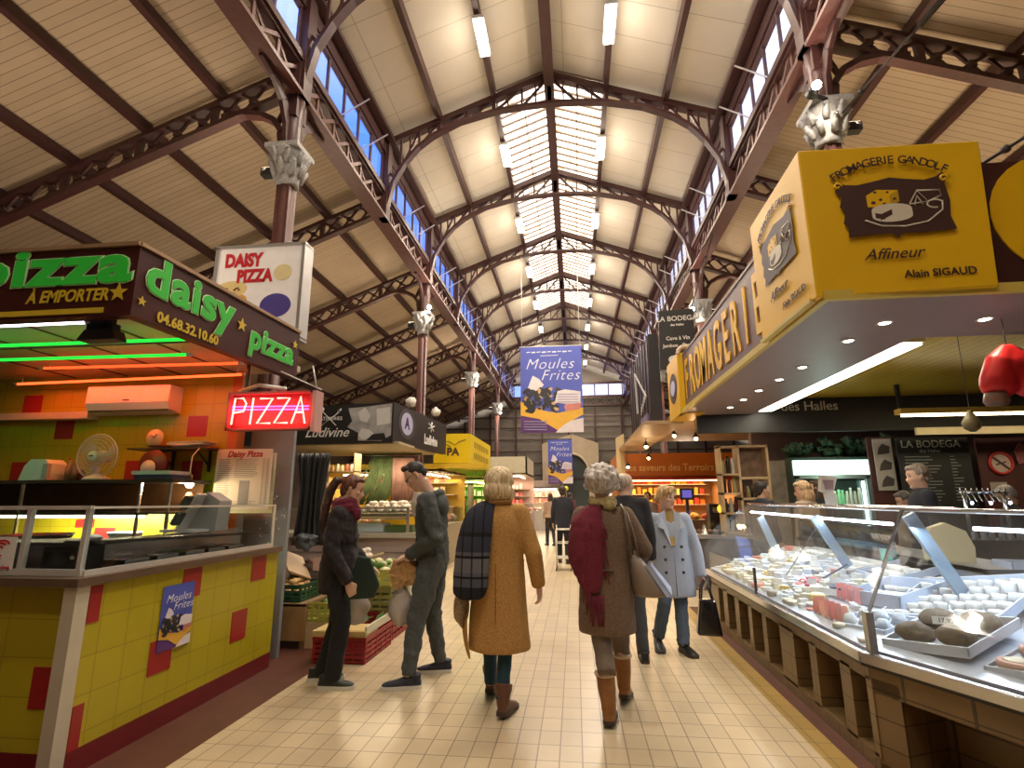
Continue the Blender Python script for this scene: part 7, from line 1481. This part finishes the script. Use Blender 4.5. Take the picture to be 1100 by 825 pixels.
b = MB(); b.prism([(-.09,-.11),(.10,-.06),(.15,.03),(.08,.11),(-.08,.13),(-.13,.02)], lambda u,v,w: (-1.45+u*.95, 4.55+w, .825+v), .12); o = b.build('bag', M('kraft',(.46,.27,.11),.75,0,.15,30,bump=.5), tb); rm = o.modifiers.new('r','REMESH'); rm.mode = 'VOXEL'; rm.voxel_size = .012; d_ = o.modifiers.new('d','DISPLACE'); d_.texture = clouds(.04); d_.strength = .035
plastic_bag((-1.47,4.62,.57), .105, .36, 'white plastic carrier bag hanging beside the leg of the man in grey')
# ---- C: blond woman in camel coat, seen from behind
t = person((-.575,4.10,0), 0, 'blonde woman in a long camel coat walking away with a dark plaid scarf')
h = 1.69; s = h/1.7
j = joints(h, shL=(-.16,-.01,1.345), shR=(.16,-.01,1.345), elR=(.262,-.05,1.06), wrR=(.292,.02,.83), elL=(-.21,.02,1.06), wrL=(-.24,.05,.84), neck=(0,-.01,1.40), anR=(.04,-.13,.10), knR=(.055,-.02,.48), anL=(-.09,.20,.10), knL=(-.09,.16,.48))
H, hm = head_frame((0,.02,1.56), math.radians(-6), math.radians(-4))
body(t, j, H, s, skinB, [((.292,.02,.83),(.08,.1,-1),(-.8,.3,0),(-.2,.9,0),.75,.95),((-.24,.05,.84),(0,.2,-1),(.8,.3,0),(.2,.9,0),.9,.95)], .95); face_parts(t, H, .95)
mb = MB(); mb.ball(H(0,-.015,.03),.116,.118,.108,18,12); mb.ball(H(0,-.045,-.05),.116,.095,.09,18,12); mb.ball(H(-.078,0,-.075),.045,.062,.06,12,8); mb.ball(H(.078,0,-.075),.045,.062,.06,12,8); mb.ball(H(0,.02,.075),.085,.08,.05,14,8)
fuse(mb,'hair',hairmat('hair_blond',(.40,.27,.12),(.78,.64,.42),50),t,.008,3,.010,.03)
camel = fabric('camel_wool',(.46,.25,.075),.38,95,.95,.7)
coat(t, j, [(.40,.005,-.01,.225,.17),(.44,.005,-.01,.226,.175),(.6,0,-.01,.215,.165),(.8,0,-.01,.20,.155),(.95,0,-.01,.19,.15),(1.1,0,-.01,.18,.14),(1.25,0,-.01,.185,.135),(1.33,0,-.01,.165,.12),(1.40,0,-.01,.09,.08)], camel, folds=.010, s=1.0, sleeve=(.074,.068,.062,.058,.054), fs=.2, cuff=-.02)
b = MB(); b.tube([(.0+.08*math.cos(a*PI/8),-.01+.07*math.sin(a*PI/8),1.425) for a in range(17)],.022,8,False); b.build('collar',fabric('camel_collar',(.30,.15,.04),.2,200),t,world=False)
b = MB(); b.tube([(0,-.168,1.0),(0,-.172,.44)],.004,5); b.build('back_seam', M('seam_brown',(.22,.11,.03),.9), t, world=False)
drape('coat_flap', [[(-.19,-.10,.80),(-.24,-.02,.80)],[(-.215,-.13,.6),(-.275,-.05,.60)],[(-.19,-.15,.44),(-.23,-.10,.42)],[(-.17,-.155,.36),(-.19,-.12,.35)]], camel, t, .012)
trousers(t, j, fabric('teal_jeans',(.012,.045,.075),.2,120), s, (.095,.078,.058,.052,.047), .008, .01)
bb = M('boot_brown',(.13,.055,.03),.55,0,.25,40); bs = M('sole_dark',(.05,.03,.02),.6)
shoe(t,(.045,-.14,0),math.radians(-12),math.radians(6),bb,bs,boot=.19,name='ankle_boot',knee=j['knR']); shoe(t,(-.09,.19,0),math.radians(4),math.radians(14),bb,bs,boot=.19,name='ankle_boot',knee=j['knL'])
pl = bpy.data.materials.new('plaid_scarf'); pl.use_nodes = True; n = pl.node_tree.nodes; l = pl.node_tree.links; bs_ = n['Principled BSDF']; bs_.inputs['Roughness'].default_value = .95
tc = n.new('ShaderNodeTexCoord'); sp = n.new('ShaderNodeSeparateXYZ'); l.new(tc.outputs['Object'], sp.inputs[0])
r1 = n.new('ShaderNodeValToRGB'); r1.color_ramp.interpolation = 'CONSTANT'; e = r1.color_ramp.elements; e[0].position = 0; e[0].color = (.02,.022,.04,1); e[1].position = .84; e[1].color = (.012,.013,.022,1)
for p_,c in ((.30,(.008,.008,.012)),(.34,(.03,.035,.06)),(.50,(.10,.10,.13)),(.535,(.008,.008,.012)),(.56,(.13,.13,.15)),(.70,(.09,.10,.14)),(.735,(.01,.01,.015)),(.76,(.07,.08,.11))): q = e.new(1-p_*.0-p_ if False else p_); q.color = (*c,1)
mr_ = n.new('ShaderNodeMapRange'); mr_.inputs[1].default_value = 1.42; mr_.inputs[2].default_value = .74; l.new(sp.outputs[2], mr_.inputs[0]); l.new(mr_.outputs[0], r1.inputs[0])
w2 = n.new('ShaderNodeTexWave'); w2.bands_direction = 'X'; w2.inputs['Scale'].default_value = 4.2; w2.inputs['Phase Offset'].default_value = 1; l.new(tc.outputs['Object'], w2.inputs[0]); r2 = n.new('ShaderNodeValToRGB'); r2.color_ramp.elements[0].position = .04; r2.color_ramp.elements[0].color = (.2,.2,.2,1); r2.color_ramp.elements[1].position = .10; r2.color_ramp.elements[1].color = (1,1,1,1); l.new(w2.outputs[0], r2.inputs[0])
mx = n.new('ShaderNodeMix'); mx.data_type = 'RGBA'; mx.blend_type = 'MULTIPLY'; mx.inputs[0].default_value = 1; l.new(r1.outputs[0], mx.inputs[6]); l.new(r2.outputs[0], mx.inputs[7]); l.new(mx.outputs[2], bs_.inputs['Base Color'])
rows = [[(-.06,.09,1.35),(-.10,.10,1.33),(-.15,.09,1.31),(-.2,.06,1.28)],[(-.03,.03,1.445),(-.09,.03,1.43),(-.15,.02,1.42),(-.22,.0,1.36)],[(-.01,-.07,1.43),(-.08,-.08,1.43),(-.16,-.08,1.42),(-.24,-.06,1.35)],[(-.02,-.155,1.33),(-.10,-.17,1.34),(-.18,-.16,1.33),(-.27,-.10,1.26)],[(-.03,-.19,1.15),(-.11,-.215,1.15),(-.20,-.21,1.15),(-.30,-.14,1.12)],[(-.04,-.195,.95),(-.12,-.225,.95),(-.21,-.22,.95),(-.31,-.15,.93)],[(-.05,-.20,.77),(-.13,-.23,.755),(-.22,-.225,.755),(-.32,-.16,.77)]]
drape('scarf', rows, pl, t, .028, 3, .012)
b = MB(); b.ball((-.27,-.06,.68),.05,.13,.15,16,10,lump=.25,seed=2); tb = thing('handbag', (-.845,4.04,.68), 'brown snake patterned handbag carried low behind the camel coat', 'bag')
b = MB(); b.ball((-.835,4.03,.70),.05,.12,.14,20,12,lump=.25,seed=2); b.build('bag', M('snake_print',(.25,.17,.10),.5,0,.7,60), tb); b = MB(); b.tube([(-.835,3.95,.8),(-.82,4.0,.88),(-.82,4.12,.88),(-.835,4.14,.8)],.008,6); b.build('handle', M('strap_brown',(.12,.07,.04),.5), tb)
# ---- D: grey haired woman in taupe coat, from behind
t = person((.20,4.10,0), math.radians(-3), 'grey haired woman in a taupe coat with burgundy scarf and tan boots, seen from behind')
h = 1.69; s = h/1.7
j = joints(h, neck=(0,-.01,1.38), shL=(-.155,-.01,1.325), shR=(.155,-.01,1.325), elR=(.285,.02,1.09), wrR=(.27,.24,1.03), elL=(-.19,0,1.06), wrL=(-.185,.10,.90), anL=(-.01,-.21,.10), knL=(-.04,-.08,.47), anR=(.10,.22,.10), knR=(.09,.18,.48))
H, hm = head_frame((.0,.02,1.545), math.radians(-4), math.radians(-2))
body(t, j, H, s, skinB, [((.27,.24,1.03),(.15,.9,-.2),(-.6,0,-.6),(-.3,.3,.8),.9,.95),((-.185,.10,.90),(0,.3,-1),(.8,.3,0),(.2,.9,0),.9,.95)], .95); face_parts(t, H, .95, (.3,.28,.26))
mb = MB(); rr = random.Random(4); mb.ball(H(0,-.025,.04),.125,.125,.115,18,12)
for k in range(60):
    v = Vector((rr.gauss(0,1),rr.gauss(-.35,1),rr.gauss(.35,.8))); v.normalize()
    if v.y > .55 and v.z < .6: continue
    if v.z < -.55: continue
    mb.ball(H(v.x*.122,-.025+v.y*.122,.035+v.z*.112),.027,n=8,m=6)
fuse(mb,'hair',hairmat('hair_silver',(.34,.30,.28),(.74,.70,.67),45),t,.008,1,.016,.02)
b = MB(); b.tube([H(-.11,.03,.115),H(-.04,.0,.168),H(.04,.0,.168),H(.11,.03,.115)],.006,6); b.build('sunglasses_on_head',jet,t,world=False)
taupe = fabric('taupe_wool',(.18,.12,.08),.42,95,.95,.7)
coat(t, j, [(.53,.0,-.01,.20,.155),(.57,.0,-.01,.202,.16),(.75,0,-.01,.195,.155),(.9,0,-.01,.183,.148),(1.02,0,-.01,.17,.135),(1.15,0,-.01,.178,.135),(1.26,0,-.01,.18,.13),(1.33,0,-.01,.155,.11),(1.38,0,-.01,.085,.08)], taupe, folds=.016, s=1.0, sleeve=(.074,.068,.064,.058,.052), fs=.16)
b = MB(); b.beam((-.06,-.152,.965),(.06,-.152,.965),.05,.012,(0,0,1)); b.build('back_belt', taupe, t, world=False)
trousers(t, j, fabric('taupe_trousers',(.15,.11,.08),.2,110), s, (.098,.086,.068,.064,.064), .016, .215)
tan = M('boot_tan',(.27,.115,.035),.8,0,.15,60,bump=.2); fur = M('fur_cream',(.6,.48,.34),.95,0,.2,120,bump=.8)
shoe(t,(-.01,-.21,0),math.radians(-2),math.radians(5),tan,bs,boot=.30,name='boot',trim=fur,knee=j['knL']); shoe(t,(.10,.20,0),math.radians(-6),math.radians(12),tan,bs,boot=.30,name='boot',trim=fur,knee=j['knR'])
b = MB(); nk = Vector((0,-.01,1.40))
for r,z,q in ((.085,0,.03),(.08,.03,.028)): b.tube([nk+Vector((r*math.cos(a*PI/8),r*math.sin(a*PI/8),z+.01*math.sin(a*PI/3))) for a in range(17)],q,10,False)
b.ball((.05,-.09,1.40),.05,.035,.035,12,8); fuse(b,'neck_scarf',M('scarf_mustard_print',(.36,.29,.13),.8,0,.7,35),t,.008,3,.006,.03)
bur = fabric('burgundy_knit',(.15,.012,.03),.35,70)
rows = [[(-.03,.08,1.30),(-.08,.10,1.28),(-.14,.08,1.24),(-.2,.04,1.2)],[(-.02,.01,1.43),(-.08,.01,1.41),(-.15,.0,1.38),(-.21,-.02,1.31)],[(.0,-.09,1.42),(-.07,-.10,1.41),(-.15,-.09,1.38),(-.23,-.06,1.30)],[(.0,-.15,1.30),(-.09,-.165,1.29),(-.17,-.15,1.27),(-.25,-.08,1.2)],[(-.0,-.16,1.15),(-.09,-.185,1.14),(-.18,-.17,1.12),(-.27,-.09,1.06)],[(-.01,-.165,.98),(-.09,-.185,.97),(-.16,-.17,.96),(-.24,-.10,.97)],[(-.02,-.17,.82),(-.08,-.185,.80),(-.12,-.175,.80),(-.16,-.15,.82)]]
drape('scarf', rows, bur, t, .03, 3, .02)
b = MB(); rr = random.Random(9)
for k in range(16): x = -.15+k*.009; z0 = .95-.15*min(1,k/6); b.tube([(x,-.178,z0),(x+rr.uniform(-.008,.008),-.182,z0-.1),(x+rr.uniform(-.015,.015),-.18,z0-.2)],.0045,5)
for k in range(12): x = .0+k*.002; b.tube([(-.0+rr.uniform(-.02,.02),-.165,1.3-.03*k),(.01+rr.uniform(-.01,.02),-.17,1.2-.03*k)],.005,5)
b.build('fringe', bur, t, world=False)
tb = thing('shoulder_bag', (.62,4.12,.95), 'taupe shoulder bag with a pale blue side under the arm of the grey haired woman', 'bag')
rows_ = lambda z,x0,x1,y0,y1: [(x0,y0,z),((x0+x1)/2,y0-.03,z),(x1,y0,z),(x1,y1,z),((x0+x1)/2,y1+.02,z),(x0,y1,z)]
b = MB(); R8 = [rows_(1.06,.37,.44,4.0,4.14),rows_(.98,.365,.50,3.96,4.18),rows_(.88,.37,.58,3.95,4.2),rows_(.80,.385,.64,3.95,4.2),rows_(.775,.40,.62,3.97,4.18)]
vs = [p for r in R8 for p in r]; fs = [(i*6+k,i*6+(k+1)%6,(i+1)*6+(k+1)%6,(i+1)*6+k) for i in range(4) for k in range(6)]+[tuple(range(5,-1,-1)),tuple(range(24,30))]
b.add(vs,fs,True); o = b.build('bag', M('bag_taupe',(.24,.19,.15),.5,0,.1), tb); ss = o.modifiers.new('u','SUBSURF'); ss.levels = ss.render_levels = 2
b = MB(); b.add([(.47,3.955,.99),(.505,3.95,.985),(.625,3.945,.80),(.60,3.935,.79)],[(0,1,2,3)]); b.add([(.505,3.95,.985),(.52,4.12,1.0),(.66,4.15,.82),(.63,3.945,.80)],[(0,1,2,3)]); o = b.build('blue_side', M('bag_blue',(.38,.45,.68),.4), tb); sd = o.modifiers.new('s','SOLIDIFY'); sd.thickness = .008
b = MB(); b.tube([(.38,4.0,1.05),(.365,3.93,1.2),(.345,3.985,1.36),(.33,4.07,1.405),(.36,4.18,1.3),(.4,4.15,1.06)],.009,6); b.tube([(.43,4.0,1.05),(.40,3.935,1.2),(.36,3.97,1.36)],.008,6); b.build('strap', M('strap_taupe',(.14,.10,.07),.5), tb)
# ---- E: man mostly hidden in front of her
t = person((.47,5.40,0), math.radians(4), 'grey haired man in a black jacket half hidden behind the taupe coat')
h = 1.72; s = h/1.7
j = joints(h, anR=(.11,-.02,.09), anL=(-.10,.2,.09), knL=(-.09,.14,.49))
H, hm = head_frame((.02,.03,1.57), math.radians(-45), math.radians(0))
body(t, j, H, s, skinB, [((.24,.03,.88),(0,.1,-1),(-.8,.3,0),(-.2,.9,0),.6,1),((-.24,.03,.88),(0,.2,-1),(.8,.3,0),(.2,.9,0),.6,1)], 1.0, .012); face_parts(t, H, 1.0, (.3,.28,.26))
mb = MB(); mb.ball(H(0,-.03,.04),.080,.090,.078,16,12); mb.ball(H(0,-.07,-.01),.065,.035,.05,12,8); fuse(mb,'hair',hairmat('hair_thin_grey',(.30,.24,.20),(.5,.42,.36)),t,.009,2,.004)
coat(t, j, [(.80,0,0,.19,.14),(.9,0,0,.2,.15),(1.1,0,0,.195,.145),(1.28,0,0,.205,.14),(1.38,0,0,.17,.11),(1.45,0,0,.09,.08)], fabric('jacket_black2',(.018,.018,.022),.2,100), name='jacket', folds=.016, s=1.05, vox=.015)
trousers(t, j, fabric('trousers_charcoal',(.05,.055,.065),.2,100), s, folds=.014)
for p,a in (((.11,-.08,0),-6),((-.10,.14,0),4)): shoe(t,p,math.radians(a),0,M('shoe_black',(.012,.012,.014),.4),bs)
# ---- F: woman in pale blue coat coming towards us
t = person((.93,5.80,0), math.radians(187), 'short haired blonde woman in a pale grey-blue double breasted coat walking towards the viewer')
h = 1.60; s = h/1.7
j = joints(h, neck=(0,0,1.29), shL=(-.175,0,1.235), shR=(.165,0,1.235), elL=(-.275,.0,.94), wrL=(-.30,.04,.68), elR=(.225,-.03,.96), wrR=(.235,.02,.74), pelvis=(0,0,.86), hipL=(-.085,0,.84), hipR=(.085,0,.84), knL=(-.10,.12,.47), anL=(-.03,.15,.09), knR=(.10,-.02,.45), anR=(.17,-.20,.12))
j['knL'] = Vector((-.08,.02,.45)); j['anL'] = Vector((-.05,.13,.09)); j['knR'] = Vector((.10,.10,.46)); j['anR'] = Vector((.14,-.05,.13))
H, hm = head_frame((.005,.035,1.455), math.radians(38), math.radians(-10))
body(t, j, H, s, skinB, [((-.30,.04,.68),(-.05,.1,-1),(.8,.3,0),(.2,.9,0),1.2,.95),((.235,.02,.74),(0,.1,-1),(-.8,.3,0),(-.2,.9,0),.7,.95)], .96); face_parts(t, H, .96, (.2,.12,.06), (.5,.12,.12))
mb = MB(); mb.ball(H(0,-.022,.042),.088,.096,.090,16,12); mb.ball(H(0,.03,.088),.076,.058,.038,14,8); mb.ball(H(.03,.062,.070),.04,.026,.028,10,8); mb.ball(H(-.03,.06,.072),.04,.026,.028,10,8); mb.ball(H(0,-.075,-.02),.065,.035,.055,12,8)
fuse(mb,'hair',hairmat('hair_golden',(.30,.16,.05),(.74,.54,.27),50),t,.007,2,.008,.02)
bc = fabric('blue_wool',(.34,.39,.50),.06,120,.9,.2)
coat(t, j, [(.50,0,-.0,.245,.165),(.54,0,0,.245,.168),(.7,0,0,.23,.16),(.85,0,0,.215,.152),(1.0,0,0,.198,.145),(1.12,0,0,.20,.14),(1.2,0,0,.185,.125),(1.28,0,0,.10,.08)], bc, folds=.012, s=1.0, sleeve=(.074,.07,.064,.06,.056), fs=.16, collar=False)
b = MB(); b.add([(-.06,.085,1.30),(-.02,.155,1.0),(.03,.165,.98),(.05,.09,1.30),(0,.10,1.32)],[(0,1,2,3,4)]); b.tube([(0,.02,1.27),(0,.05,1.33)],[.075,.055],12); o = b.build('mustard_top', fabric('knit_mustard',(.36,.24,.08),.1,80), t, world=False)
for sx in (-1,1):
    b = MB(); q = [(sx*.045,.09,1.335),(sx*.10,.10,1.30),(sx*.135,.142,1.17),(sx*.085,.152,1.15),(sx*.015,.165,.97),(sx*.035,.13,1.15)]
    b.add(q,[(0,1,2,3,4,5)]); o = b.build('lapel', fabric('lapel_blue_l' if sx<0 else 'lapel_blue_r',(.37,.42,.52),.06,120), t, world=False); sd = o.modifiers.new('s','SOLIDIFY'); sd.thickness = .014
b = MB()
for z in (.98,.86,.74):
    for x in (-.085,.085): b.lathe([(.015,0),(.015,.006),(.01,.009)],(x,.150+.012*(z<.9),z),12,axis='Y')
b.build('buttons', M('button_black',(.02,.02,.02),.3), t, world=False)
b = MB(); b.tube([(-.005,.162,.97),(-.005,.172,.8),(-.005,.178,.52)],.004,5); b.build('front_edge', M('edge_blue',(.2,.24,.32),.9), t, world=False)
trousers(t, j, fabric('jeans_grey_blue',(.075,.105,.15),.2,100), s, (.098,.09,.072,.068,.064), .018, -.02)
for p,a,pi_ in (((-.055,.07,0),10,0),((.14,-.10,0),-8,12)): shoe(t,p,math.radians(a),math.radians(pi_),M('shoe_black',(.012,.012,.014),.4),bs,boot=.12,name='ankle_boot')
tb = thing('tote_bag', (1.25,5.72,.4), 'shiny black handbag hanging from the hand of the woman in the blue coat', 'bag')
b = MB(); b.prism([(-.13,-.19),(.11,-.20),(.065,.13),(-.085,.14)], lambda u,v,w: (1.255+u, 5.64+w*(1-.3*(v>0)), .355+v), .12); o = b.build('bag', M('patent_black',(.010,.010,.012),.15,coat=.6), tb); bv = o.modifiers.new('b','BEVEL'); bv.width = .025; bv.segments = 3
for dy in (.02,.10): b = MB(); b.tube([(1.185,5.64+dy,.48),(1.20,5.65+dy,.60),(1.235,5.68+dy*.5,.665),(1.27,5.66+dy,.60),(1.30,5.64+dy,.48)],.008,6); b.build('handle', _M['patent_black'], tb)
# ---- simpler people further away share the same anatomy
def walker(loc, rz, h, lab, coatc, legc, hairc, hair2, hem=.8, skin=None, headyaw=0, pitch=0, legs=True, hairfn=None, lean=0):
    t = person(loc, math.radians(rz), lab); s = h/1.7; rr = random.Random(int(loc[0]*100)); dx = .12
    j = joints(h, anL=(-.09*s,dx,.09), anR=(.09*s,-dx,.1), knL=(-.09*s,dx*.8,.48*s), knR=(.09*s,0,.48*s))
    H, hm = head_frame((0,.02,1.575*s), math.radians(headyaw), math.radians(pitch))
    body(t, j, H, s, skin or skinA, [(j['wr'+q],(0,.15,-1),(-x*.8,.3,0),(0,.9,0),.6,.95) for q,x in (('L',-1),('R',1))], .97*s/1.0, .014); face_parts(t, H, .97*s)
    mb = MB(); mb.ball(H(0,-.03*s,.045*s),.09*s,.098*s,.09*s,14,10); mb.ball(H(0,-.07*s,-.02*s),.075*s,.045*s,.07*s,12,8); mb.ball(H(0,.018*s,.088*s),.07*s,.065*s,.036*s,12,8)
    if hairfn: hairfn(mb,H,s)
    key = 'hair_%d_%d'%(int(hairc[0]*1000),int(hair2[0]*1000)); fuse(mb,'hair',hairmat(key,hairc,hair2),t,.011,2,.008,.03)
    k2 = 'coatc_%d_%d_%d'%tuple(int(c*1000) for c in coatc)
    coat(t, j, [(hem*s,0,0,.2*s,.15*s),((hem+.05)*s,0,0,.2*s,.15*s),(1.0*s,0,0,.185*s,.145*s),(1.15*s,0,0,.185*s,.14*s),(1.3*s,0,0,.19*s,.13*s),(1.38*s,0,0,.16*s,.11*s),(1.45*s,0,-.01,.09*s,.08*s)], fabric(k2,coatc,.2,100), folds=.015, s=s, vox=.018)
    trousers(t, j, fabric('leg_%d_%d'%(int(legc[0]*1000),int(legc[2]*1000)),legc,.2,100), s, folds=.012)
    for p in ((-.09*s,dx-.06,0),(.09*s,-dx-.06,0)): shoe(t,p,0,0,M('shoe_black',(.012,.012,.014),.4),bs)
    return t
long = lambda mb,H,s: (mb.ball(H(0,-.05*s,-.09*s),.10*s,.07*s,.12*s,14,10), mb.ball(H(-.06*s,-.01,-.08*s),.04*s,.05*s,.1*s), mb.ball(H(.06*s,-.01,-.08*s),.04*s,.05*s,.1*s))
walker((-.30,12.9,0), 0, 1.74, 'person in a dark navy coat standing with back to us far down the aisle', (.02,.022,.035),(.012,.012,.016),(.02,.012,.01),(.06,.04,.03),.75)
walker((-.80,17.6,0), 20, 1.62, 'person in a pale pink top far away left of the navy coat', (.42,.27,.24),(.03,.02,.03),(.03,.015,.01),(.08,.04,.03),.9, hairfn=long)
walker((-.2,19.5,0), -20, 1.66, 'person in a dark red top far off behind the navy coat', (.12,.03,.05),(.03,.03,.05),(.02,.012,.01),(.06,.04,.03),.85)
walker((1.7,13.2,0), 150, 1.6, 'small dark haired seller far off behind the orange fruit display', (.25,.18,.16),(.03,.03,.03),(.03,.02,.01),(.09,.05,.03),.85)
walker((-3.15,14.75,0), -120, 1.7, 'seller in a dark apron behind the counter of the green lit stall', (.05,.05,.06),(.03,.03,.03),(.03,.02,.01),(.09,.05,.03),.85)
# ---- customers at the bar behind the cheese stall
walker((3.72,6.35,0), 75, 1.80, 'balding grey haired man in a dark jacket with turned up collar at the bar', (.012,.013,.022),(.03,.03,.04),(.14,.10,.08),(.34,.28,.24),.78, skin=skinB, headyaw=10, pitch=-10)
walker((2.62,8.05,0), -70, 1.68, 'dark haired man in a dark jacket behind the far glass hood', (.02,.025,.04),(.03,.03,.04),(.012,.008,.008),(.04,.03,.025),.78, headyaw=-12, pitch=-4)
walker((2.95,7.45,0), 40, 1.66, 'blonde woman in a beige fur-like jacket leaning behind the cheese case', (.34,.25,.18),(.05,.04,.04),(.34,.20,.10),(.6,.42,.25),.8, headyaw=35, pitch=-15, hairfn=long)
walker((3.42,8.15,0), 30, 1.70, 'long haired woman in a dark top before the lit fridge', (.02,.018,.02),(.02,.02,.02),(.025,.012,.01),(.08,.04,.03),.8, headyaw=25, hairfn=long)
walker((5.15,7.15,0), 60, 1.58, 'grey haired man in a dark coat bent forward at the right edge of the bar', (.012,.012,.018),(.03,.03,.03),(.22,.20,.19),(.45,.42,.4),.8, headyaw=10, pitch=-35)
walker((4.05,7.25,0), 80, 1.52, 'person in a light taupe jacket behind the man at the bar', (.22,.18,.16),(.03,.03,.03),(.06,.05,.05),(.14,.12,.11),.8, pitch=-25)
